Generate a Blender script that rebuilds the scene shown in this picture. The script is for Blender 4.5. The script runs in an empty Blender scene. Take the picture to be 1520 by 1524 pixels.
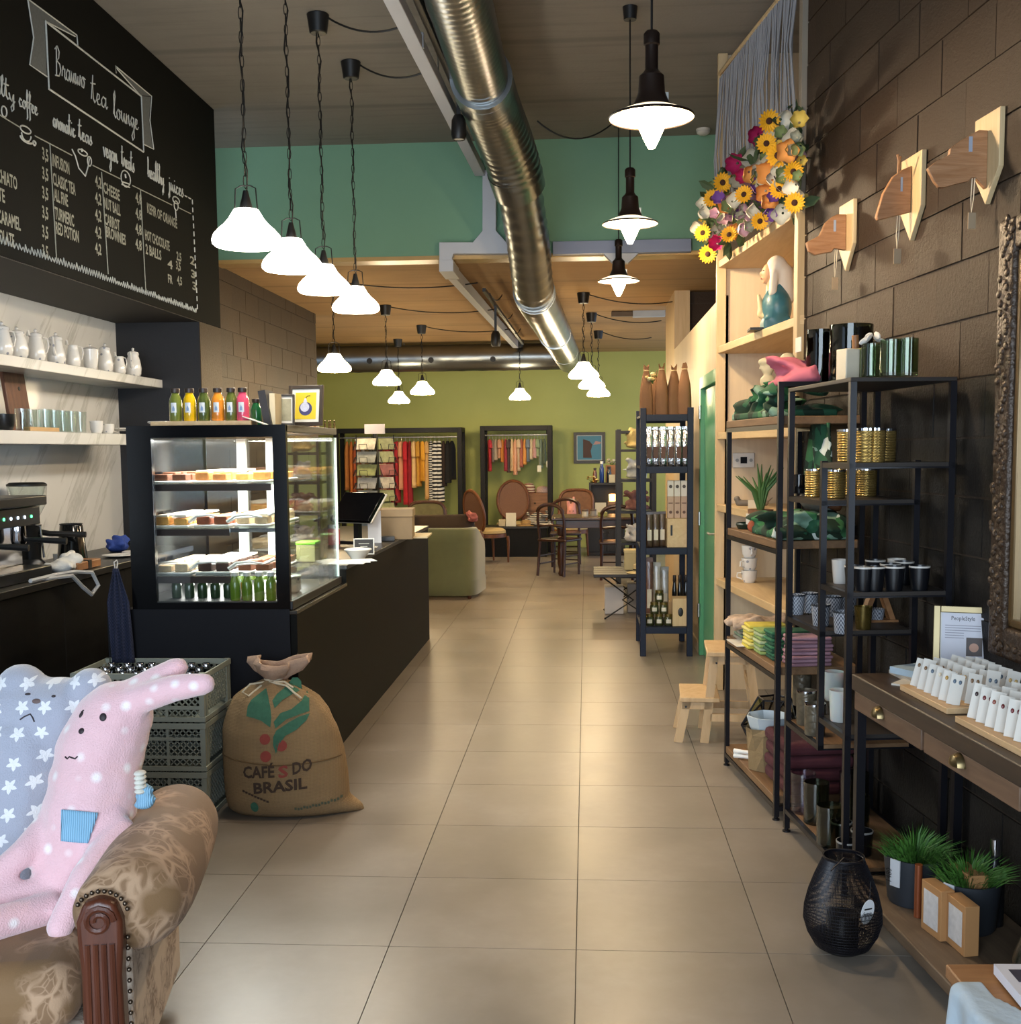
import bpy, bmesh, math, random
from mathutils import Vector, Matrix, Euler
sc = bpy.context.scene
COL = sc.collection
PI = math.pi

# ---------------------------------------------------------------- camera
F_PX, PITCH, YAW, ROLL, CAM_H, XP, YP = 1716.47, .0905454, -.0661093, -.00947, 1.580617, 760., 825.468
_d = Vector((math.sin(YAW)*math.cos(PITCH), math.cos(YAW)*math.cos(PITCH), -math.sin(PITCH)))
_r0 = Vector((math.cos(YAW), -math.sin(YAW), 0)); _u0 = _r0.cross(_d)
_r = _r0*math.cos(ROLL)+_u0*math.sin(ROLL); _u = _u0*math.cos(ROLL)-_r0*math.sin(ROLL)
EYE = Vector((0, 0, CAM_H))
cd = bpy.data.cameras.new('camera'); cam = bpy.data.objects.new('camera', cd); COL.objects.link(cam)
cd.lens = F_PX*36/1524; cd.sensor_width = 36; cd.shift_y = (YP-762)/1524; cd.clip_start = .05; cd.clip_end = 100
cam.matrix_world = Matrix(((_r.x, _u.x, -_d.x, 0), (_r.y, _u.y, -_d.y, 0), (_r.z, _u.z, -_d.z, CAM_H), (0, 0, 0, 1)))
sc.camera = cam
# ---------------------------------------------------------------- light
sc.view_settings.view_transform = 'Standard'; sc.view_settings.look = 'None'
sc.view_settings.gamma = 1; sc.view_settings.use_curve_mapping = False
sc.view_settings.exposure = 0.3
sc.cycles.max_bounces = 10; sc.cycles.transparent_max_bounces = 24; sc.cycles.sample_clamp_indirect = 4
sc.cycles.caustics_reflective = False; sc.cycles.caustics_refractive = False
w = bpy.data.worlds.new('world'); sc.world = w; w.use_nodes = True
w.node_tree.nodes['Background'].inputs[0].default_value = (.62, .78, 1, 1)
w.node_tree.nodes['Background'].inputs[1].default_value = 1.2
def area(name, loc, rot, sx, sy, power, col):
    l = bpy.data.lights.new(name, 'AREA'); l.shape = 'RECTANGLE'; l.size = sx; l.size_y = sy; l.energy = power; l.color = col
    o = bpy.data.objects.new(name, l); COL.objects.link(o); o.location = loc; o.rotation_euler = rot
    return o
# overcast daylight through the shop window behind the photographer
area('window_daylight', (-.9, -1.35, 1.65), (PI/2, 0, 0), 3.6, 2.6, 205, (.74, .87, 1))

# ---------------------------------------------------------------- pixel helpers (a pixel is a direction; a plane gives the distance)
def ray(x, y): return _d + _r*((x-XP)/F_PX) - _u*((y-YP)/F_PX)
def at(x, y, X=None, Y=None, Z=None):
    d = ray(x, y)
    t = X/d.x if X is not None else Y/d.y if Y is not None else (Z-CAM_H)/d.z
    return EYE + d*t
TH = math.atan(.124)                      # the right wall runs 7 degrees off the floor grid
U = Vector((-math.sin(TH), math.cos(TH), 0)); N = Vector((-math.cos(TH), -math.sin(TH), 0)); W0 = Vector((1.30, 4, 0))
def R(s, t, z=0): return W0 + U*s + N*t + Vector((0, 0, z))       # s along the right wall, t out of it
def rat(x, y, t=None, Z=None):
    d = ray(x, y)
    if Z is not None: k = (Z-CAM_H)/d.z
    else: k = (W0+N*t-EYE).dot(N)/d.dot(N)
    P = EYE + d*k
    return (P-W0).dot(U), (P-W0).dot(N), P.z

# ---------------------------------------------------------------- materials
def srgb(*c):
    if len(c) == 1: c = c[0]
    if isinstance(c, str): c = tuple(int(c[i:i+2], 16) for i in (0, 2, 4))
    f = lambda v: v/12.92 if v <= .04045 else ((v+.055)/1.055)**2.4
    return tuple(f(v/255) for v in c[:3])
class NT:
    def __init__(s, name):
        s.m = bpy.data.materials.new(name); s.m.use_nodes = True; s.t = s.m.node_tree; s.n = s.t.nodes; s.L = s.t.links
        s.p = s.n['Principled BSDF']; s.o = s.n['Material Output']
    def add(s, k, **kw):
        n = s.n.new(k)
        for a, v in kw.items(): setattr(n, a, v)
        return n
    def put(s, sock, v):
        if isinstance(v, bpy.types.NodeSocket): s.L.new(v, sock)
        elif isinstance(v, (tuple, list)) and sock.type == 'RGBA': sock.default_value = tuple(v)[:3]+(1,)
        else: sock.default_value = v
    def math(s, op, a, b=0., c=None):
        n = s.add('ShaderNodeMath', operation=op); s.put(n.inputs[0], a); s.put(n.inputs[1], b)
        if c is not None: s.put(n.inputs[2], c)
        return n.outputs[0]
    def mix(s, f, a, b, mode='MIX'):
        n = s.add('ShaderNodeMix', data_type='RGBA', blend_type=mode); s.put(n.inputs[0], f); s.put(n.inputs[6], a); s.put(n.inputs[7], b)
        return n.outputs[2]
    def ramp(s, f, stops, interp='LINEAR'):
        n = s.add('ShaderNodeValToRGB'); e = n.color_ramp.elements; n.color_ramp.interpolation = interp
        while len(e) < len(stops): e.new(.5)
        for k, (p, c) in zip(e, stops): k.position = p; k.color = (tuple(c)+(1,))[:4] if isinstance(c, (tuple, list)) else (c, c, c, 1)
        s.put(n.inputs[0], f); return n.outputs[0]
    def co(s, scale=(1, 1, 1), rot=(0, 0, 0), kind='Object', loc=(0, 0, 0)):
        t = s.add('ShaderNodeTexCoord'); m = s.add('ShaderNodeMapping')
        m.inputs['Scale'].default_value = scale; m.inputs['Rotation'].default_value = rot; m.inputs['Location'].default_value = loc
        s.L.new(t.outputs[kind], m.inputs[0]); return m.outputs[0]
    def world(s, scale=(1, 1, 1)):
        g = s.add('ShaderNodeNewGeometry'); m = s.add('ShaderNodeMapping'); m.inputs['Scale'].default_value = scale
        s.L.new(g.outputs['Position'], m.inputs[0]); return m.outputs[0]
    def noise(s, co, scale, detail=4, rough=.55, dist=0):
        n = s.add('ShaderNodeTexNoise'); s.L.new(co, n.inputs['Vector'])
        n.inputs['Scale'].default_value = scale; n.inputs['Detail'].default_value = detail; n.inputs['Roughness'].default_value = rough; n.inputs['Distortion'].default_value = dist
        return n.outputs[0]
    def voro(s, co, scale, feature='F1', rnd=1., dim='3D', out='Distance'):
        n = s.add('ShaderNodeTexVoronoi', feature=feature, voronoi_dimensions=dim); s.L.new(co, n.inputs['Vector'])
        n.inputs['Scale'].default_value = scale; n.inputs['Randomness'].default_value = rnd
        return n.outputs[out]
    def wave(s, co, scale, dist=0, detail=2, typ='BANDS', dirn='X', prof='SIN'):
        n = s.add('ShaderNodeTexWave', wave_type=typ, wave_profile=prof)
        if typ == 'BANDS': n.bands_direction = dirn
        s.L.new(co, n.inputs['Vector']); n.inputs['Scale'].default_value = scale; n.inputs['Distortion'].default_value = dist; n.inputs['Detail'].default_value = detail
        return n.outputs[0]
    def rnd(s): return s.add('ShaderNodeObjectInfo').outputs['Random']
    def bump(s, h, strength=.3, dist=.01):
        n = s.add('ShaderNodeBump'); n.inputs['Strength'].default_value = strength; n.inputs['Distance'].default_value = dist
        s.put(n.inputs['Height'], h); s.L.new(n.outputs[0], s.p.inputs['Normal'])
    def col(s, c): s.put(s.p.inputs['Base Color'], c)
    def set(s, **k):
        names = dict(rough='Roughness', metal='Metallic', ior='IOR', trans='Transmission Weight', spec='Specular IOR Level', sheen='Sheen Weight', coat='Coat Weight', alpha='Alpha', es='Emission Strength', sss='Subsurface Weight')
        for a, v in k.items(): s.put(s.p.inputs[names[a]], v)
        return s
MATS = {}
def mul(c, k): return tuple(min(1, v*k) for v in c)
def M(col, rough=.55, metal=0, var=.12, scale=9., bump=.0, bscale=60., rnd=0., name=None, **k):
    """plain procedural material: a colour with noise mottling, optional fine relief and per-object variation"""
    key = (col, rough, metal, var, scale, bump, bscale, rnd, tuple(sorted(k.items())))
    if key in MATS: return MATS[key]
    s = NT(name or 'paint'); c = srgb(col) if isinstance(col, str) else col
    base = s.mix(s.noise(s.co(), scale), mul(c, 1-var), mul(c, 1+var))
    if rnd:
        n = s.add('ShaderNodeHueSaturation'); s.L.new(base, n.inputs['Color'])
        s.put(n.inputs['Value'], s.math('MULTIPLY_ADD', s.rnd(), rnd*2, 1-rnd)); base = n.outputs[0]
    s.col(base); s.set(rough=rough, metal=metal, **k)
    if bump: s.bump(s.noise(s.co(), bscale, 3), bump)
    MATS[key] = s.m; return s.m
def emit(col, strength, name='glow'):
    key = ('e', col, strength)
    if key not in MATS:
        s = NT(name); c = srgb(col) if isinstance(col, str) else col
        s.col(c); s.put(s.p.inputs['Emission Color'], c); s.set(es=strength, rough=.4); MATS[key] = s.m
    return MATS[key]
def clear_glass(name, tint=(1, 1, 1), gloss=.12, rough=.0):
    """thin pane: transparent with a fresnel reflection"""
    s = NT(name); s.n.remove(s.p)
    t = s.add('ShaderNodeBsdfTransparent'); t.inputs[0].default_value = tint+(1,)
    g = s.add('ShaderNodeBsdfGlossy'); g.inputs['Roughness'].default_value = rough
    f = s.add('ShaderNodeLayerWeight'); f.inputs[0].default_value = .5
    k = s.math('MULTIPLY_ADD', s.math('POWER', f.outputs['Facing'], 4.), .7, gloss)
    m = s.add('ShaderNodeMixShader'); s.L.new(k, m.inputs[0]); s.L.new(t.outputs[0], m.inputs[1]); s.L.new(g.outputs[0], m.inputs[2])
    s.L.new(m.outputs[0], s.o.inputs[0]); return s.m
def wood(name, a, b, scale=1., axis='x', rough=.5, dark=.5):
    s = NT(name); k = dict(x=(1.2, 14, 14), y=(14, 1.2, 14), z=(14, 14, 1.2))[axis]
    co = s.co(tuple(v*scale for v in k)); n1 = s.noise(co, 1.6, 5, .6, 1.2); n2 = s.noise(co, 7, 3)
    c = s.mix(s.ramp(n1, [(.3, 0.), (.7, 1.)]), srgb(a), srgb(b)); c = s.mix(s.math('MULTIPLY', n2, dark), c, mul(srgb(b), .55))
    h = s.add('ShaderNodeHueSaturation'); s.L.new(c, h.inputs['Color']); s.put(h.inputs['Value'], s.math('MULTIPLY_ADD', s.rnd(), .2, .9))
    s.col(h.outputs[0]); s.set(rough=rough); s.bump(n2, .15, .004); return s.m

# ---------------------------------------------------------------- mesh helpers
class MB:
    def __init__(s): s.v = []; s.f = []; s.mi = []; s.m = 0; s.T = Matrix()
    def add(s, vs, fs):
        o = len(s.v); s.v += [s.T @ Vector(p) for p in vs]
        for f in fs: s.f.append([i+o for i in f]); s.mi.append(s.m)
        return s
    def mat(s, i): s.m = i; return s
    def xf(s, T=None): s.T = T if T is not None else Matrix(); return s
    def box(s, a, b):
        (x0, y0, z0), (x1, y1, z1) = a, b
        return s.add([(x0, y0, z0), (x1, y0, z0), (x1, y1, z0), (x0, y1, z0), (x0, y0, z1), (x1, y0, z1), (x1, y1, z1), (x0, y1, z1)],
                     [(3, 2, 1, 0), (4, 5, 6, 7), (0, 1, 5, 4), (1, 2, 6, 5), (2, 3, 7, 6), (3, 0, 4, 7)])
    def cbox(s, c, d): return s.box([c[i]-d[i]/2 for i in range(3)], [c[i]+d[i]/2 for i in range(3)])
    def prism(s, poly, h0, h1, ax='z'):
        P = dict(z=lambda a, b, h: (a, b, h), y=lambda a, b, h: (a, h, b), x=lambda a, b, h: (h, a, b))[ax]
        n = len(poly); vs = [P(a, b, h0) for a, b in poly]+[P(a, b, h1) for a, b in poly]
        return s.add(vs, [list(range(n))[::-1], list(range(n, 2*n))]+[(i, (i+1) % n, n+(i+1) % n, n+i) for i in range(n)])
    def bar(s, p0, p1, a, b=None, up=(0, 0, 1)):
        """square bar from p0 to p1, section a x b"""
        p0, p1 = Vector(p0), Vector(p1); d = (p1-p0); b = b or a
        z = d.normalized(); u = Vector(up)
        if abs(z.dot(u)) > .99: u = Vector((0, 1, 0))
        x = u.cross(z).normalized(); y = z.cross(x)
        q = [x*i*a/2+y*j*b/2 for i, j in ((-1, -1), (1, -1), (1, 1), (-1, 1))]
        return s.add([p0+k for k in q]+[p1+k for k in q], [(3, 2, 1, 0), (4, 5, 6, 7), (0, 1, 5, 4), (1, 2, 6, 5), (2, 3, 7, 6), (3, 0, 4, 7)])
    def lathe(s, prof, n=20, c=(0, 0, 0), a0=0, a1=2*PI, flute=None):
        """prof: (radius, z) pairs; closed rotation about z"""
        full = abs(a1-a0-2*PI) < 1e-6; m = n if full else n+1; vs = []; fs = []; rows = []
        for k, (r, z) in enumerate(prof):
            if r < 1e-6: rows.append([len(vs)]*m); vs.append((c[0], c[1], c[2]+z)); continue
            row = []
            for i in range(m):
                a = a0+(a1-a0)*i/n; rr = r*(flute(a, k) if flute else 1)
                row.append(len(vs)); vs.append((c[0]+rr*math.cos(a), c[1]+rr*math.sin(a), c[2]+z))
            rows.append(row)
        for r0, r1 in zip(rows, rows[1:]):
            for i in range(n):
                j = (i+1) % m; q = [r0[i], r0[j], r1[j], r1[i]]; q = [v for k, v in enumerate(q) if v not in q[:k]]
                if len(q) > 2: fs.append(q)
        return s.add(vs, fs)
    def cyl(s, p0, p1, r, r1=None, n=14):
        p0, p1 = Vector(p0), Vector(p1); r1 = r if r1 is None else r1; d = p1-p0; L = d.length
        T = s.T; s.T = T @ Matrix.Translation(p0) @ d.to_track_quat('Z', 'Y').to_matrix().to_4x4()
        s.lathe([(0, 0), (r, 0), (r1, L), (0, L)], n); s.T = T; return s
    def tube(s, pts, r, n=6, closed=False, rs=None):
        P = [Vector(p) for p in pts]; k = len(P); vs = []; fs = []; prev = None
        for i, p in enumerate(P):
            a = P[(i-1) % k] if (closed or i) else p; b = P[(i+1) % k] if (closed or i < k-1) else p
            t = (b-a).normalized() if (b-a).length > 1e-9 else Vector((0, 0, 1))
            if prev is None: x = (Vector((0, 0, 1)) if abs(t.z) < .9 else Vector((1, 0, 0))).cross(t).normalized()
            else: x = (prev-t*prev.dot(t)).normalized()
            prev = x; y = t.cross(x); rr = rs[i] if rs else r
            vs += [p+(x*math.cos(2*PI*j/n)+y*math.sin(2*PI*j/n))*rr for j in range(n)]
        for i in range(k if closed else k-1):
            o, q = i*n, ((i+1) % k)*n
            fs += [(o+j, o+(j+1) % n, q+(j+1) % n, q+j) for j in range(n)]
        if not closed: fs += [list(range(n))[::-1], list(range((k-1)*n, k*n))]
        return s.add(vs, fs)
    def ell(s, c, r, n=14, m=9, rot=None):
        T = s.T; s.T = T @ Matrix.Translation(c) @ (Euler(rot).to_matrix().to_4x4() if rot else Matrix()) @ Matrix.Diagonal((*((r, r, r) if isinstance(r, (int, float)) else r), 1))
        s.lathe([(math.sin(PI*i/m), -math.cos(PI*i/m)) for i in range(m+1)], n); s.T = T; return s
    def poly(s, pts): return s.add(pts, [list(range(len(pts)))])
    def mesh(s, name, mats, smooth=True, ang=40):
        me = bpy.data.meshes.new(name); me.from_pydata([tuple(v) for v in s.v], [], s.f)
        for m in (mats if isinstance(mats, (list, tuple)) else [mats]): me.materials.append(m)
        me.polygons.foreach_set('material_index', s.mi)
        if smooth:
            me.polygons.foreach_set('use_smooth', [True]*len(s.f)); me.update(); me.set_sharp_from_angle(angle=math.radians(ang))
        me.update(); return me
    def build(s, name, mats, parent=None, loc=(0, 0, 0), rz=0, bev=0, smooth=True, ang=40, seg=2):
        o = link(name, s.mesh(name, mats, smooth, ang), parent, loc, rz)
        if bev: b = o.modifiers.new('bevel', 'BEVEL'); b.width = bev; b.segments = seg; b.limit_method = 'ANGLE'; b.angle_limit = .6
        return o
def link(name, data, parent=None, loc=(0, 0, 0), rz=0, rot=None):
    o = bpy.data.objects.new(name, data); COL.objects.link(o); o.parent = parent; o.location = loc
    o.rotation_euler = rot if rot else (0, 0, rz); return o
def tag(o, label, cat, group=None):
    o['label'] = label; o['category'] = cat
    if group: o['group'] = group
    return o
def thing(name, label, cat, loc=(0, 0, 0), rz=0, group=None, rot=None): return tag(link(name, None, None, loc, rz, rot), label, cat, group)
def struct(o): o['kind'] = 'structure'; return o
def stuff(o): o['kind'] = 'stuff'; return o
def dup(o, loc=None, rz=None, label=None, group=None, parent=None, scale=None, rot=None):
    c = o.copy(); COL.objects.link(c)
    if parent: c.parent = parent
    for ch in list(o.children): dup(ch, parent=c)
    if loc is not None: c.location = loc
    if rz is not None: c.rotation_euler = (0, 0, rz)
    if rot is not None: c.rotation_euler = rot
    if scale is not None: c.scale = (scale,)*3 if isinstance(scale, (int, float)) else scale
    if label: c['label'] = label
    if group: c['group'] = group
    return c
def remesh(o, vox, smooth=6, f=.5):
    m = o.modifiers.new('remesh', 'REMESH'); m.mode = 'VOXEL'; m.voxel_size = vox; m.use_smooth_shade = True
    if smooth: q = o.modifiers.new('smooth', 'SMOOTH'); q.iterations = smooth; q.factor = f
    return o
def capsule(b, p0, p1, r0, r1, n=12):
    """tapering rounded limb, to be fused by remesh"""
    p0, p1 = Vector(p0), Vector(p1); k = max(2, int((p1-p0).length/(min(r0, r1)*.45)))
    for i in range(k+1): b.ell(p0.lerp(p1, i/k), r0+(r1-r0)*i/k, n, 7)
    return b
def point(name, loc, power, col, r=.06, parent=None):
    l = bpy.data.lights.new(name, 'POINT'); l.energy = power; l.color = col; l.shadow_soft_size = r
    return link(name, l, parent, loc)
def text(s, size, name, mat, parent, loc, rot, align='LEFT', depth=0., sx=1, shear=0, bold=0):
    c = bpy.data.curves.new('t', 'FONT'); c.body = s; c.size = size; c.align_x = align; c.extrude = depth; c.shear = shear; c.offset = bold; c.resolution_u = 2
    o = bpy.data.objects.new('t', c); COL.objects.link(o); dg = bpy.context.evaluated_depsgraph_get()
    me = bpy.data.meshes.new_from_object(o.evaluated_get(dg)); bpy.data.objects.remove(o)
    me.materials.clear(); me.materials.append(mat)
    q = link(name, me, parent, loc, rot=rot); q.scale = (sx, 1, 1); return q
def cords(a, b, sag, n=12):
    a, b = Vector(a), Vector(b); return [a.lerp(b, i/n)-Vector((0, 0, sag*4*(i/n)*(1-i/n))) for i in range(n+1)]

# ================================================================ THE SETTING
random.seed(3)
ZC, ZL, YB, YF = 4.03, 3.12, 9.4, 18.6          # high ceiling, low ceiling, step between them, far wall
XM, XBRD, YP0, YP1 = -3.25, -2.66, 7.9, 8.36    # marble wall, chalkboard face, dark pier
XK, YK = -3.03, 12.95                           # painted block wall behind the bar and its end
XP_, YD = .87, 7.55                             # timber partition, panel at the end of the niche
def m_tile():
    s = NT('floor_tile'); w = s.world((1, 1, 1)); a = s.noise(w, 1.9, 5, .6); b = s.noise(w, 20, 4, .6)
    c = s.ramp(a, [(.2, srgb('746b60')), (.5, srgb('877d72')), (.8, srgb('9a9188'))])
    c = s.mix(s.math('MULTIPLY', b, .45), c, srgb('746c62'))
    h = s.add('ShaderNodeHueSaturation'); s.L.new(c, h.inputs['Color']); s.put(h.inputs['Value'], s.math('MULTIPLY_ADD', s.rnd(), .1, .95))
    s.col(h.outputs[0]); s.put(s.p.inputs['Roughness'], s.math('MULTIPLY_ADD', a, .2, .24)); s.bump(b, .04, .003); return s.m
def m_ceiling(name, a, b):
    s = NT(name); w = s.world((1, 1, 1)); n = s.noise(w, 2.2, 6, .65); g = s.noise(s.world((.6, 9, 1)), 1.5, 4)
    c = s.mix(n, srgb(a), srgb(b)); c = s.mix(s.math('MULTIPLY', s.ramp(g, [(.5, 0.), (.75, 1.)]), .35), c, mul(srgb(a), .6))
    seam = s.wave(s.world((1, 1, 1)), .262, .25, 1, dirn='Y'); c = s.mix(s.ramp(seam, [(0., .3), (.02, 0.)]), c, mul(srgb(a), .35))
    s.col(c); s.set(rough=.9); s.bump(s.noise(w, 45, 5), .25, .008); return s.m
def m_wall(name, a, b, bump=.2, rough=.75, k=1.3, spec=.4):
    s = NT(name); w = s.world(); n = s.noise(w, k, 5, .6)
    s.col(s.mix(n, srgb(a), srgb(b))); s.set(rough=rough, spec=spec); s.bump(s.noise(w, 120, 3), bump, .004); return s.m
def m_block(name, a, b, rough=.42):
    s = NT(name); w = s.world(); n = s.noise(w, 5, 5, .6)
    c = s.mix(n, srgb(a), srgb(b)); h = s.add('ShaderNodeHueSaturation'); s.L.new(c, h.inputs['Color']); s.put(h.inputs['Value'], s.math('MULTIPLY_ADD', s.rnd(), .3, .85))
    s.col(h.outputs[0]); s.set(rough=rough, spec=.3); s.bump(s.noise(w, 70, 6, .7), .8, .006); return s.m
def m_marble():
    s = NT('marble'); w = s.world((1, 1, .55)); d = s.noise(w, 1.6, 5, .6)
    mp = s.add('ShaderNodeMapping'); g = s.add('ShaderNodeNewGeometry'); s.L.new(g.outputs['Position'], mp.inputs[0]); mp.inputs['Rotation'].default_value = (.75, 0, 0); m2 = s.add('ShaderNodeMapping'); m2.inputs['Scale'].default_value = (1, 9, 1.2); s.L.new(mp.outputs[0], m2.inputs[0]); mp = m2
    v = s.noise(mp.outputs[0], 1., 5, .62, .6); c = s.mix(d, srgb('c3c4c2'), srgb('d9d9d6'))
    c = s.mix(s.ramp(v, [(.55, 0.), (.62, .5), (.66, .1), (.75, .0)]), c, srgb('9a9992')); s.col(c); s.set(rough=.18); return s.m
TILE = m_tile(); DARKP = M('0d0d13', .5, name='dark_navy_paint', bump=.1); BLACKB = m_wall('black_chalk_paint', '0b0b09', '10100c', .08, .8, 2., .12)
MARBLE = m_marble(); PINE = wood('pine', 'd3ba90', 'c2a478', .7, 'z', .5, .25); PINEX = wood('pine_board', 'd3ba90', 'c2a478', .7, 'y', .5, .3)
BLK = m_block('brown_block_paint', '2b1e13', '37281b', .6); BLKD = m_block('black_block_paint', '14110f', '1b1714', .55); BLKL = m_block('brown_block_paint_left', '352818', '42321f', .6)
GROUT = M('33261a', .7, name='mortar', bump=.4)
BIRCH = wood('birch_ply', 'd3c0a2', 'c8b292', .5, 'z', .55, .18)
# floor and its tiles
floor = struct(MB().box((-5.2, -1.6, -.12), (2.6, YF+.1, -.004)).build('floor', M('4a443c', .9, name='grout')))
tme = MB().box((-.2985, -.2985, -.003), (.2985, .2985, .002)).mesh('floor_tile', TILE, False)
rest = MB()
for i in range(-9, 5):
    for j in range(-8, 25):
        x, y = -.037+.6*i+.3, 3.534+.6*j+.3
        if -2.6 < x < 1.5 and 1.6 < y < 16.6: link('floor_tile', tme, floor, (x, y, -.002))
        elif x < 2.6 and y < YF and y > -1.5: rest.box((x-.2985, y-.2985, -.005), (x+.2985, y+.2985, 0))
stuff(rest.build('tile_field', TILE, floor, smooth=False))
# ceilings and the step between them
CEILH = m_ceiling('concrete_ceiling', '7b746a', '91897d'); CEILL = m_ceiling('board_marked_ceiling', 'a58052', 'b99462')
struct(MB().box((-5.2, -1.6, ZC), (2.6, YB, ZC+.2)).build('ceiling', CEILH))
struct(MB().box((-5.2, YB+.2, ZL), (2.6, YF+.1, ZL+.2)).build('ceiling', CEILL))
struct(MB().box((-5.2, YB, ZL), (2.6, YB+.2, ZC)).build('wall_step', m_wall('green_paint', '6f987e', '7aa489')))
MB().box((-5.2, YB-.015, ZL-.012), (2.6, YB+.2, ZL+.02)).build('trim_1', M('b9975c', .35, name='lit_beam_edge'), None)['kind'] = 'structure'  # thin trim; its pale gold paints in the highlight along the beam's lower edge
# left: chalkboard bulkhead, niche with marble, pier, block wall
struct(MB().box((XM-.3, -1.6, 2.48), (XBRD, YP1, ZC)).build('wall_left', [M('2b2620', .7, name='bulkhead')]))
wall_marble = struct(MB().box((XM-.2, 2., 0), (XM, YP0, 2.48)).build('wall_left_marble', MARBLE))
struct(MB().box((XM-.2, YP0, 0), (XBRD, YP1, 2.48)).build('wall_left_pier', [DARKP]))
MB().box((XBRD, YP0, .0), (XBRD+.006, YP1, 2.48)).build('wall_left_pier_side', BLKL)['kind'] = 'structure'
def block_wall(name, mat, org, ux, L, H, off, mirror=1, depth=.007, low=None):
    """wall slab with every painted concrete block a piece of its own; org corner, ux direction along the wall, blocks proud of the mortar"""
    ang = math.atan2(ux.y, ux.x); w = struct(MB().box((0, 0, 0), (L, .2*mirror, H)).build(name, GROUT, None, org, ang))
    cache = {}
    for k in range(int(math.ceil(H/.2))):
        z0, z1 = k*.2+.004+.007, min(k*.2+.2+.003, H); x = (off if k % 2 else off-.2) % .4-.4
        while x < L:
            a, b = max(x+.003, 0), min(x+.397, L)
            if b-a > .04:
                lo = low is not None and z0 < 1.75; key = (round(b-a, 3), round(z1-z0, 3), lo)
                if key not in cache: cache[key] = MB().box((0, -depth*mirror, 0), (b-a, .005*mirror, z1-z0)).mesh('block', low if lo else mat, False)
                o = link('block', cache[key], w, (a, random.uniform(-.002, .002), z0)); o.rotation_euler = (random.uniform(-.006, .006), 0, random.uniform(-.004, .004))
            x += .4
    return w
block_wall('wall_left_back', BLKL, (XK, YP1, 0), Vector((0, 1, 0)), YK-YP1, ZL, .1, 1)
struct(MB().box((-5.2, YK+.2, 0), (-5.05, YF, ZL)).build('wall_left_room', m_wall('far_green', '93a04e', 'a1ad5c')))
FARG = m_wall('far_green_wall', 'a9ae60', 'b8bd72', .15, .7)
struct(MB().box((-5.2, YF, 0), (2.6, YF+.15, ZL)).build('wall_far', FARG))
# right: painted block wall at an angle
wr = R(-1.2, 0)
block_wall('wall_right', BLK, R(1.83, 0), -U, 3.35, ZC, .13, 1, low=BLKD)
struct(MB().box((0, 0, 0), (4.2, .2, ZC)).build('wall_right_front', M('2b2119', .5, name='brown_paint'), None, R(-1.52, 0), math.atan2(-U.y, -U.x)))
# timber partition, its tall end, void behind it and the niche end panel
struct(MB().box((XP_, YD, 0), (XP_+.04, 7.69, 2.55)).box((XP_, 7.69, 2.11), (XP_+.04, 8.89, 2.55)).box((XP_, 8.89, 0), (XP_+.04, 11.57, 2.55)).build('wall_partition', BIRCH))
struct(MB().box((XP_, 11.57, 0), (XP_+.15, 12.8, ZL)).build('wall_partition_end', PINE))
block_wall('wall_store', BLK, (XP_+.15, 11.7, 0), Vector((1, 0, 0)), 1.5, ZL, .05, 1)
struct(MB().box((2.35, 4.6, 0), (2.5, 11.7, ZC)).build('wall_store_side', M('2b2119', .6, name='brown_paint')))
struct(MB().box((.835, YD, 0), (1.75, YD+.03, ZC)).build('wall_niche_end', BIRCH))
struct(MB().box((1.62, 5.6, 0), (1.66, YD, ZC)).build('wall_niche_side', BIRCH))
# shop front behind the photographer: frame around one large window
FR = M('2a2a2c', .5, name='window_frame_paint')
struct(MB().box((-5.2, -1.7, 0), (-2.8, -1.55, ZC)).box((1.1, -1.7, 0), (2.6, -1.55, ZC)).box((-2.8, -1.7, 3.1), (1.1, -1.55, ZC)).box((-2.8, -1.7, 0), (1.1, -1.55, .25)).build('wall_front', FR))
# green door in the partition
dr = struct(link('door_1', None))
DG = M('4c9168', .4, name='green_gloss', var=.06); MT = M('b9bbb8', .3, .9, name='steel')
MB().box((XP_-.012, 7.69, 0), (XP_+.05, 7.78, 2.11)).box((XP_-.012, 8.8, 0), (XP_+.05, 8.89, 2.11)).box((XP_-.012, 7.78, 2.02), (XP_+.05, 8.8, 2.11)).build('door_frame', DG, dr, bev=.004)
MB().box((XP_+.02, 7.785, .01), (XP_+.05, 8.795, 2.015)).build('door_leaf', M('5aa178', .35, name='green_door', var=.05), dr, bev=.003)
for z in (.3, 1.0, 1.8): MB().cyl((XP_-.016, 8.8, z), (XP_-.016, 8.8, z+.1), .011).build('hinge', MT, dr)
MB().tube([(XP_+.02, 7.86, 1.0), (XP_-.04, 7.86, 1.0), (XP_-.04, 7.97, 1.0)], .009).build('door_handle', MT, dr)
# skirting along the partition
MB().box((XP_-.012, 8.9, 0), (XP_, 11.57, .08)).build('baseboard_right', BIRCH)['kind'] = 'structure'

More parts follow.
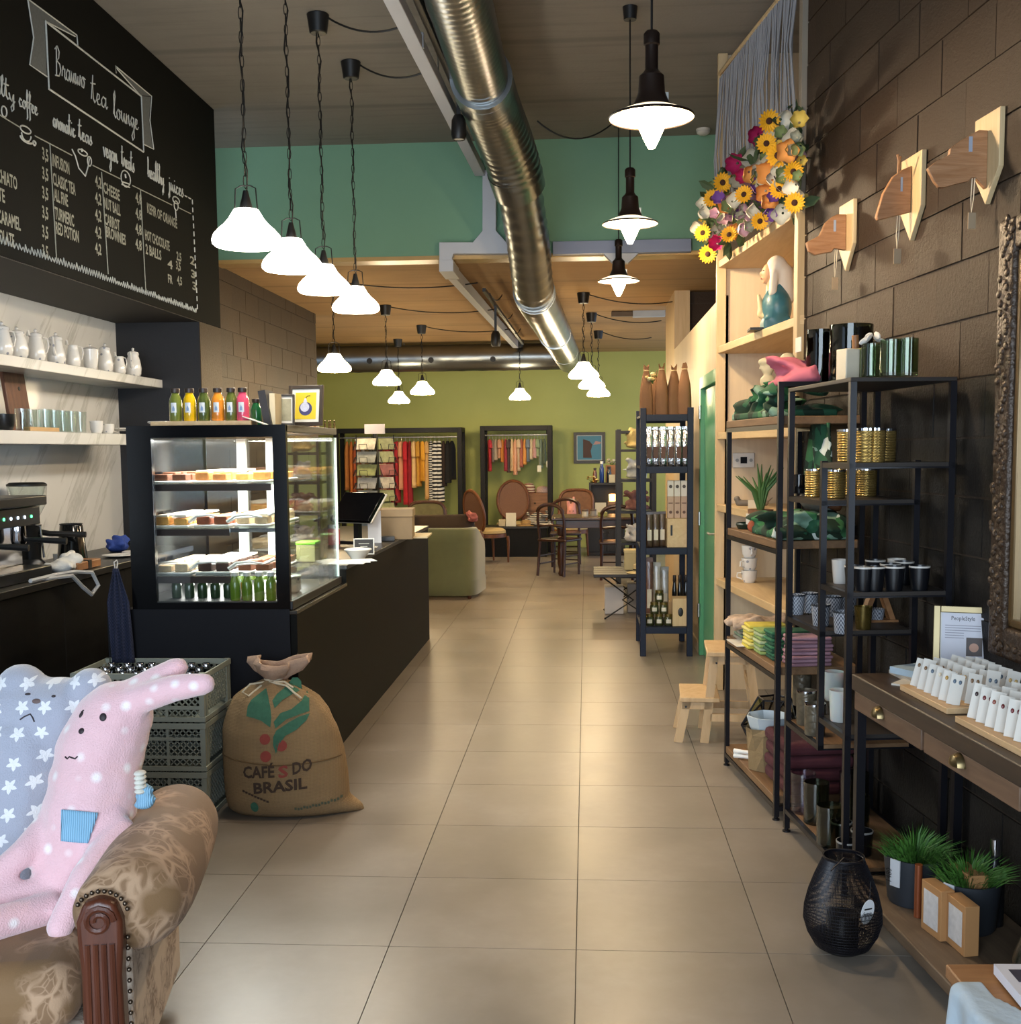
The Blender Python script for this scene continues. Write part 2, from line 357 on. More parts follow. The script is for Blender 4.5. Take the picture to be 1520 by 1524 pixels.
# niche shelves: front edge follows the block wall line, back edge against the end panel
nx0, nx1 = R(1.83, .03), Vector((.835, YD, 0))
def niche_shelf(z, th=.045):
    t = MB().prism([(nx0.x, nx0.y), (1.62, nx0.y), (1.62, YD), (nx1.x, YD)], z-th, z)
    return t
nb = thing('niche_shelving', 'tall pale pine shelving built into the end of the brown block wall', 'shelving')
for z in (2.76, 2.225, 1.68, 1.22, .74): niche_shelf(z).build('shelf', PINEX, nb, bev=.003)
for s0, t0 in ((1.86, .02), (1.86, -.16)):
    p = R(s0, t0); MB().cbox((0, 0, 1.39), (.045, .06, 2.78)).build('upright', PINE, nb, p, TH, bev=.003)
MB().box((-.03, -.02, 0), (.03, .02, ZC)).build('upright', PINE, nb, (.86, YD-.02, 0), bev=.003)
MB().cbox((0, 0, 3.39), (.055, .05, 1.22)).build('upright', M('8d8272', .6, name='grey_timber'), nb, R(1.875, .0), TH)

# ================================================================ OVERHEAD
BLK_PL = M('141414', .45, name='black_plastic'); OPAL = emit((1, .93, .8), 9, 'opal_glass_lit'); OPALW = emit((1, .84, .55), 12, 'opal_glass_lit_warm')
GALV = None
def m_galv():
    s = NT('galvanised_steel'); w = s.world(); n = s.noise(w, 4, 3, .5); c = s.mix(n, srgb('878d90'), srgb('a0a5a7'))
    s.col(c); s.set(metal=1.); s.put(s.p.inputs['Roughness'], s.math('MULTIPLY_ADD', n, .08, .27)); return s.m
GALV = m_galv(); TRUNK = M('b8bcc4', .5, name='grey_trunking', var=.05); RAIL = M('1d1a18', .4, .3, name='black_rail')
def chain(b, z0, z1, r=.0035):
    k = max(2, int((z1-z0)/.05)); n = 8
    for i in range(k):
        zc = z0+(z1-z0)*(i+.5)/k; h = (z1-z0)/k*.62; a = PI/2*(i % 2)
        b.tube([(math.cos(a)*.009*math.cos(q), math.sin(a)*.009*math.cos(q), zc+h*math.sin(q)) for q in [2*PI*j/n for j in range(n)]], r*.6, 4, True)
    return b
def opal_lamp(px, py, Y, top, mat, power, col, label, group, swag=None, wire=True):
    """white glass bell shade: py is the pixel row of the rim"""
    P = at(px, py, Y=Y); t = thing('pendant_lamp', label, 'lamp', P, 0, group)
    sh = MB().lathe([(.138, .0), (.15, .01), (.153, .026), (.145, .048), (.124, .072), (.098, .095), (.078, .118), (.064, .142), (.054, .158), (.03, .162)], 28).build('lamp_shade', mat, t)
    MB().lathe([(0, -.012), (.026, -.004), (.04, .025), (.03, .06), (.014, .09), (0, .09)], 12).build('bulb', mat, t)
    MB().lathe([(0, .24), (.011, .24), (.018, .21), (.03, .165), (.03, .15), (0, .15)], 12).build('lamp_holder', BLK_PL, t)
    if wire:
        MB().tube([(-.052, 0, .145), (-.045, 0, .25), (-.02, 0, .262), (.02, 0, .262), (.045, 0, .25), (.052, 0, .145)], .0032, 5).build('stirrup', BLK_PL, t)
    L = top-P.z
    random.seed(int(px)); w = [random.uniform(-.008, .008) for _ in range(14)]
    MB().tube([(.012*math.sin(k*1.9)+w[k]*.5, .008*math.cos(k*2.3), .23+(L-.29)*k/13) for k in range(14)], .0035, 5).build('cable', BLK_PL, t)
    chain(MB(), .255, L-.07).build('chain', BLK_PL, t)
    MB().lathe([(0, L-.105), (.044, L-.105), (.05, L-.1), (.064, L-.004), (.06, L), (0, L)], 16).build('ceiling_cup', BLK_PL, t)
    if swag: MB().tube([Vector(q)-P for q in cords(P+Vector((.055, 0, L-.02)), swag, .05)], .006, 6).build('feed_cable', BLK_PL, t)
    point('lamp_light', (0, 0, -.035), power, col, .1, t)
    return t
WH = (1, .93, .82); WM = (1, .77, .46)
gl = 'white pendant lamps over the bar'
for (px, py, Y), nm in zip(((368, 367, 5.1), (435, 403, 5.9), (483, 436, 6.65), (530, 464, 7.45)), ('front of the cake case', 'back of the cake case', 'white bowl on the bar counter', 'bar beyond the white bowl')):
    P = at(px, py, Y=Y); opal_lamp(px, py, Y, ZC, OPAL, 17, WH, f'white opal glass bell lamp on a chain over the {nm}', gl, (-1.02, Y-.05, ZC-.1))
gb = 'white pendant lamps over the back room'
for (px, py, Y, sx), nm in zip(((498, 553, 10.4, -.95), (576, 573, 12.3, -.92), (629, 587, 14.3, -.9), (594, 600, 16.0, None), (774, 595, 16.4, None)), ('first behind the green step', 'second behind the green step', 'third behind the green step', 'in front of the long clothes rack', 'in front of the short clothes rack')):
    opal_lamp(px, py, Y, ZL, OPALW, 30, WM, f'white glass pendant lamp under the low ceiling, {nm}', gb, (sx, Y-.1, ZL-.07) if sx else None)
for (px, py, Y), nm in zip(((869, 563, 11.6), (881, 578, 13.3), (891, 590, 15.3)), ('nearest the green step', 'between two like it', 'nearest the far wall')):
    opal_lamp(px, py, Y, ZL, OPALW, 24, WM, f'white glass pendant lamp in the row beside the timber partition, {nm}', 'pendant lamps by the partition', (.86, Y+.1, ZL-.09))
# brown metal workshop lamps
BRZ = M('2a1f1a', .38, .5, name='bronze_enamel'); ENW = emit((1, .86, .62), 1.3, 'white_enamel_lit'); GLB = None
s = NT('lit_glass_globe'); s.n.remove(s.p); e_ = s.add('ShaderNodeEmission'); e_.inputs[0].default_value = (1, .8, .48, 1); e_.inputs[1].default_value = 14; t_ = s.add('ShaderNodeBsdfTransparent'); a_ = s.add('ShaderNodeAddShader'); s.L.new(e_.outputs[0], a_.inputs[0]); s.L.new(t_.outputs[0], a_.inputs[1]); s.L.new(a_.outputs[0], s.o.inputs[0]); GLB = s.m
for (px, py, Y), nm in zip(((970, 176, 4.42), (938, 334, 6.7), (921, 419, 8.85)), ('beside the animal heads', 'before the pine shelving', 'before the green step')):
    P = at(px, py, Y=Y); t = thing('workshop_lamp', f'brown metal workshop pendant with wide white dish, hanging {nm}', 'lamp', P, 0, 'workshop pendants along the shelves')
    MB().lathe([(0, .31), (.022, .31), (.03, .3), (.03, .262), (.024, .258), (.024, .175), (.03, .165), (.046, .15), (.05, .09), (.058, .07), (.07, .045), (.075, .04), (0, .04)], 24).build('lamp_cap', BRZ, t)
    MB().lathe([(.06, .042), (.1, .03), (.155, .008), (.157, .003), (.15, .004), (.1, .02), (.05, .032)], 32).build('dish', [ENW], t)
    MB().lathe([(.156, -.002), (.159, .003), (.156, .008)], 32).build('dish_rim', BRZ, t)
    MB().lathe([(0, -.11), (.013, -.108), (.03, -.075), (.05, -.03), (.057, .0), (.05, .03), (0, .035)], 20).build('glass_globe', GLB, t)
    MB().box((.05, -.008, .05), (.062, .008, .09)).build('clip', MT, t)
    MB().tube([(0, 0, .3), (0, 0, ZC-P.z-.05)], .005, 6).build('cable', BLK_PL, t)
    MB().lathe([(0, ZC-P.z-.07), (.035, ZC-P.z-.07), (.042, ZC-P.z), (0, ZC-P.z)], 14).build('ceiling_cup', BLK_PL, t)
    point('lamp_light', (0, 0, -.028), 58, (1, .75, .47), .06, t)
    if Y > 8: MB().tube([Vector(q)-P for q in cords((P.x-.04, P.y, ZC-.04), (-.35, 8.7, ZC-.05), .12)], .006, 6).build('feed_cable', BLK_PL, t)
# spiral duct
def duct(name, pts, r, parent, pitch=.07, ridge=.0065, n=28):
    P = [Vector(p) for p in pts]; out = []; rs = []; acc = 0
    for a, b in zip(P, P[1:]):
        k = max(1, int(round((b-a).length/(pitch/4))))
        for i in range(k): out.append(a.lerp(b, i/k)); rs.append(r+(ridge if acc % 4 == 0 else 0)); acc += 1
    out.append(P[-1]); rs.append(r)
    return MB().tube(out, r, n, rs=rs).build(name, GALV, parent, ang=60)
dt = thing('spiral_duct', 'long galvanised spiral air duct running down the room and dropping under the beam', 'duct', (0, 0, 0))
def curve3(pts, n=8):
    out = []; P = [Vector(p) for p in pts]; P = [P[0]]+P+[P[-1]]
    for i in range(1, len(P)-2):
        a, b, c, d = P[i-1:i+3]
        for k in range(n):
            t = k/n; out.append(.5*((2*b)+(c-a)*t+(2*a-5*b+4*c-d)*t*t+(3*b-a-3*c+d)*t**3))
    return out+[P[-1]]
duct('duct_section', [(-.62, -1., 3.8), (-.62, 7.2, 3.8)], .158, dt)
duct('elbow', curve3([(-.62, 7.2, 3.8), (-.6, 7.65, 3.78), (-.53, 8.05, 3.64), (-.47, 8.3, 3.46)]), .183, dt, .06)
duct('duct_section', [(-.475, 8.27, 3.48), (-.43, 8.8, 3.15), (-.42, 9.3, 2.9), (-.415, 9.62, 2.84)], .158, dt, .12)
duct('duct_section', [(-.415, 9.55, 2.85), (-.4, 10, 2.83), (-.22, 16.2, 2.8)], .166, dt, .5, .006)
for a, b, r in (((-.62, 7.1, 3.8), (-.62, 7.32, 3.8), .189), ((-.5, 8.22, 3.53), (-.465, 8.36, 3.43), .188), ((-.418, 9.5, 2.86), (-.412, 9.7, 2.84), .172), ((-.33, 12.4, 2.81), (-.326, 12.55, 2.81), .172), ((-.27, 14.6, 2.81), (-.265, 14.75, 2.81), .172)):
    MB().tube([a, b], r, 28).build('collar', GALV, dt)
for k in range(7): MB().box((-.005, -.14, -.012), (.005, .14, .012)).build('air_slot', BLK_PL, dt, (-.28+.004*k, 9.95+k*.62, 2.93), -.03)
for y, x in ((5.6, -.47), (6.6, -.47)): MB().box((-.006, -.1, -.014), (.006, .1, .014)).build('air_slot', BLK_PL, dt, (x+.002, y, 3.83))
cdct = thing('cross_duct', 'galvanised duct with round nozzles crossing the back room along the green wall', 'duct')
duct('duct_section', [(-5.05, 16.6, 2.9), (-.35, 16.6, 2.9)], .19, cdct, .3, .004)
for k in range(5): MB().cyl((-3.95+k*.88, 16.43, 2.86), (-3.95+k*.88, 16.405, 2.86), .04, n=14).build('nozzle', BLK_PL, cdct)
for x in (-4.2, -2.6, -1.1): MB().tube([(x, 16.6, 3.08), (x, 16.6, ZL)], .006, 5).build('hanger', MT, cdct)
# cable trunking
tk = thing('cable_trunking', 'pale grey cable trunking that crosses the high ceiling and turns down the green step', 'trunking')
tx = lambda y: -1.08+.25*(y-.5)/8.8
MB().bar((tx(.5), .5, 3.79), (tx(9.3), 9.3, 3.77), .078, .07).build('trunk', TRUNK, tk, bev=.004)
for y in (4.9, 6.4, 7.9): MB().bar((tx(y), y, 3.788), (tx(y+.03), y+.03, 3.788), .088, .078).build('joint_cover', TRUNK, tk)
for y in (1.5, 3.5, 5.4, 7.2, 8.8): MB().cyl((tx(y), y, 3.82), (tx(y), y, ZC-.002), .006, n=8).build('hanger_rod', MT, tk)
yb = YB-.001
P = lambda x, y: (at(x, y, Y=YB-.05).x, at(x, y, Y=YB-.05).z)
q = [P(719, 255), P(739, 255), P(739, 345), P(757, 365), P(757, 379), P(676, 379), P(674, 385), P(674, 400), P(655, 400), P(655, 362), P(705, 362), P(719, 345)]
MB().prism(q, YB-.1, YB-.002, 'y').build('wall_trunk', TRUNK, tk, bev=.003)
a, b = P(655, 402)[0], P(676, 402)[0]
tk2 = thing('cable_trunking', 'pale grey cable trunking running under the low ceiling to the cross duct', 'trunking')
MB().box((a, YB-.11, ZL-.12), (b, YB+.32, ZL-.03)).build('trunk', TRUNK, tk2, bev=.003)
MB().bar(((a+b)/2, YB+.3, ZL-.07), (-.98, 16.3, ZL-.07), .07, .1).build('trunk', TRUNK, tk2)
MB().box((P(823, 360)[0], YB-.09, P(900, 360)[1]-.095), (.83, YB-.002, P(900, 360)[1]+.005)).build('trunk', M('7d87a0', .45, name='blue_grey_trunking', var=.04), tk, bev=.003)
MB().prism([P(898, 378), P(950, 378), P(935, 392), P(912, 392)], YB-.09, YB-.002, 'y').build('wall_trunk', TRUNK, tk)
rl = thing('light_track', 'thin black lighting track hung beside the spiral duct with looped cables', 'track')
rx_ = lambda y: -.955+.2*(y-.6)/8.6
MB().bar((rx_(.6), .6, 3.83), (rx_(9.2), 9.2, 3.81), .036).build('rail', RAIL, rl, bev=.003)
for y in (2.9, 4.3, 5.6, 6.8, 8.2): MB().tube([(rx_(y), y, 3.86), (rx_(y), y, 3.9), (rx_(y)+.012, y, 3.92), (rx_(y)+.012, y, ZC)], .007, 5).build('hanger', RAIL, rl)
for y in (5.3, 6.1, 6.9): MB().tube(cords((rx_(y), y, 3.88), (rx_(y+.6)+.02, y+.6, 3.95), .09), .007, 6).build('cable_loop', BLK_PL, rl)
MB().bar((-.92, 10.6, 3.03), (-.86, 16, 3.03), .03).build('rail', RAIL, rl)
for y in (11, 12.6, 14.2): MB().tube(cords((-.9, y, 3.05), (-.82, y+.5, ZL-.02), .06), .006, 6).build('cable_loop', BLK_PL, rl)
for n_, P, k in (('black cylinder spotlight under the lighting track beside the duct', at(683, 196, X=-.80), .27), ('small black spotlight on the low track near the cross duct', at(738, 508, X=-.9), 0)):
    t = thing('spotlight', n_, 'spotlight', P)
    MB().lathe([(0, .1), (.03, .1), (.045, .07), (.05, -.02), (.04, -.05), (.034, -.05), (.03, -.03), (0, -.03)], 18).build('can', BLK_PL, t)
    MB().box((-.012, -.012, .09), (.012, .012, k or 3.016-P.z)).build('bracket', BLK_PL, t)
    MB().cyl((0, 0, -.046), (0, 0, -.04), .032).build('lens', M('cfcabb', .2, name='lens'), t)
t = thing('smoke_detector', 'small white round smoke detector on the concrete ceiling', 'detector', at(1047, 192, Z=ZC-.001))
MB().lathe([(0, -.045), (.03, -.045), (.05, -.03), (.055, -.012), (.055, 0), (0, 0)], 20).build('body', M('c9c3b8', .5, name='white_plastic'), t)
MB().lathe([(.051, -.024), (.053, -.02), (.051, -.016)], 20).build('grille', BLK_PL, t)
t = thing('ceiling_lamp_box', 'grey blue strip light box on the low ceiling beside the timber post', 'light fitting', at(966, 467, Y=13.2))
MB().cbox((0, 0, 0), (.36, .1, .07)).build('housing', M('aeb8c4', .5, name='pale_metal'), t, bev=.004)
MB().cbox((-.3, 0, 0), (.24, .08, .05)).build('end_piece', M('5d4f41', .6, name='brown_metal'), t)

# ================================================================ CHALKBOARD
cb = thing('chalkboard', 'huge black chalkboard menu wall above the bar niche', 'chalkboard')
MB().box((XBRD, 2., 2.484), (XBRD+.008, YP1-.005, ZC-.004)).build('board', BLACKB, cb)
CH = M('b4b7b1', .95, name='white_chalk', var=.25, scale=60); CHG = M('5b5f5f', .95, name='rubbed_chalk', var=.3, scale=90)
CHD = M('8b8d83', .95, name='faint_chalk', var=.3, scale=70)
XC = XBRD+.0095
def bd(x, y): p = at(x, y, X=XC); return Vector((XC, p.y, p.z))
def stroke(b, pts, r=.0042): return b.tube([bd(*p) if len(p) == 2 else p for p in pts], r, 4)
bn = MB()
stroke(bn, [(67.7, 31.5), (210, 143), (213.5, 226), (72.4, 132), (67.7, 31.5)], .006)
stroke(bn, [(41, -2), (50, 56), (44, 96), (70, 114)]); stroke(bn, [(41, -2), (114, 52), (115.6, 67.7)]); stroke(bn, [(67.7, 31.5), (112, 54)])
stroke(bn, [(173, 109), (171.6, 98), (225.5, 143), (223, 179.5), (228.6, 222), (213, 214)]); stroke(bn, [(173, 101), (207, 140)])
bo = bn.build('banner_outline', CH, cb)
for q in ([(41, -2), (66.5, 30), (70, 113), (44, 96), (50, 56)], [(41, -2), (112, 52), (67, 31)], [(210, 143), (224.5, 144), (222, 179.5), (227.5, 221), (213, 213)], [(172, 99), (224.5, 143), (209, 142)]):
    MB().poly([bd(*p)-Vector((.0008, 0, 0)) for p in q]).build('banner_shading', CHG, cb)
G = {'a': ([[(.85, .85), (.45, 1), (.08, .6), (.12, .1), (.45, 0), (.8, .5), (.88, 1), (.82, .2), (1, 0), (1.2, .25)]], 1.15),
     'B': ([[(.15, 0), (.4, 2.6)], [(.05, 2.3), (.6, 2.65), (1, 2.2), (.8, 1.6), (.35, 1.35), (1, 1.15), (1.2, .6), (.8, .08), (-.1, 0)]], 1.45),
     'r': ([[(0, .2), (.2, 1), (.3, 1.15), (.4, .85), (.7, .95), (.62, .2), (.8, 0), (1, .25)]], .95), 'u': ([[(0, .25), (.15, 1), (.2, .2), (.45, 0), (.8, .9), (.85, .2), (1, 0), (1.2, .25)]], 1.15),
     'w': ([[(0, 1), (.12, .2), (.35, 0), (.6, .8), (.7, .1), (.95, .05), (1.2, 1), (1.4, .85)]], 1.35), 'o': ([[(.5, 1), (.1, .6), (.2, .05), (.6, 0), (.85, .5), (.5, 1), (1.1, .85)]], 1.05),
     't': ([[(0, .2), (.4, 2.4), (.35, .3), (.6, 0), (.85, .25)], [(0, 1.6), (.8, 1.75)]], .85), 'e': ([[(0, .3), (.55, .55), (.6, .95), (.3, 1), (.12, .5), (.3, .02), (.7, .05), (.95, .3)]], .9),
     'l': ([[(0, .3), (.5, 2), (.4, 2.6), (.2, 2.2), (.2, .3), (.45, 0), (.7, .25)]], .65), 'n': ([[(0, .2), (.15, 1), (.2, 0), (.3, .7), (.65, 1), (.75, .2), (.95, 0), (1.15, .25)]], 1.1),
     'g': ([[(.8, .85), (.4, 1), (.08, .5), (.4, 0), (.8, .6), (.85, 1), (.8, -1), (.45, -1.3), (.25, -.9), (1.1, .2)]], 1.05), 's': ([[(0, .2), (.5, 1.1), (.45, .7), (.7, .3), (.4, 0), (.1, .1)]], .75),
     'c': ([[(.75, .85), (.4, 1), (.1, .5), (.35, 0), (.8, .1), (1, .3)]], .95), 'f': ([[(0, .3), (.6, 2), (.45, 2.5), (.3, 1.9), (.25, -1), (.1, -1.2)], [(.05, 1), (.7, 1.05)]], .7),
     'y': ([[(0, .9), (.15, .2), (.45, .05), (.8, 1), (.7, -.9), (.4, -1.2), (.25, -.8), (1, .2)]], 1.), 'i': ([[(0, .25), (.2, 1), (.2, .2), (.4, 0), (.6, .25)], [(.25, 1.5), (.28, 1.6)]], .6),
     'm': ([[(0, .2), (.15, 1), (.18, 0), (.35, .9), (.5, .9), (.52, 0), (.7, .9), (.85, .9), (.9, .2), (1.1, 0), (1.25, .25)]], 1.2), 'h': ([[(0, .3), (.4, 2.2), (.25, 2.5), (.15, 0), (.35, .8), (.7, .95), (.75, .2), (.95, 0), (1.1, .25)]], 1.05),
     'v': ([[(0, 1), (.35, 0), (.75, 1), (1, .85)]], .95), 'p': ([[(.15, 1), (.1, -1.1)], [(.12, .7), (.5, 1), (.85, .6), (.6, .05), (.15, .1)]], 1.), 'j': ([[(.3, 1), (.25, -.9), (0, -1.1), (-.1, -.7), (.6, .2)], [(.32, 1.5), (.35, 1.6)]], .65), ' ': ([], .8)}
def cursive(s, p0, p1, h, r, name):
    """hand-lettered word along the baseline p0-p1 (pixels on the board plane); h: x-height in metres"""
    a, b_ = bd(*p0), bd(*p1); W = sum(G[c][1] for c in s); x = 0; b = MB()
    for c in s:
        for st in G[c][0]:
            b.tube([a.lerp(b_, (x+u)/W)+Vector((0, .0, v*h)) for u, v in st], r, 4)
        x += G[c][1]
    return b.build(name, CH, cb)
cursive('Brauwo', (83, 112), (127, 132), .056, .0038, 'title_lettering'); cursive('tea', (136, 150), (160, 163), .058, .0038, 'title_lettering'); cursive('lounge', (169, 174), (206, 194), .058, .0038, 'title_lettering')
cursive('specialty', (-48, 110), (22, 154), .037, .0042, 'heading_lettering'); cursive('coffee', (28, 157), (56, 172), .037, .0042, 'heading_lettering')
cursive('aromatic', (79, 188), (112, 205), .042, .0045, 'heading_lettering'); cursive('teas', (117, 206), (137, 217), .042, .0045, 'heading_lettering')
cursive('vegan', (154, 232), (175, 243), .05, .0045, 'heading_lettering'); cursive('treats', (181, 246), (200, 257), .046, .0045, 'heading_lettering')
cursive('healthy', (220, 263), (244, 277), .048, .0045, 'heading_lettering'); cursive('juices', (251, 282), (273, 294), .048, .0045, 'heading_lettering')
for p in ([(-20, 159), (29, 189)], [(52, 202), (107, 231)], [(138, 246), (181, 267)], [(197, 276), (256, 305)], [(266, 309), (284, 318)], [(74, 213), (84, 386)], [(151, 256), (161, 408)], [(209, 283), (217, 436)]): stroke(MB(), p, .0035).build('ruled_line', CHD, cb)
bo = MB(); e = [bd(275, 291), bd(286, 297), bd(290, 380), bd(294, 465)]; random.seed(5)
for a, b in zip(e, e[1:]):
    k = int((b-a).length/.05)
    for i in range(k): bo.tube([a.lerp(b, i/k), a.lerp(b, (i+.6)/k)], .005, 4)
a, b = bd(-40, 346), bd(294, 465); k = 95; zz = []
for i in range(k*2):
    q = a.lerp(b, i/(k*2)); zz.append(q+Vector((0, random.uniform(-.004, .004), (.028 if i % 2 else -.004)*random.uniform(.5, 1.2))))
bo.tube(zz, .0036, 4); bo.build('border', CH, cb)
def loop(b, x, y, rx, ry, r=.004, n=14, a0=0, a1=2*PI): stroke(b, [(x+rx*math.cos(a0+(a1-a0)*i/n), y+ry*math.sin(a0+(a1-a0)*i/n)+.45*rx*math.cos(a0+(a1-a0)*i/n)) for i in range(n+1)], r)
dd = MB(); loop(dd, 38, 193, 8, 5); loop(dd, 39, 200, 7, 10, a0=0, a1=PI); loop(dd, 40, 206, 10, 6, .005, a0=-.2, a1=PI); loop(dd, 51, 213, 2, 3, .005); dd.build('cup_doodle', CH, cb)
dd = MB(); loop(dd, 6, 166, 4, 8); dd.build('loop_doodle', CH, cb)
dd = MB(); stroke(dd, [(107, 222), (112, 232), (117, 250), (127, 262), (131, 248), (133, 236)]); loop(dd, 123, 227, 7, 4); loop(dd, 133, 240, 3, 7); stroke(dd, [(121, 221), (122, 226)], .006); dd.build('teapot_doodle', CH, cb)
dd = MB(); loop(dd, 187, 266, 7, 12); stroke(dd, [(181, 270), (193, 274)]); stroke(dd, [(181, 274), (193, 279)]); stroke(dd, [(186, 259), (187, 265)], .006); dd.build('cake_doodle', CH, cb)
dd = MB(); loop(dd, 262, 298, 5, 5); loop(dd, 262, 306, 3, 7); stroke(dd, [(261, 311), (262, 325)]); dd.build('glass_doodle', CH, cb)
def menu(s, px, py, w_px, h=.062):
    p = bd(px, py); q = bd(px+w_px, py); o = text(s, h*1.35, 'menu_lettering', CHD, cb, p, (PI/2, 0, PI/2), bold=.002)
    o.scale = ((q.y-p.y)/max(.01, max(v.co.x for v in o.data.vertices)), 1, 1)
for s, x, y, w_ in (('MACCHIATO', -22, 261, 47), ('LATTE', -18, 291, 25), ('ICED CARAMEL', -24, 322, 54), ('CHOCOLATE', -24, 352, 45), ('INFUSION', 78, 246, 25), ('CLASSIC TEA', 79, 274, 33), ('ALL FINE', 81, 298, 20), ('TURMERIC', 82, 325, 28), ('RED POTION', 83, 347, 34),
                    ('CHEESE', 154, 286, 24), ('NUT BALL', 155, 309, 24), ('CARROT', 156, 333, 22), ('BROWNIES', 158, 352, 29), ('KEFIR OF ORANGE', 219, 316, 44), ('HOT CHOCOLATE', 216, 356, 36), ('2 BALLS', 217, 377, 23)):
    menu(s, x, y, w_)
for s, x, y in [('3,5', 63, 236+i*29) for i in range(6)]+[('4,2', 142, 276+i*25) for i in range(5)]+[('4,8', 202, 300+i*23) for i in range(4)]: menu(s, x, y, 9, .06)
for s, x, y in (('2,5', 263, 386), ('3,5', 262, 400), ('4', 250, 398), ('FR', 250, 420), ('4,5', 264, 422), ('2', 283, 392), ('3', 284, 412), ('3', 286, 430)): menu(s, x, y, 7, .055)

# ================================================================ BAR NICHE
sh_up = tag(MB().box((XM, 3.2, 2.03), (-2.93, YP0-.003, 2.087)).build('marble_shelf', MARBLE, bev=.003), 'upper marble wall shelf carrying porcelain jugs', 'shelf')
sh_lo = tag(MB().box((XM, 3.2, 1.635), (-2.93, 7.4, 1.705)).build('marble_shelf', MARBLE, bev=.003), 'lower marble wall shelf carrying glasses and cups', 'shelf')
def m_china():
    s = NT('decorated_porcelain'); v = s.voro(s.co(), 22., rnd=.9); n = s.noise(s.co(), 40, 2)
    c = s.mix(s.ramp(s.math('ADD', v, s.math('MULTIPLY', n, .2)), [(.26, 1.), (.3, 0.)]), srgb('dcdbd8'), srgb('8e93a0')); s.col(c); s.set(rough=.12, coat=.4); return s.m
CHINA = m_china(); PLAINC = M('d8d6d0', .15, name='white_porcelain', var=.04)
def jug(prof, h, w, label, px, py, kind, name='porcelain_jug', cat='jug', X=-3.05, z=2.087):
    P = at(px, py, X=X); t = thing(name, label, cat, (X, P.y, z), random.uniform(-.6, .6))
    n = len(prof); b = MB().lathe([(0, 0)]+[(w*r, h*k) for r, k in prof]+[(w*prof[-1][0]*.86, h*prof[-1][1]-.004), (w*.5, h*.4), (0, h*.06)], 22); b.build('body', CHINA, t)
    if kind & 1: MB().lathe([(w*prof[-1][0]*1.03, h*prof[-1][1]), (w*.7, h*(prof[-1][1]+.07)), (w*.3, h*(prof[-1][1]+.12)), (w*.12, h*(prof[-1][1]+.14)), (w*.2, h*(prof[-1][1]+.2)), (0, h*(prof[-1][1]+.24))], 16).build('lid', CHINA, t)
    if kind & 2: MB().tube([(0, w*.86, h*.82), (0, w*1.5, h*.8), (0, w*1.7, h*.6), (0, w*1.45, h*.38), (0, w*.95, h*.28)], w*.09, 6).build('handle', CHINA, t)
    if kind & 4: MB().tube([(0, -w*.85, h*.35), (0, -w*1.35, h*.5), (0, -w*1.55, h*.8), (0, -w*1.75, h*.9)], w*.16, 7, rs=[w*.24, w*.19, w*.13, w*.1]).build('spout', CHINA, t)
    if kind & 8: MB().prism([(-w*.3, h*.84), (-w*.0, h*.82), (w*.25, h*.84), (0, h*1.02)], -w*1.05, -w*.82, 'y').build('pouring_lip', CHINA, t)
    return t
random.seed(8)
tall = [(.72, 0), (.86, .05), (1, .22), (.95, .4), (.74, .68), (.66, .8), (.74, .84)]; fat = [(.7, 0), (.98, .15), (1.05, .35), (.9, .62), (.7, .78), (.76, .84)]; cupp = [(.55, 0), (.8, .25), (.92, .6), (.98, 1)]
jug(tall, .175, .052, 'tall porcelain coffee pot, lidded, at the open end of the upper marble shelf', 4, 515, 3)
jug(fat, .165, .055, 'round bellied lidded porcelain pot between two tall pots on the upper shelf', 26, 518, 3)
jug(tall, .175, .05, 'porcelain jug with flat lid beside the bellied pot on the upper shelf', 54, 524, 11)
jug(tall, .18, .052, 'porcelain coffee pot with curved neck in the middle of the upper shelf', 84, 528, 7)
jug(tall, .165, .043, 'slim lidless porcelain jug next to the banded bowl', 109, 533, 10)
jug(cupp, .135, .05, 'grey banded porcelain bowl between two jugs on the upper shelf', 135, 538, 1, 'porcelain_bowl', 'bowl')
jug(fat, .18, .046, 'slender porcelain pot with round knob on its lid', 157, 543, 3)
jug(tall, .15, .04, 'small porcelain milk jug beside the pointed coffee pot', 178, 546, 10)
jug(fat, .19, .05, 'porcelain coffee pot with pointed finial at the pier end of the shelf', 199, 551, 7)
WN = wood('walnut', '7a4f35', '53301f', 1, 'z', .5, .5); OAK = wood('oak', 'a9794c', '8a5d38', 1, 'y', .5, .4); OAKX = wood('oak_x', 'a9794c', '8a5d38', 1, 'x', .5, .4)
t = thing('cutting_board', 'dark walnut cutting board leaning on the marble above the lower shelf', 'board', (-3.13, at(40, 635, X=-3.1).y, 1.706), 0, rot=(0, -.13, 0))
MB().box((-.011, -.12, 0), (.011, .12, .335)).build('board', WN, t, bev=.004); MB().cyl((.012, .03, .24), (.0135, .03, .24), .012).build('hang_hole', BLK_PL, t)
t = tag(MB().box((-.02, -.17, 0), (.02, .17, .022)).build('serving_plank', wood('ash', 'c9a878', 'b18c5c', 1, 'y'), None, (-2.98, at(62, 637, X=-2.98).y, 1.706)), 'pale serving plank lying in front of the glasses on the lower shelf', 'board')
GLS = clear_glass('glassware', (.93, .96, .95), .07, .02); DKGL = clear_glass('smoked_glass', (.25, .27, .25), .07, .03)
def tumbler(loc, r, h, label, group, mat=None, name='drinking_glass', cat='glass'):
    return tag(MB().lathe([(0, .0), (r*.86, 0), (r, h), (r*.94, h), (r*.8, .008), (0, .008)], 18).build(name, mat or GLS, None, loc), label, cat, group)
g0 = None
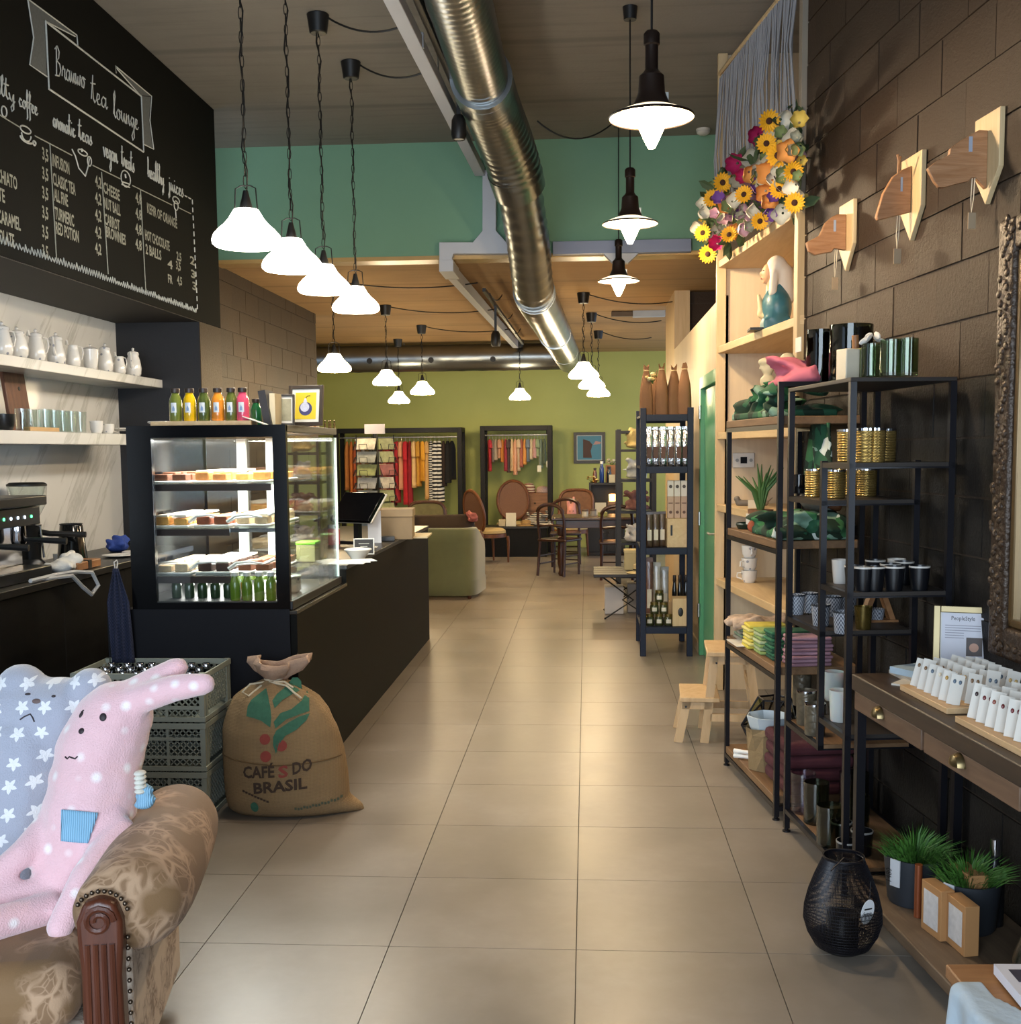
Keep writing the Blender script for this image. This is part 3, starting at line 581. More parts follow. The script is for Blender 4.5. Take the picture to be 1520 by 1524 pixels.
for i in range(5):
    for j in range(2):
        loc = (-3.0-.085*j, at(68+13*i, 636, X=-3.0).y, 1.7055)
        lab = 'clear drinking glass in the double row on the lower marble shelf'
        g0 = tumbler(loc, .036, .125, lab, 'glasses on the lower marble shelf') if g0 is None else dup(g0, loc)
tumbler((-3.0, at(34, 634, X=-3).y, 1.7055), .04, .12, 'clear drinking glass standing against the walnut cutting board', None)
CUPB = M('17181a', .3, name='black_glaze')
def mug(label, loc, mat, r=.042, h=.075, name='cup', hz=0):
    t = thing(name, label, 'cup', loc, hz)
    MB().lathe([(0, 0), (r*.65, 0), (r*.9, h*.3), (r, h), (r*.93, h), (r*.8, h*.3), (0, h*.12)], 20).build('body', mat, t)
    MB().tube([(0, r*.92, h*.8), (0, r*1.5, h*.75), (0, r*1.55, h*.4), (0, r*.85, h*.25)], .005, 6).build('handle', mat, t); return t
mug('black cup with loop handle at the start of the lower marble shelf', (-3., at(8, 637, X=-3).y, 1.7055), CUPB, .05, .085)
mug('white patterned cup standing on the lower shelf past the glasses', (-2.99, at(144, 640, X=-2.99).y, 1.7055), CHINA, .042, .075)
mug('white patterned cup next to the last glass stack, handle to the wall', (-2.99, at(160, 639, X=-2.99).y, 1.7055), CHINA, .045, .06, hz=2.4)
for k, (px, dz, dx) in enumerate(((178, 0, 0), (186, .0, .1))):
    tag(MB().lathe([(0, 0), (.035, .0), (.07, .016), (.068, .02), (.03, .006), (0, .006)], 20).build('saucer', CHINA, None, (-3.08+dx*.6, at(px, 634, X=-3.0).y-.02, 1.706+k*.0205)), ['patterned saucer under another one at the end of the lower shelf', 'patterned saucer lying on top of another at the shelf end'][k], 'saucer')

# back bar
bb = thing('back_bar', 'black back bar cabinet below the marble wall', 'cabinet')
BARF = M('0b0b0c', .5, name='black_laminate', var=.2, spec=.2); BART = M('1b1a19', .35, name='black_worktop')
MB().box((XM+.002, 2.6, 0), (-2.72, YP0-.003, .91)).build('body', BARF, bb)
MB().box((XM+.002, 2.6, .912), (-2.69, YP0-.003, .95)).build('worktop', BART, bb, bev=.004)
for y in (4.2, 5.0, 5.8, 6.6, 7.4): MB().box((-2.7205, y-.002, .08), (-2.7195, y+.002, .9)).build('door_gap', M('050505', .9, name='gap'), bb)
# espresso machine
CHR = M('cfcfd2', .12, 1, name='chrome', var=.05); DKM = M('26282b', .3, .6, name='dark_metal')
em = thing('espresso_machine', 'chrome and black espresso machine on the back bar', 'machine', (-2.99, 5.45, .951))
MB().box((-.26, -.42, .05), (.06, .36, .37)).build('body', CHR, em, bev=.015)
MB().box((-.26, -.42, .37), (.2, .36, .42)).build('cup_tray', DKM, em, bev=.006)
MB().box((-.2, -.4, .0), (.22, .34, .06)).build('drip_tray', DKM, em, bev=.006)
MB().box((.05, -.42, .27), (.16, .36, .365)).build('control_panel', DKM, em, bev=.006)
for k in range(9): MB().cyl((.16, -.3+k*.07, .315), (.164, -.3+k*.07, .315), .008, n=8).build('indicator', emit((.7, .85, 1) if k % 4 else (.1, 1, .3), 3), em)
for y in (-.2, .2):
    MB().lathe([(0, .27), (.038, .27), (.04, .2), (.034, .18), (0, .18)], 16, (.12, y, 0)).build('brew_head', CHR, em)
    MB().tube([(.14, y, .2), (.2, y, .2), (.36, y+.02, .19)], .014, 8, rs=[.01, .013, .017]).build('portafilter', BLK_PL, em)
MB().tube([(.1, .3, .28), (.18, .31, .26), (.2, .3, .1)], .006, 6).build('steam_wand', CHR, em)
gm = thing('coffee_grinder', 'coffee grinder with clear bean hopper beside the espresso machine', 'grinder', (-3.1, 6.22, .951))
MB().lathe([(0, 0), (.085, 0), (.085, .02), (.06, .05), (.065, .22), (.07, .24), (0, .24)], 20).build('body', DKM, gm)
MB().lathe([(.03, .24), (.045, .26), (.1, .36), (.105, .46), (.1, .46), (.04, .265)], 20).build('hopper', GLS, gm)
MB().lathe([(0, .475), (.09, .475), (.107, .465), (.107, .455), (0, .455)], 20).build('hopper_lid', BLK_PL, gm)
MB().tube([(.06, 0, .2), (.12, 0, .19), (.2, .04, .185), (.3, .06, .18)], .016, 8).build('dosing_arm', BLK_PL, gm)
def cloth(name, mat, parent, c, d, seed, vox=.012, n=16):
    random.seed(seed); b = MB(); b.ell((c[0], c[1], c[2]+.012), (d[0]*.55, d[1]*.55, .03), 14, 7); b.ell((c[0], c[1], c[2]+d[2]*.5), (d[0]*.3, d[1]*.3, d[2]*.5), 10, 7)
    for k in range(n): b.ell((c[0]+random.uniform(-d[0], d[0])/2, c[1]+random.uniform(-d[1], d[1])/2, c[2]+random.uniform(0, d[2])), (random.uniform(.02, .05), random.uniform(.02, .06), random.uniform(.012, .025)), 8, 6, (random.random(), random.random(), random.random()*3))
    return remesh(b.build(name, mat, parent), vox, 3)
tag(cloth('crumpled_cloth', M('d9d6cf', .9, name='white_cloth', bump=.3), None, (-2.81, 6.02, .97), (.14, .32, .06), 4), 'crumpled white bar cloth lying before the coffee grinder', 'cloth')
t = thing('waste_bin', 'black tapered glossy counter bin standing on the back bar', 'bin', (-2.93, at(115, 818, X=-2.9).y, .951))
MB().lathe([(0, 0), (.088, 0), (.085, .02), (.062, .225), (.058, .23), (.05, .225), (0, .225)], 24).build('body', M('0d0e0f', .12, name='gloss_black'), t)
MB().lathe([(.059, .226), (.063, .231), (.063, .236), (.057, .236)], 24).build('rim', DKM, t)
t = thing('wooden_tray', 'oak tamping tray with a black strap in front of the tapered bin', 'tray', (-2.8, at(120, 826, X=-2.78).y, .951))
MB().box((-.07, -.15, 0), (.07, .15, .045)).build('tray', OAK, t, bev=.006); MB().box((-.072, -.02, .002), (.073, .02, .049)).build('strap', BLK_PL, t); MB().box((-.02, .15, .01), (.02, .24, .03)).build('handle', OAK, t, bev=.004)
t = mug('small white espresso cup by the tapered bin', (-3.02, at(92, 800, X=-3).y, .951), PLAINC, .035, .06)
tag(cloth('blue_cloth', M('1d3a86', .8, name='blue_cotton', bump=.3), None, (-3.02, 7.25, .965), (.1, .14, .07), 7), 'bunched blue cloth at the pier end of the back bar', 'cloth')
for k, px in enumerate((178, 190)):
    tag(MB().lathe([(0, .004), (.06, .002), (.095, .012), (.093, .016), (.06, .007), (0, .008)], 24).build('plate', PLAINC, None, (-2.86+.03*k, [6.85, 7.08][k], .951)), ['white rimmed plate on the worktop near the oak tray', 'white rimmed plate on the worktop near the blue cloth'][k], 'plate')
t = thing('soap_dispenser', 'steel pump dispenser at the far end of the back bar', 'dispenser', (-2.9, 7.5, .951))
MB().lathe([(0, 0), (.033, 0), (.034, .1), (.022, .12), (.012, .125), (0, .125)], 16).build('bottle', DKM, t); MB().tube([(0, 0, .12), (0, 0, .17), (.05, 0, .165)], .006, 6).build('pump', CHR, t)
tag(MB().tube([(-2.72, 5.45, .963), (-2.715, 5.7, .966), (-2.7, 5.9, .962), (-2.66, 6.02, .945), (-2.645, 6.06, .87), (-2.65, 5.98, .83), (-2.66, 5.9, .88), (-2.67, 5.8, .952), (-2.72, 5.6, .957)], .011, 6).build('apron_strap', M('c4c2bf', .9, name='white_strap')), 'white apron strap looped over the worktop edge', 'strap')
t = thing('hanging_towel', 'dark blue checked towel hanging by a white loop at the corner of the cake case', 'towel', (-2.145, 5.118, .555), -PI/2); t.scale = (.6, .42, .56)
b = MB(); n = 12; rows = 14; vs = []
for k in range(rows+1):
    z = .9-.78*k/rows; wd = .05+.15*min(1, k/5)
    for i in range(n+1): vs.append((.008+.014*math.sin(i*1.7+k*.2)+.004*k/rows, (i/n-.5)*wd*2*.62+.04*k/rows, z))
b.add(vs, [(k*(n+1)+i, k*(n+1)+i+1, (k+1)*(n+1)+i+1, (k+1)*(n+1)+i) for k in range(rows) for i in range(n)])
s = NT('checked_cotton'); ck = s.add('ShaderNodeTexChecker'); s.L.new(s.co((1, 1, 1)), ck.inputs[0]); ck.inputs['Scale'].default_value = 70; ck.inputs[1].default_value = srgb('2b3048')+(1,); ck.inputs[2].default_value = srgb('1d2236')+(1,); s.col(ck.outputs[0]); s.set(rough=.95)
o = b.build('towel_cloth', s.m, t); q = o.modifiers.new('solid', 'SOLIDIFY'); q.thickness = .006
MB().tube([(.012, -.01, .9), (.01, -.02, .95), (-.01, 0, .965), (.01, .02, .95), (.012, .01, .9)], .006, 6).build('loop', M('d8d5cf', .8, name='white_tape'), t)

# ================================================================ BAR COUNTER AND CAKE CASE
CX0, CX1, CY0 = -2.15, -1.325, 5.15
bc = thing('bar_counter', 'long black bar counter with a raised worktop behind the cake case', 'counter')
BKF = M('0a0906', .6, name='black_brown_panel', var=.15, spec=.12); NAVY = M('0b0c13', .55, name='navy_panel', var=.1, spec=.2)
MB().box((CX0, CY0+.01, 0), (CX1, 6.26, .84)).box((CX0, 6.26, 0), (CX1, 9.57, .93)).build('body', BKF, bc)
MB().box((CX0-.06, CY0-.005, 0), (CX1-.03, CY0+.0105, .865)).build('end_panel', NAVY, bc)
MB().box((CX0, CY0-.002, .84), (CX1+.004, 6.26, .858)).build('ledge', M('2a2723', .25, name='ledge_edge'), bc, bev=.003)
MB().box((CX0, 6.262, .93), (CX1+.006, 9.58, .955)).build('worktop', BART, bc, bev=.003)
cc = thing('cake_display_case', 'glass cake display case in a black frame, lit from inside', 'display case', (0, 0, 0))
X0, X1, Y0, Y1, Z0, Z1 = -2.09, -1.352, 5.15, 6.22, .86, 1.705
GB = M('08080a', .16, name='black_glass', var=.05, spec=.25); WHT = M('e8e8e6', .4, name='white_panel', var=.03)
MB().box((X0, Y0+.01, Z0), (X1+.01, Y1, Z0+.04)).build('base', BLK_PL, cc, bev=.003)
MB().box((X0, Y0+.004, Z1-.035), (X1, Y1, Z1)).build('top', BLK_PL, cc, bev=.003)
MB().box((X0, Y0, Z0), (X0+.115, Y0+.03, Z1)).build('front_border', GB, cc); MB().box((X1-.062, Y0, Z0), (X1, Y0+.03, Z1)).build('front_border', GB, cc)
MB().box((X0+.115, Y0, Z0), (X1-.062, Y0+.03, Z0+.035)).build('front_border', GB, cc); MB().box((X0+.115, Y0, Z1-.055), (X1-.062, Y0+.03, Z1)).build('front_border', GB, cc)
MB().box((X0, Y0+.03, Z0+.04), (X0+.012, Y1, Z1-.035)).build('side_wall', GB, cc)
PANE = clear_glass('display_glass', (.97, .99, .98), .1)
MB().box((X0+.115, Y0+.006, Z0+.035), (X1-.062, Y0+.014, Z1-.055)).build('front_pane', PANE, cc)
MB().box((X1-.012, Y0+.03, Z0+.04), (X1-.004, Y1-.01, Z1-.05)).build('side_pane', PANE, cc)
MB().box((X1-.014, Y1-.014, Z0+.04), (X1-.002, Y1, Z1-.05)).build('pane_edge', emit((.75, .92, .88), .35, 'glass_edge_glow'), cc)  # bright pane edge: a faint glow put into the material, no lamp here
MB().box((X0+.02, Y1-.03, Z0+.04), (X1-.02, Y1-.022, Z1-.05)).build('back_pane', PANE, cc)
for x in (X0+.2, X0+.36): MB().box((x, Y1-.06, Z0+.04), (x+.05, Y1-.035, Z1-.05)).build('shelf_post', WHT, cc)
MB().box((X0+.12, Y0+.06, Z1-.052), (X1-.08, Y0+.1, Z1-.036)).build('light_strip', emit((1, .98, .94), 9, 'led_strip'), cc)
area('case_light', (X0+.38, Y0+.5, Z1-.06), (0, 0, 0), .55, .7, 34, (1, .97, .92)).parent = cc
SHZ = (1.44, 1.232, 1.01)
SHG = clear_glass('shelf_glass', (.9, .96, .94), .14)
for k, z in enumerate(SHZ):
    yf = Y0+.1+.0*k; sf = MB().box((X0+.03, yf, z-.008), (X1-.1+.03*k, Y1-.08, z)).build('glass_shelf', SHG, cc)
    MB().box((X0+.03, yf-.012, z-.035), (X1-.3 if k else X1-.1, yf, z-.004)).build('shelf_rail', M('3a2c26', .25, .4, name='bronze_rail'), cc)
    MB().box((X1-.3, yf-.006, z-.02), (X1-.1+.03*k, yf, z-.002)).build('shelf_rail', CHR, cc)
    area('shelf_light', (X0+.38, Y0+.5, z-.02), (0, 0, 0), .5, .6, 17, (1, .97, .92)).parent = cc
# what is in the case
random.seed(21)
def cake_mat(a, b): return M(a, .8, var=.3, scale=45, bump=.4, bscale=90, name='cake')
CK = [cake_mat(c, 0) for c in ('6b3d1f', 'b9793a', 'd9a04e', '8a4a2a', 'c9b08a', '3d2416')]
CREAM = M('efe6d2', .6, name='cream', var=.08); TRAY = M('efeeea', .2, name='white_tray', var=.03)
kinds = ['brownie squares', 'caramel slices', 'golden flapjacks', 'nut bars', 'pale sponge slices', 'dark chocolate bites']
place = ['top glass shelf', 'middle glass shelf', 'low glass shelf']
pos = ['beside the black side wall', 'between two other trays', 'beside the clear side pane']
for k, z in enumerate(SHZ):
    for i in range(3):
        cx = X0+.14+.185*i; mi = (k*2+i) % 6
        t = thing('cake_tray', f'white tray of {kinds[mi]} on the {place[k]}, {pos[i]}', 'tray', (cx, Y0+.36+.03*i, z+.0005))
        MB().box((-.085, -.22, 0), (.085, .36, .01)).build('tray', TRAY, t, bev=.004)
        for a in range(2):
            for b_ in range(5):
                o = MB().box((-.032, -.042, 0), (.032, .042, random.choice((.03, .038)))).build('cake_piece', CK[mi], t, (-.042+.084*a, -.165+.105*b_, .011), random.uniform(-.08, .08), bev=.004)
                if (mi+k) % 2: MB().box((-.028, -.038, 0), (.028, .038, .008)).build('icing', CREAM, o, (0, 0, .039))
        if k: tg = thing('cake_tongs', f'white serving tongs resting on the {kinds[mi]} of the {place[k]}', 'tongs', (cx-.05, Y0+.16, z+.012)); \
            MB().tube([(-.06, .02, .012), (-.02, .01, .04), (.04, .02, .045), (.1, .06, .03), (.14, .1, .05)], .006, 6, rs=[.009, .007, .006, .006, .008]).build('arm', TRAY, tg); MB().tube([(-.06, .03, .008), (-.02, .03, .03), (.04, .04, .033), (.1, .08, .028), (.14, .11, .045)], .005, 6).build('arm', TRAY, tg)
GLQ = {}
def bottle(label, loc, liq, cap, r=.029, h=.15, group=None, label_=True, name='juice_bottle'):
    t = thing(name, label, 'bottle', loc, 0, group)
    MB().lathe([(0, 0), (r*.92, 0), (r, .006), (r, h*.6), (r*.93, h*.68), (r*.66, h*.8), (r*.6, h*.84), (r*.6, h*.88), (0, h*.88)], 20).build('glass_body', liq, t)
    MB().lathe([(r*.62, h*.86), (r*.72, h*.87), (r*.72, h*.99), (r*.66, h), (0, h)], 18).build('cap', cap, t)
    if label_:
        MB().lathe([(r*1.012, h*.26), (r*1.016, h*.3), (r*1.012, h*.56)], 8, a0=-PI/2-.45, a1=-PI/2+.45).build('label', M('d6dce0', .5, name='paper_label', var=.05), t)
        b = MB(); b.lathe([(r*1.022, h*.31), (r*1.022, h*.4)], 5, a0=-PI/2-.2, a1=-PI/2+.2); b.add([(-.005, -r*1.024, h*.4), (.005, -r*1.024, h*.4), (0, -r*1.024, h*.48)], [(0, 1, 2)]); b.build('drop_mark', M('7f9cc4', .5, name='blue_ink'), t)
    return t
def juice(c): return M(c, .12, name='juice_in_glass', var=.12, scale=25, coat=.6)
CAP = M('2b201c', .4, name='dark_cap'); CAPW = M('e4e2da', .4, name='white_cap')
pl = tag(MB().box((-.235, -.05, 0), (.235, .05, .02)).build('display_plank', PINEX, None, (at(304, 629, Y=5.26).x, 5.26, Z1+.001)), 'oak plank on top of the cake case, under the juice bottles', 'plank')
names = ['green', 'yellow', 'dark green', 'orange', 'olive', 'pink']
for x, c, nm in zip((262, 283, 304, 325, 345, 362), ('64702f', 'd6ad12', '475526', 'd8862a', '56602a', 'd54f6e'), names):
    bottle(f'small {nm} juice bottle with dark cap on the oak plank', (at(x, 620, Y=5.25).x, 5.25, Z1+.0215), juice(c), CAP)
for k in range(4):
    bottle('green juice bottle with white cap on the floor of the cake case', (X1-.1-.056*k, Y0+.048, Z0+.041), juice('6a8a1e'), CAPW, .024, .13, 'white capped bottles in the cake case', False)
for k in range(5):
    bottle('slim dark green bottle at the back of the cake case floor', (X0+.16+.062*k, Y0+.14, Z0+.041), juice('28421f'), M('1d2a18', .4, name='green_cap'), .024, .095, 'dark bottles in the cake case', False)
t = thing('honey_jar', 'amber jar standing between green bottles in the cake case', 'jar', (X0+.475, Y0+.12, Z0+.041)); MB().lathe([(0, 0), (.034, 0), (.036, .07), (.03, .078), (0, .078)], 18).build('jar', juice('c58a24'), t); MB().lathe([(0, .078), (.034, .078), (.034, .092), (0, .092)], 18).build('lid', CHR, t)
t = thing('cake_pot', 'white round cake pot with black print by the side pane of the case', 'pot', (X1-.13, Y0+.36, Z0+.041))
MB().lathe([(0, 0), (.08, 0), (.09, .01), (.088, .07), (.082, .07), (.08, .02), (0, .02)], 24).build('pot', CHINA, t); MB().lathe([(0, .095), (.05, .09), (.092, .08), (.094, .071), (0, .071)], 24).build('lid', PLAINC, t)
t = thing('tea_tin', 'olive tea tin with a green lid inside the cake case', 'tin', (X1-.1, Y0+.78, SHZ[2]+.001)); MB().box((-.05, -.06, 0), (.05, .06, .09)).build('tin', M('8a8a5c', .4, name='olive_tin'), t, bev=.004); MB().box((-.052, -.062, .09), (.052, .062, .105)).build('lid', M('7fd03a', .4, name='lime_lid'), t, bev=.003)
for k, (dx, dy, rr) in enumerate(((.06, .3, .07), (.14, .42, .06))): tag(MB().lathe([(0, 0), (rr*.5, 0), (rr, .022), (rr*.97, .026), (rr*.5, .006), (0, .006)], 22).build('small_plate', CHINA, None, (X0+dx, Y0+dy, Z1+.001)), ['patterned plate lying on the corner of the cake case roof', 'smaller patterned plate on the cake case roof behind the first'][k], 'plate')
# things standing on the case roof
def tilt_frame(label, loc, w_, h_, rz, lean, fr, cw, art, name='framed_print', mat_w=.025, th=.015, cat='picture'):
    t = thing(name, label, cat, loc, 0, rot=Euler((lean, 0, rz)))
    for a, b in (((-w_/2, 0), (-w_/2+cw, h_)), ((w_/2-cw, 0), (w_/2, h_)), ((-w_/2+cw, 0), (w_/2-cw, cw)), ((-w_/2+cw, h_-cw), (w_/2-cw, h_))): MB().box((a[0], -th, a[1]), (b[0], th*.2, b[1])).build('frame_bar', fr, t, bev=.002)
    MB().box((-w_/2+cw, -th*.5, cw), (w_/2-cw, 0, h_-cw)).build('mat_board', M('d9d7cf', .6, name='mat_board', var=.03), t)
    art(t, w_, h_, -th*.5-.001); return t
def art_bauble(t, w_, h_, y):
    MB().box((-w_*.3, y-.0005, h_*.16), (w_*.3, y+.0005, h_*.82)).build('print', M('d3bb22', .6, name='yellow_print', var=.08), t)
    MB().cyl((0, y-.0008, h_*.42), (0, y-.0016, h_*.42), w_*.19, n=24).build('print_ball', M('2c2f66', .6, name='blue_ink'), t)
    MB().cyl((-w_*.02, y-.0018, h_*.46), (-w_*.02, y-.0024, h_*.46), w_*.13, n=20).build('print_shine', M('b9bdd2', .6, name='pale_ink', var=.4, scale=80), t)
    MB().prism([(-w_*.07, h_*.58), (w_*.05, h_*.57), (w_*.01, h_*.68), (-w_*.03, h_*.68)], y-.0022, y-.0015, 'y').build('print_cap', M('b9bdd2', .6, name='pale_ink', var=.4, scale=80), t)
    MB().tube([(0, y-.002, h_*.68), (w_*.05, y-.002, h_*.74), (w_*.13, y-.002, h_*.74)], .0016, 4).build('print_string', M('35353a', .6, name='dark_ink'), t)
P = at(455, 634, Y=5.62)
tilt_frame('framed yellow print of a blue bauble leaning on the cake case', (P.x, 5.62, Z1+.002), .178, .2, -.12, -.16, M('31261d', .4, name='dark_frame'), .018, art_bauble)
def stand(name, label, cat, px, Y, d, mat, rot=(0, 0, 0), dz=0.): return tag(link(name, MB().box((-d[0]/2, -d[1]/2, 0), (d[0]/2, d[1]/2, d[2])).mesh(name, mat, False), None, (at(px, 630, Y=Y).x, Y, Z1+.001+dz), rot=rot), label, cat)
stand('ring_binder', 'black ring binder leaning beside the pink juice bottle', 'binder', 404, 5.42, (.035, .13, .165), M('1c1f24', .6, name='black_card'), (0, -.16, 0))
stand('recipe_book', 'cream spined book standing beside the black binder', 'book', 411, 5.44, (.026, .12, .15), M('cfc3a4', .7, name='cream_cloth'))
def art_plain(t, w_, h_, y): MB().box((-w_*.33, y-.001, h_*.15), (w_*.33, y, h_*.85)).build('print', M('8e8a72', .6, name='sepia_print', var=.5, scale=30), t)
P = at(425, 632, Y=5.5); tilt_frame('small dark framed sepia card next to the bauble print', (P.x, 5.5, Z1+.002), .09, .15, .1, -.14, M('2c241c', .4, name='dark_frame2'), .01, art_plain)
t = bottle('green glass bottle standing behind the pink juice', (at(382, 626, Y=5.5).x, 5.5, Z1+.001), juice('1d5a35'), CAP, .028, .13, None, False, 'green_bottle')
tag(MB().box((-.06, -.04, 0), (.06, .04, .004)).build('price_card', M('dcd9ce', .7, name='white_card'), None, (at(385, 631, Y=5.3).x, 5.26, Z1+.018), .2), 'white price card sloping off the oak plank', 'card').rotation_euler = (0, .35, .1)
for k in range(4): tag(MB().lathe([(0, 0), (.008, 0), (.004, .008), (.007, .02), (.002, .03), (.006, .036), (0, .044)], 8).build('chess_piece', M('5b4a28', .35, .6, name='brass'), None, (at(484+4*k, 634, Y=6.1).x, 6.1+.03*(k % 2), Z1+.001)), 'tiny brass figurine standing behind the bauble print', 'figurine', 'brass figurines on the cake case')
for k in range(4): tag(MB().box((-.006, -.02, 0), (.006, .02, .12-.01*k)).build('thin_booklet', M(['c98d5c', 'd9b98a', 'b97c4a', 'e0cfae'][k], .7, name='booklet'), None, (at(464+3*k, 632, Y=5.95).x, 5.95, Z1+.001), .1), 'thin tan booklet standing behind the bauble print', 'booklet', 'booklets on the cake case')
# things on the raised worktop
ZT = .956
def on_top(px, py): return at(px, py, Z=ZT)
P = on_top(533, 832); t = thing('serving_bowl', 'white ribbed bowl on the counter worktop beside the cake case', 'bowl', P)
MB().lathe([(0, 0), (.04, 0), (.045, .012), (.075, .05), (.082, .056), (.078, .06), (.07, .05), (.04, .015), (0, .012)], 28).build('bowl', PLAINC, t)
MB().ell((0, 0, .052), (.07, .07, .016), 20, 6).build('contents', M('e6e3da', .8, name='sugar'), t)
for k in range(3): tag(MB().box((-.1, -.07, 0), (.1, .07, .003)).build('paper_sheet', M('d5d8d6', .7, name='paper'), None, (on_top(518, 838).x+.02*k, on_top(518, 838).y+.03*k, ZT+.0004+.0034*k), .2*k), ['sheet of paper at the counter edge, lowest of three', 'sheet of paper in the middle of three at the counter edge', 'sheet of paper on top of two others at the counter edge'][k], 'paper')
def art_chalk(t, w_, h_, y):
    MB().box((-w_*.44, y-.001, h_*.08), (w_*.44, y, h_*.92)).build('slate', M('15151a', .6, name='slate'), t)
    for k, ww in enumerate((.5, .34, .45)): MB().box((-w_*ww/2, y-.0015, h_*(.66-.18*k)), (w_*ww/2, y-.001, h_*(.7-.18*k))).build('chalk_line', CH, t)
P = on_top(542, 826); tilt_frame('small slate sign in a white frame behind the ribbed bowl', P, .125, .1, .15, -.25, M('d8d8d4', .5, name='white_frame'), .006, art_chalk, 'slate_sign', cat='sign')
P = on_top(533, 808); t = thing('cash_screen', 'tilted black touch screen till on the counter', 'till', P, -.5)
MB().box((-.1, -.1, 0), (.1, .1, .02)).build('foot', DKM, t, bev=.006); MB().box((-.02, -.02, .02), (.02, .02, .2)).build('stem', DKM, t)
MB().xf(Matrix.Translation((0, 0, .24)) @ Euler((-.75, 0, 0)).to_matrix().to_4x4()).box((-.17, -.015, -.12), (.17, .015, .13)).build('screen', GB, t, bev=.005)
MB().xf(Matrix.Translation((0, .012, .24)) @ Euler((-.75, 0, 0)).to_matrix().to_4x4()).box((-.175, .004, -.125), (.175, .02, .135)).build('screen_back', M('b8b6ae', .4, name='grey_shell'), t, bev=.006)
P = on_top(558, 808); t = thing('leaflet_stand', 'white upright leaflet stand in front of the kraft box', 'stand', P, .25); MB().xf(Matrix.Rotation(-.08, 4, 'X')).box((-.045, -.006, 0), (.045, .006, .22)).build('leaflet', M('d3d8e2', .6, name='pale_card'), t); MB().box((-.045, -.02, 0), (.045, .05, .006)).build('foot', M('c9ced8', .5, name='clear_foot'), t)
P = on_top(528, 812); t = thing('biscuit_jar', 'jar of red and white sweets beside the till', 'jar', P+Vector((-.16, .1, 0))); MB().lathe([(0, 0), (.04, 0), (.042, .1), (.036, .11), (0, .11)], 18).build('jar', M('a8545a', .25, name='sweets', var=.5, scale=40), t); MB().lathe([(0, .11), (.042, .11), (.042, .135), (0, .135)], 18).build('lid', CHR, t)
P = on_top(588, 803); t = thing('kraft_box', 'brown kraft cardboard box with a lid on the counter', 'box', P+Vector((0, .12, 0)), .08)
KR = M('8c7a60', .8, name='kraft_card', bump=.1); MB().box((-.115, -.12, 0), (.115, .12, .16)).build('box', KR, t, bev=.003); MB().box((-.12, -.125, .16), (.12, .125, .215)).build('lid', M('9a876b', .8, name='kraft_lid'), t, bev=.003)
P = on_top(572, 803); tag(MB().box((-.07, -.05, 0), (.07, .05, .03)).build('card_terminal', M('3a4048', .5, name='grey_plastic'), None, P+Vector((.02, -.1, 0)), .2, bev=.004), 'grey card terminal lying before the kraft box', 'terminal')
P = on_top(618, 799); tag(MB().box((-.12, -.2, 0), (.12, .2, .012)).build('paper_stack', M('d9cba6', .7, name='cream_paper'), None, P+Vector((-.02, .05, 0)), .05), 'stack of cream paper at the far end of the counter', 'paper')
P = on_top(551, 820); t = thing('small_dish', 'small white dish between the slate sign and the leaflet stand', 'dish', P); MB().lathe([(0, 0), (.025, 0), (.05, .025), (.047, .028), (.02, .008), (0, .008)], 20).build('dish', PLAINC, t); MB().ell((0, 0, .02), (.035, .035, .02), 14, 6).build('nuts', M('9a7a52', .8, name='nuts', var=.4, scale=60), t)

# ================================================================ FRONT LEFT: CRATES, SACK, ARMCHAIR, SOFT TOYS
from mathutils.bvhtree import BVHTree
CRG = M('8f9488', .6, name='grey_green_plastic', var=.06)
def lattice(b, w_, h_, bars, t=.004):
    """diagonal lattice filling w x h in the local xz plane"""
    st = w_/bars
    for sgn in (1, -1):
        k = -int(h_/st)-1
        while k*st < w_+h_:
            x0, z0, x1, z1 = k*st, 0., k*st+h_, h_
            if sgn < 0: x0, x1 = x1, x0
            (xa, za), (xb, zb) = ((x0, 0.), (x1, h_)) if x0 < x1 else ((x1, h_), (x0, 0.))
            if xb > 0 and xa < w_:
                f = lambda x: za+(zb-za)*(x-xa)/(xb-xa)
                pa, pb = (max(xa, 0), f(max(xa, 0))), (min(xb, w_), f(min(xb, w_)))
                if pb[0]-pa[0] > .004: b.bar((pa[0], 0, pa[1]), (pb[0], 0, pb[1]), .0055, .005)
            k += 1
    return b
CW, CD, CHT = .58, .37, .212
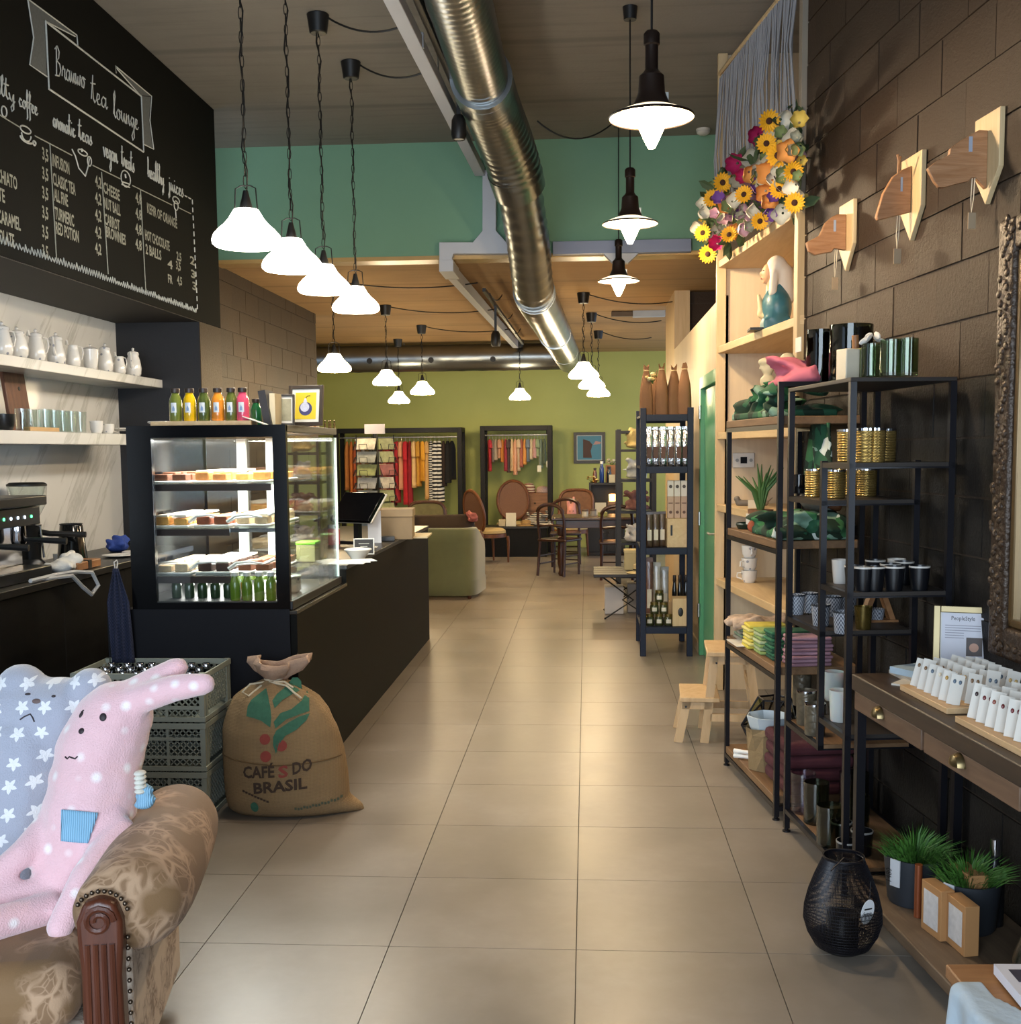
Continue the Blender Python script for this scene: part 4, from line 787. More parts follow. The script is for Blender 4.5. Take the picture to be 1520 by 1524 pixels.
def crate(label, z):
    t = thing('plastic_crate', label, 'crate', (-1.925, 4.945, z), 0)
    b = MB()
    for x in (-1, 1):
        for y in (-1, 1): MB().box((x*CW/2-.022 if x > 0 else -CW/2, y*CD/2-.022 if y > 0 else -CD/2, 0), (CW/2 if x > 0 else -CW/2+.022, CD/2 if y > 0 else -CD/2+.022, CHT)).build('corner_post', CRG, t)
    MB().box((-CW/2, -CD/2, 0), (CW/2, CD/2, .012)).build('bottom', CRG, t)
    for nm, z0, z1 in (('base_band', .0, .022), ('top_rim', CHT-.028, CHT-.002)):
        for s_ in (-1, 1):
            MB().box((-CW/2-.004, s_*CD/2-.004, z0), (CW/2+.004, s_*CD/2+.004, z1)).build(nm, CRG, t, bev=.002); MB().box((s_*CW/2-.004, -CD/2, z0), (s_*CW/2+.004, CD/2, z1)).build(nm, CRG, t, bev=.002)
    for s_ in (-1, 1):
        for x0, x1 in ((-CW/2+.022, -.13), (-.118, .118), (.13, CW/2-.022)):
            p = link('side_panel', None, t, (x0, s_*(CD/2-.006), .022))
            p.data = None; bpy.data.objects.remove(p)
            for z0, z1 in ((.022, .055), (.066, .135), (.146, CHT-.028)): lattice(MB(), x1-x0, z1-z0, max(3, round((x1-x0)/.026))).build('lattice', CRG, t, (x0, s_*(CD/2-.006), z0))
            for z in (.06, .14): MB().box((x0, s_*(CD/2-.006)-.005, z-.007), (x1, s_*(CD/2-.006)+.005, z+.007)).build('side_bar', CRG, t)
            MB().box((x1, s_*(CD/2-.006)-.005, .022), (x1+.012, s_*(CD/2-.006)+.005, CHT-.028)).build('side_bar', CRG, t)
        o = lattice(MB(), CD-.1, .14, 10).build('lattice', CRG, t, (s_*(CW/2-.006), -CD/2+.05, .04), PI/2)
        for y in (-CD/2+.03, CD/2-.05): MB().box((s_*(CW/2-.006)-.006, y, .02), (s_*(CW/2-.006)+.006, y+.02, CHT-.02)).build('side_bar', CRG, t)
    return t
crate('grey plastic crate at the bottom of the stack, standing on the floor', .001); crate('grey plastic crate in the middle of the stack', .216); crate('grey plastic crate of small bottles, topmost of the stack', .431)
b0 = None; random.seed(2)
for i in range(8):
    for j in range(3):
        loc = (-2.15+.062*i+random.uniform(-.008, .008), 4.85+.1*j, .4445)
        if b0 is None: b0 = bottle('small empty glass bottle standing in the topmost crate', loc, DKGL, CHR, .024, .19, 'empties in the crate', False, 'empty_bottle')
        else: dup(b0, loc)
# coffee sack
def burlap():
    s = NT('burlap'); co = s.co(); a = s.wave(co, 55, .6, 1, dirn='X'); b = s.wave(co, 55, .6, 1, dirn='Z'); n = s.noise(co, 7, 4)
    c = s.mix(n, srgb('8a6f4c'), srgb('a58862')); c = s.mix(s.math('MULTIPLY', s.math('MULTIPLY', a, b), .35), c, srgb('6a5235')); s.col(c); s.set(rough=.95); s.bump(s.math('ADD', a, b), .35, .004); return s.m
BURL = burlap()
SKP = [(0, .235, .12), (.02, .262, .15), (.07, .272, .172), (.16, .272, .18), (.27, .265, .178), (.37, .25, .165), (.45, .222, .14), (.51, .182, .115), (.555, .115, .078), (.585, .042, .038)]
def sk(z):
    for (z0, a0, b0_), (z1, a1, b1) in zip(SKP, SKP[1:]):
        if z0 <= z <= z1: f = (z-z0)/(z1-z0); f = f*f*(3-2*f) if False else f; return a0+(a1-a0)*f, b0_+(b1-b0_)*f
    return SKP[-1][1:] if z > 0 else SKP[0][1:]
def sk_dx(z): return -.055*(max(0, z)/.6)**1.6+.01
def sk_r(ang, z): return 1+.022*math.sin(5*ang+9*z)*max(0, min(1, (z-.3)/.1))*min(1, 3*z+.2)+.07*max(0, (z-.4)/.18)*math.sin(11*ang)
sack = thing('coffee_sack', 'burlap sack printed with a green leaf and red berries, tied at the neck', 'sack', (-1.335, 4.93, .001), .06)
b = MB(); n, ms = 64, 44; vs = []
for k in range(ms+1):
    z = .585*k/ms; a, d = sk(z)
    for i in range(n):
        g = 2*PI*i/n; ca, sa = math.cos(g), math.sin(g); e = .86
        x = a*math.copysign(abs(ca)**e, ca)*sk_r(g, z)+sk_dx(z); y = d*math.copysign(abs(sa)**e, sa)*sk_r(g, z)
        if z < .06: x += (.1*max(0, ca)**8)*(1-z/.06)          # the loose corner dragging on the floor
        vs.append((x, y, z))
fs = [(k*n+i, k*n+(i+1) % n, (k+1)*n+(i+1) % n, (k+1)*n+i) for k in range(ms) for i in range(n)]; b.add(vs, fs+[list(range(n))[::-1]])
sb = b.build('sack_body', BURL, sack, ang=80)
b = MB(); vs = []; n2 = 40
for k, (z, r) in enumerate(((.575, .03), (.59, .04), (.615, .075), (.65, .1), (.675, .095))):
    for i in range(n2): g = 2*PI*i/n2; q = r*(1+.3*math.sin(3*g+.6)+.12*math.sin(8*g+k)); vs.append((q*math.cos(g)*1.25+sk_dx(.58)+.02*(k/4), q*math.sin(g)*.7, z+(.02*math.sin(2*g+1)*k/4)))
b.add(vs, [(k*n2+i, k*n2+(i+1) % n2, (k+1)*n2+(i+1) % n2, (k+1)*n2+i) for k in range(4) for i in range(n2)])
sf = b.build('gathered_top', M('a98d78', .95, name='pale_burlap', bump=.4), sack); q = sf.modifiers.new('s', 'SOLIDIFY'); q.thickness = .006
for sc_, z in ((1.0, .578), (1.04, .586)): MB().tube([(.036*sc_*math.cos(g)+sk_dx(.58), .034*sc_*math.sin(g), z) for g in [2*PI*i/16 for i in range(16)]], .005, 6, True).build('cord_wrap', M('d3c7ad', .8, name='cotton_cord'), sack)
for pts in ([(-.03, -.03, .58), (-.1, -.06, .575), (-.13, -.08, .545), (-.1, -.09, .53), (-.05, -.06, .57)], [(-.02, -.04, .58), (.06, -.07, .57), (.1, -.09, .54), (.13, -.1, .52)], [(0, -.04, .58), (.05, -.06, .585), (.09, -.07, .56)]): MB().tube([Vector(p)+Vector((sk_dx(.58)+.01, 0, 0)) for p in pts], .0045, 6).build('cord_end', M('d3c7ad', .8, name='cotton_cord'), sack)
def sk_surf(x, z, off=.004):
    a, d = sk(z); u = max(-.97, min(.97, (x-sk_dx(z))/a)); e = .86
    return -d*(max(0, 1-abs(u)**(2/e)))**(e/2)-off
def zp(x, y):  # pixel of the enlarged print -> sack coordinates
    px, py = 100+x/3.304, 940+y/3.304
    P = at(px, py, Y=4.76); return P.x+1.335, P.z
def decal(poly, mat, name, off=.006, sub=3):
    bm = bmesh.new(); bm.faces.new([bm.verts.new((x, 0, z)) for x, z in poly]); bmesh.ops.triangulate(bm, faces=bm.faces[:])
    for _ in range(sub): bmesh.ops.subdivide_edges(bm, edges=[e_ for e_ in bm.edges if e_.calc_length() > .012], cuts=1, use_grid_fill=True); bmesh.ops.triangulate(bm, faces=bm.faces[:])
    for v in bm.verts: v.co.y = sk_surf(v.co.x, v.co.z, off)
    me = bpy.data.meshes.new(name); bm.to_mesh(me); bm.free(); me.materials.append(mat); return link(name, me, sb)
INKG = M('3c6b55', .95, name='green_ink', var=.25, scale=70); INKR = M('96453c', .95, name='red_ink', var=.2, scale=70); INKB = M('46352a', .95, name='brown_ink', var=.2, scale=70)
for q in ([(945, 300), (905, 330), (880, 350), (864, 380), (862, 425), (900, 432), (940, 445), (985, 475), (988, 430), (978, 380), (962, 335)], [(1062, 262), (1088, 262), (1106, 280), (1112, 318), (1080, 328), (1035, 350), (1000, 388), (985, 352), (1003, 325), (1035, 300), (1055, 282)],
          [(1138, 325), (1156, 355), (1164, 410), (1120, 420), (1060, 440), (1010, 480), (1000, 450), (1030, 410), (1080, 395), (1125, 360)], [(1168, 420), (1155, 450), (1110, 490), (1060, 515), (1028, 560), (1018, 600), (1003, 560), (1002, 520), (1015, 490), (1070, 455), (1120, 430)]):
    decal([zp(*p) for p in q], INKG, 'leaf_print')
for x, y, r in ((962, 530, 26), (968, 612, 27), (1043, 562, 27)): decal([zp(x+r*math.cos(a), y+r*math.sin(a)) for a in [2*PI*i/16 for i in range(16)]], INKR, 'berry_print', sub=1)
def sack_text(s_, x0, y0, x1, y1, hpx, mat):
    p, q = zp(x0, y0), zp(x1, y1); hh = zp(0, 0)[1]-zp(0, hpx)[1]
    o = text(s_, 1, 'lettering', mat, sb, (0, 0, 0), (0, 0, 0), bold=.03); W = max(v.co.x for v in o.data.vertices)
    bm = bmesh.new(); bm.from_mesh(o.data); bmesh.ops.triangulate(bm, faces=bm.faces[:]); bm.to_mesh(o.data); bm.free()
    for v in o.data.vertices:
        f = v.co.x/W; x = p[0]+(q[0]-p[0])*f; z = p[1]+(q[1]-p[1])*f+v.co.y/.73*hh; v.co = (x, sk_surf(x, z, .0065), z)
sack_text('CAFÉ', 855, 718, 1012, 712, 58, INKB); sack_text('S', 1030, 716, 1078, 710, 58, INKR); sack_text('DO', 1096, 702, 1190, 682, 58, INKB); sack_text('BRASIL', 905, 795, 1168, 772, 56, INKB)
for k in range(9): p = zp(850+15*k, 780+6*k); decal([p, (p[0]+.011, p[1]-.002), (p[0]+.011, p[1]-.011), (p[0], p[1]-.009)], INKB, 'small_print', sub=1)
for k in range(16): p = zp(1105+14*k, 868-2*k+(5 if k % 3 else 0)); decal([p, (p[0]+.009, p[1]), (p[0]+.009, p[1]-.012), (p[0], p[1]-.012)], M('5b5f4c', .95, name='grey_ink', var=.3), 'small_print', sub=1)
p = zp(910, 865); decal([(p[0]+.018*math.cos(a), p[1]+.024*math.sin(a)) for a in [2*PI*i/12 for i in range(12)]], INKG, 'leaf_print', sub=1)
MB().tube([(x, sk_surf(x, .245+.05*abs(x)+.1*x*x-.02*x, .003), .245+.05*abs(x)+.1*x*x-.02*x) for x in [-.26+.52*i/20 for i in range(21)]], .0035, 5).build('seam_cord', M('6b5233', .9, name='dark_jute'), sack)

# ---------------------------------------------------------------- armchair
def damask(name, base, base2, line, k=1.):
    s = NT(name); co = s.co(); nz = s.add('ShaderNodeTexNoise'); s.L.new(co, nz.inputs['Vector']); nz.inputs['Scale'].default_value = 6*k; nz.inputs['Detail'].default_value = 2
    v = s.add('ShaderNodeVectorMath', operation='MULTIPLY_ADD'); s.L.new(nz.outputs['Color'], v.inputs[0]); v.inputs[1].default_value = (.22, .22, .22); s.L.new(co, v.inputs[2])
    e = s.voro(v.outputs[0], 17*k, 'DISTANCE_TO_EDGE'); e2 = s.voro(v.outputs[0], 34*k, 'DISTANCE_TO_EDGE'); mask = s.ramp(s.noise(co, 5.5*k, 2), [(.46, 0.), (.56, 1.)])
    l1 = s.math('MULTIPLY', s.ramp(e, [(.05, 1.), (.15, 0.)]), mask); l2 = s.math('MULTIPLY', s.math('MULTIPLY', s.ramp(e2, [(.03, 1.), (.1, 0.)]), mask), .6)
    c = s.mix(s.noise(co, 3.2, 3), srgb(base), srgb(base2)); c = s.mix(s.math('MULTIPLY', mask, .22), c, srgb('9a7a66')); c = s.mix(s.math('MAXIMUM', l1, l2), c, srgb(line))
    s.col(c); s.set(rough=.8, sheen=.08); s.bump(s.math('ADD', s.noise(co, 260, 2), s.math('MULTIPLY', l1, 1.5)), .2, .003); return s.m
DAM = damask('floral_upholstery', '735638', '876844', 'b09072'); DAML = damask('pale_floral_upholstery', 'd6c5b2', 'e0d0be', '9c8672', 1.5)
MAHO = wood('mahogany', '6b3a26', '4a2416', 1.3, 'z', .3, .5)
ac = thing('armchair', 'old floral upholstered armchair with carved mahogany arm posts', 'armchair', (-1.115, 2.5, -.03), .19)
def arm(sx):
    """rolled arm: sx=+1 the arm on the right of the seat; local x=0 is the post, y runs back"""
    b = MB(); n = 32; vs = []; prof = [(.0, .05), (.012, .066), (.03, .092), (.06, .112), (.12, .121), (.3, .124), (.5, .122), (.68, .118), (.76, .105), (.8, .075), (.815, .03)]
    for k, (y, r) in enumerate(prof):
        for i in range(n):
            g = 2*PI*i/n; pl_ = 1+(.045*math.sin(15*g) if k in (1, 2, 3) else 0); vs.append((sx*(.035+min(1, y/.12)*.02)*min(1, y/.06)+r*pl_*1.06*math.cos(g), y, .55-.012*min(1, y/.2)+r*pl_*math.sin(g)))
    b.add(vs, [(k*n+i, k*n+(i+1) % n, (k+1)*n+(i+1) % n, (k+1)*n+i) for k in range(len(prof)-1) for i in range(n)]+[list(range(n)), list(range((len(prof)-1)*n, len(prof)*n))[::-1]])
    return b
arms = arm(1); o = arms.build('arm_roll', DAM, ac, ang=80); o.modifiers.new('sub', 'SUBSURF').render_levels = 1
MB().box((-.055, .02, .1), (.055, .7, .5)).build('arm_side', DAML, ac, bev=.02)
pw = MB()
prof = [(-.047, .0), (.047, .0), (.05, .12), (.046, .3), (.044, .42), (.05, .5), (.05, .55), (.035, .592), (0, .604), (-.035, .592), (-.052, .55), (-.05, .5), (-.045, .42), (-.046, .3), (-.05, .12)]
pw.prism(prof, -.035, .03, 'y').build('arm_post', MAHO, ac, bev=.012, seg=3)
for x in (-.03, -.01, .01, .03): MB().tube([(x*1.0, -.036, .06), (x*.95, -.037, .3), (x*.9, -.036, .5)], .0065, 6).build('carved_reed', MAHO, ac)
MB().tube([(.034*math.cos(a)*(1-.07*a), -.037, .553+.034*math.sin(a)*(1-.07*a)) for a in [i*.5 for i in range(20)]], .007, 6).build('carved_scroll', MAHO, ac)
NAIL = M('5f5347', .3, .9, name='aged_brass'); nm_ = MB().ell((0, 0, 0), .0058, 8, 5).mesh('upholstery_nail', NAIL)
for a in [.25+i*.235 for i in range(11)]: link('upholstery_nail', nm_, ac, (.0+.06*math.cos(a), -.006, .553+.06*math.sin(a)))
for k in range(16): link('upholstery_nail', nm_, ac, (.056, -.004, .5-.026*k))
for x in (-.09, -.95): MB().lathe([(0, 0), (.022, 0), (.03, .02), (.024, .05), (.034, .1), (0, .1)], 14, (x+.09, .0, 0)).build('foot', MAHO, ac)
ML = -1.0
# a copy of the arm on the far side of the seat
MB().box((ML-.055, .02, .1), (ML+.055, .7, .5)).build('arm_side', DAML, ac, bev=.02)
b = arm(-1); o = b.build('arm_roll', DAM, ac, (ML, 0, 0), ang=80)
MB().xf(Matrix.Translation((ML, 0, 0))).prism(prof, -.035, .03, 'y').build('arm_post', MAHO, ac, bev=.012, seg=3)
b = MB(); b.box((ML+.065, -.03, .27), (-.065, .66, .44)); o = b.build('seat_cushion', DAM, ac, bev=.07, seg=6)
MB().box((ML+.05, .0, .1), (-.05, .66, .27)).build('seat_frame', DAML, ac, bev=.02)
b = MB(); q = []
for i in range(25): g = PI*i/24; q.append((-.53+.34*math.copysign(abs(math.cos(g))**.6, math.cos(g)), .4+.42*math.sin(g)**.75))
b.prism([(-.19, .2)]+q+[(-.87, .2)], .64, .82, 'y').build('backrest', DAM, ac, bev=.05, seg=5)

# ---------------------------------------------------------------- soft toys (pixel rows of an enlarged view -> points at the depth of the seat)
def Wp(x, y, Y): return at(x/2.608, 940+y/2.608, Y=Y)
def plush(name, base, base2, spots):
    s = NT(name); co = s.co(); n = s.noise(co, 9, 4); c = s.mix(n, srgb(base), srgb(base2))
    if spots == 'dots':
        v = s.voro(co, 17, rnd=.35); c = s.mix(s.ramp(v, [(.1, 1.), (.3, 0.)]), c, srgb('f6ecec'))
    elif spots == 'stars':
        mp = s.add('ShaderNodeMapping'); t_ = s.add('ShaderNodeTexCoord'); s.L.new(t_.outputs['Object'], mp.inputs[0]); mp.inputs['Rotation'].default_value = (PI/2, 0, 0); mp.inputs['Scale'].default_value = (1, 1, 1)
        vn = s.add('ShaderNodeTexVoronoi', feature='F1', voronoi_dimensions='2D'); s.L.new(mp.outputs[0], vn.inputs['Vector']); vn.inputs['Scale'].default_value = 15; vn.inputs['Randomness'].default_value = .3
        sub = s.add('ShaderNodeVectorMath', operation='SUBTRACT'); sc_ = s.add('ShaderNodeVectorMath', operation='SCALE'); s.L.new(mp.outputs[0], sc_.inputs[0]); sc_.inputs['Scale'].default_value = 1
        s.L.new(sc_.outputs[0], sub.inputs[0]); s.L.new(vn.outputs['Position'], sub.inputs[1]); sp = s.add('ShaderNodeSeparateXYZ'); s.L.new(sub.outputs[0], sp.inputs[0])
        ang = s.math('ARCTAN2', sp.outputs[0], sp.outputs[1]); tri = s.math('PINGPONG', ang, PI/5)
        rad = s.math('SQRT', s.math('ADD', s.math('MULTIPLY', sp.outputs[0], sp.outputs[0]), s.math('MULTIPLY', sp.outputs[1], sp.outputs[1])))
        lim = s.math('MULTIPLY_ADD', tri, -.019, .0205)
        c = s.mix(s.math('LESS_THAN', rad, lim), c, srgb('eceef2'))
    s.col(c); s.set(rough=.95, sheen=.8); s.bump(s.noise(co, 230, 3), .55, .006); return s.m
PINK = plush('pink_plush', 'e3b4b9', 'edc6cd', 'dots'); LAV = plush('lavender_plush', 'a3a8b8', 'b2b6c6', 'stars')
DKB = M('2a2024', .6, name='dark_thread'); BLUE = None
s = NT('blue_corduroy'); wv = s.wave(s.co(), 60, .3, 1, dirn='X'); s.col(s.mix(wv, srgb('6f9fbf'), srgb('93c2dd'))); s.set(rough=.9); s.bump(wv, .5, .004); BLUE = s.m
bun = thing('plush_rabbit', 'pink spotted plush rabbit with long ears and a blue patch, sitting in the armchair', 'soft toy', Wp(300, 1010, 2.85))
O = Vector(bun.location)
def toy(parts, name, mat, parent, vox=.011, grow=1.13):
    b = MB()
    for p, q, r0, r1 in parts: capsule(b, Vector(p)-O, Vector(q)-O, r0*grow, r1*grow)
    return remesh(b.build(name, mat, parent), vox, 8, .5)
body = toy([(Wp(455, 330, 3.0), Wp(390, 470, 2.98), .088, .107), (Wp(420, 350, 3.0), Wp(385, 470, 2.98), .085, .105), (Wp(390, 470, 2.98), Wp(350, 690, 2.93), .107, .112), (Wp(350, 690, 2.93), Wp(290, 900, 2.87), .112, .085), (Wp(290, 900, 2.87), Wp(240, 960, 2.85), .085, .07),
            (Wp(470, 265, 3.0), Wp(600, 195, 3.02), .04, .037), (Wp(600, 195, 3.02), Wp(690, 118+22, 3.03), .037, .028), (Wp(520, 270, 2.97), Wp(680, 218, 2.95), .037, .034), (Wp(680, 218, 2.95), Wp(795, 203, 2.94), .034, .027),
            (Wp(200, 720, 2.9), Wp(90, 860, 2.8), .03, .033), (Wp(90, 860, 2.8), Wp(-30, 960, 2.75), .033, .03), (Wp(470, 770, 2.86), Wp(330, 950, 2.74), .034, .034), (Wp(330, 950, 2.74), Wp(232, 1150, 2.66), .034, .031),
            (Wp(190, 1010, 2.8), Wp(-40, 1040, 2.72), .035, .032), (Wp(190, 1080, 2.74), Wp(-40, 1140, 2.62), .04, .04)], 'body', PINK, bun)
def bvh_of(o):
    bpy.context.view_layer.update(); dg = bpy.context.evaluated_depsgraph_get(); e = o.evaluated_get(dg); me = e.to_mesh(); mw = o.matrix_world
    t = BVHTree.FromPolygons([mw @ v.co for v in me.vertices], [p.vertices[:] for p in me.polygons]); e.to_mesh_clear(); return t
def hit(tree, x, y, off=.003):
    p, nrm, _, _ = tree.ray_cast(EYE, ray(x, y).normalized()); return (p+nrm*off, nrm) if p else (None, None)
def patch(tree, corners, mat, name, parent, n=10, off=.004):
    """sewn-on patch following the toy's surface; corners in pixels"""
    c = [Vector((*p, 0)) for p in corners]; vs = []; last = None
    for j in range(n+1):
        for i in range(n+1):
            q = c[0].lerp(c[1], i/n).lerp(c[3].lerp(c[2], i/n), j/n); p, _ = hit(tree, q.x, q.y, off); p = p or last; last = p; vs.append(p-Vector(parent.location))
    b = MB().add(vs, [(j*(n+1)+i, j*(n+1)+i+1, (j+1)*(n+1)+i+1, (j+1)*(n+1)+i) for j in range(n) for i in range(n)]); o = b.build(name, mat, parent); m = o.modifiers.new('s', 'SOLIDIFY'); m.thickness = .004; return o
def dot(tree, x, y, r, mat, name, parent, sq=(1, 1)):
    p, nrm = hit(tree, x, y, 0.)
    if not p: return
    o = MB().ell((0, 0, 0), (r*sq[0], r*sq[1], .004), 14, 7).build(name, mat, parent, p-Vector(parent.location)); o.rotation_euler = nrm.to_track_quat('Z', 'Y').to_euler(); return o
def thread(tree, pts, name, parent, r=.0022, off=.001):
    q = [hit(tree, *p, off)[0] for p in pts]; q = [v-Vector(parent.location) for v in q if v]
    if len(q) > 1: MB().tube(q, r, 5).build(name, DKB, parent)
zq = lambda x, y: (x/2.608, 940+y/2.608)
tr = bvh_of(body)
patch(tr, [zq(245, 690), zq(380, 702), zq(345, 822), zq(242, 812)], BLUE, 'pocket_patch', bun)
dot(tr, *zq(400, 332), .0095, DKB, 'eye', bun, (1, 1.2)); dot(tr, *zq(316, 322), .008, DKB, 'eye', bun, (.7, 1.2)); dot(tr, *zq(316, 386), .0085, DKB, 'nose', bun)
thread(tr, [zq(*p) for p in ((254, 486), (262, 494), (270, 486), (280, 490), (292, 494), (302, 484))], 'mouth', bun)
thread(tr, [zq(*p) for p in ((316, 322), (318, 312), (326, 306))], 'brow', bun)
b = MB(); P0 = Wp(568, 648, 2.9)-O
for k in range(7): b.ell(P0+Vector((-.012+.006*(k % 3), .01, -.02+.008*k)), (.028-.002*k, .02, .012), 10, 6)
remesh(b.build('blue_bow', BLUE, bun), .006, 3)
b = MB(); P1 = Wp(545, 590, 2.9)-O
for k in range(5): b.ell(P1+Vector((0, 0, .012*k-.02)), (.016, .02, .0075), 10, 6)
b.build('ribbed_cuff', M('d9d9cf', .9, name='white_rib'), bun)
bear = thing('plush_bear', 'lavender grey plush bear with white stars beside the rabbit', 'soft toy', Wp(110, 900, 3.12)); O = Vector(bear.location)
bbody = toy([(Wp(70, 330, 3.2), Wp(230, 330, 3.2), .105, .105), (Wp(60, 430, 3.2), Wp(210, 430, 3.2), .11, .1), (Wp(100, 480, 3.18), Wp(80, 760, 3.12), .135, .14), (Wp(100, 760, 3.12), Wp(90, 900, 3.08), .13, .11),
             (Wp(85, 222, 3.2), Wp(87, 240, 3.2), .066, .066), (Wp(355, 222, 3.2), Wp(350, 240, 3.2), .056, .056), (Wp(310, 280, 3.2), Wp(250, 320, 3.2), .05, .07), (Wp(-60, 620, 3.1), Wp(-100, 800, 3.0), .05, .04)], 'body', LAV, bear)
tb = bvh_of(bbody)
dot(tb, *zq(108, 243), .006, DKB, 'eye', bear, (1.4, .6)); dot(tb, *zq(208, 251), .006, DKB, 'eye', bear, (1, .7)); dot(tb, *zq(141, 270), .011, M('6b5a58', .7, name='brown_felt'), 'nose', bear, (1.3, .7))
thread(tb, [zq(*p) for p in ((78, 342), (95, 330), (118, 320), (128, 335), (134, 350))], 'mouth', bear)
0 and patch(tb, [zq(-20, 700), zq(45, 705), zq(40, 880), zq(-20, 880)], PINK, 'belly_patch', bear, 6)

# ================================================================ BACK ROOM
BLKW = M('0c0907', .5, name='black_stained_wood', var=.15, spec=.25)
def rail_rack(label, px0, px1, pytop, Y, d=.45):
    a, b = at(px0, pytop, Y=Y), at(px1, pytop, Y=Y); z = a.z; t = thing('clothes_rack', label, 'rack', (a.x, Y, 0)); w_ = b.x-a.x
    for x in (0, w_):
        for y in (0, d): MB().box((x-.035, y-.035, 0), (x+.035, y+.035, z)).build('post', BLKW, t, bev=.004)
    for x in (0, w_): MB().box((x-.035, .035, z-.07), (x+.035, d-.035, z)).build('end_rail', BLKW, t); MB().box((x-.03, .035, .04), (x+.03, d-.035, .1)).build('end_rail', BLKW, t)
    for y in (0, d): MB().box((.035, y-.035, z-.07), (w_-.035, y+.035, z)).build('top_rail', BLKW, t)
    MB().cyl((0, d/2, z-.14), (w_, d/2, z-.14), .014).build('hanging_rod', MT, t)
    for x in (.05, w_-.05): MB().box((x-.008, d/2-.012, z-.15), (x+.008, d/2+.012, z-.05)).build('rod_bracket', BLKW, t)
    return t, a.x, z-.14, d/2+Y, w_
def stripes(c1, c2, k):
    s = NT('striped_knit'); wv = s.wave(s.co(), k, 1.5, 1, dirn='Z'); s.col(s.mix(s.ramp(wv, [(.48, 0.), (.52, 1.)]), srgb(c1), srgb(c2))); s.set(rough=.9); return s.m
def garment(label, x, Y, zr, L, mat, group, w_=.4, th=.05, sleeve=None, flare=1.15):
    t = thing('hanging_garment', label, 'clothes', (x, Y, 0), random.uniform(-.12, .12), group)
    n, m = 14, 9; vs = []; ph = random.random()*6
    for k in range(m+1):
        f = k/m; z = zr-.06-L*f; ww = (w_*(.16+.36*min(1, f*7)))*(1 if f < .3 else 1+(flare-1)*(f-.3)); tt = th*(.35+.65*min(1, f*6))
        for i in range(n): g = 2*PI*i/n; r = 1+.18*math.sin(4*g+ph)*f; vs.append((tt*.5*r*math.cos(g)*1.1, ww*.5*2*.5*r*math.sin(g)*1.0, z))
    fs = [(k*n+i, k*n+(i+1) % n, (k+1)*n+(i+1) % n, (k+1)*n+i) for k in range(m) for i in range(n)]
    MB().add(vs, fs+[list(range(n)), list(range(m*n, (m+1)*n))[::-1]]).build('garment', mat, t, ang=90)
    if sleeve:
        for s_ in (-1, 1): MB().tube([(0, s_*w_*.2, zr-.085), (.005, s_*w_*.3, zr-.15), (.008, s_*w_*.33, zr-.1-sleeve)], .035, 8, rs=[.03, .036, .034]).build('sleeve', mat, t)
    MB().tube([(0, 0, zr-.05), (0, 0, zr-.01), (0, .012, zr+.018), (0, 0, zr+.022), (0, -.014, zr+.016)], .003, 5).build('hanger_hook', MT, t)
    return t
random.seed(11)
F = lambda c: M(c, .9, name='fabric', var=.15, scale=14, bump=.15, bscale=80)
t, rx, rz_, ry, rw = rail_rack('black wooden clothes rack full of long dresses by the green wall', 500, 684, 638, 17.6)
row = [('tan patterned dress', 'a56a34', .75, 0), ('orange tan dress', 'b5672c', .85, 0), ('rust print dress', '9a4a28', .8, 0), ('brown dress', '6b4326', .8, 0), ('grey dress', '77706a', .7, 0), ('olive brown dress', '5c4a2c', .8, 0), ('charcoal dress', '3a3534', .75, 0), ('chestnut dress', '7a3f22', .8, 0), ('plum dress', '5a2430', .85, 0), ('russet dress', '8a3a22', .8, 0),
       ('dark red dress', '7d1d22', .9, .2), ('dark red gown', '6e161c', 1.0, 0), ('crimson dress', '9c1f2a', .95, .22), ('cream and red dress', 'c98d6a', .75, .2), ('bright red dress', 'b3202b', .98, .25), ('wine red dress', '861a22', 1.0, 0),
       ('cream dress', 'd3b07a', .72, .2), ('ochre dress', 'b9862f', .7, .2), ('orange yellow blouse', 'd79a2f', .62, .25), ('sand dress', 'c0975e', .9, .15)]
k_ = len(row)+6
for i, (nm, c, L, sl) in enumerate(row): garment(f'{nm} hanging on the long clothes rack', rx+.12+i*(rw-.2)/k_, ry, rz_, L, F(c), 'dresses on the long rack', sleeve=sl, th=.075)
ST = stripes('16161c', 'd7d3cb', 5.2)
for i, (nm, m_, L, th) in enumerate((('black dress with white dots', stripes('15151a', 'c9c5be', 9), .95, .09), ('navy and white striped dress', ST, 1.0, .12), ('black and white striped jumper', ST, .95, .12), ('dark brown coat', F('2b1d18'), .7, .08), ('plain black coat', F('131216'), .65, .1), ('black jacket', F('0f0f12'), .6, .1))):
    garment(f'{nm} hanging on the long clothes rack', rx+.12+(len(row)+i)*(rw-.2)/k_, ry, rz_, L, m_, 'dresses on the long rack', th=th)
t, rx, rz_, ry, rw = rail_rack('black wooden clothes rack of small children clothes with a price tag', 718, 818, 634, 17.75)
cs = ('b5303a', '7b6f66', '9a8a78', 'b98a70', 'b7752f', '8a2f3a', '463a3a', 'd3b98f', 'd9a58a', 'c9b08f', '9a5a4a', 'c98b4a', '6f7a86', 'd0c0a0', 'b98f8f', '8a9a7a', '7b8a7a', '55604f')
cn = ('red', 'grey brown', 'oatmeal', 'dusty pink', 'amber', 'wine', 'charcoal', 'cream', 'peach', 'sand', 'brick', 'tan orange', 'slate', 'ivory', 'old rose', 'sage', 'grey green', 'olive')
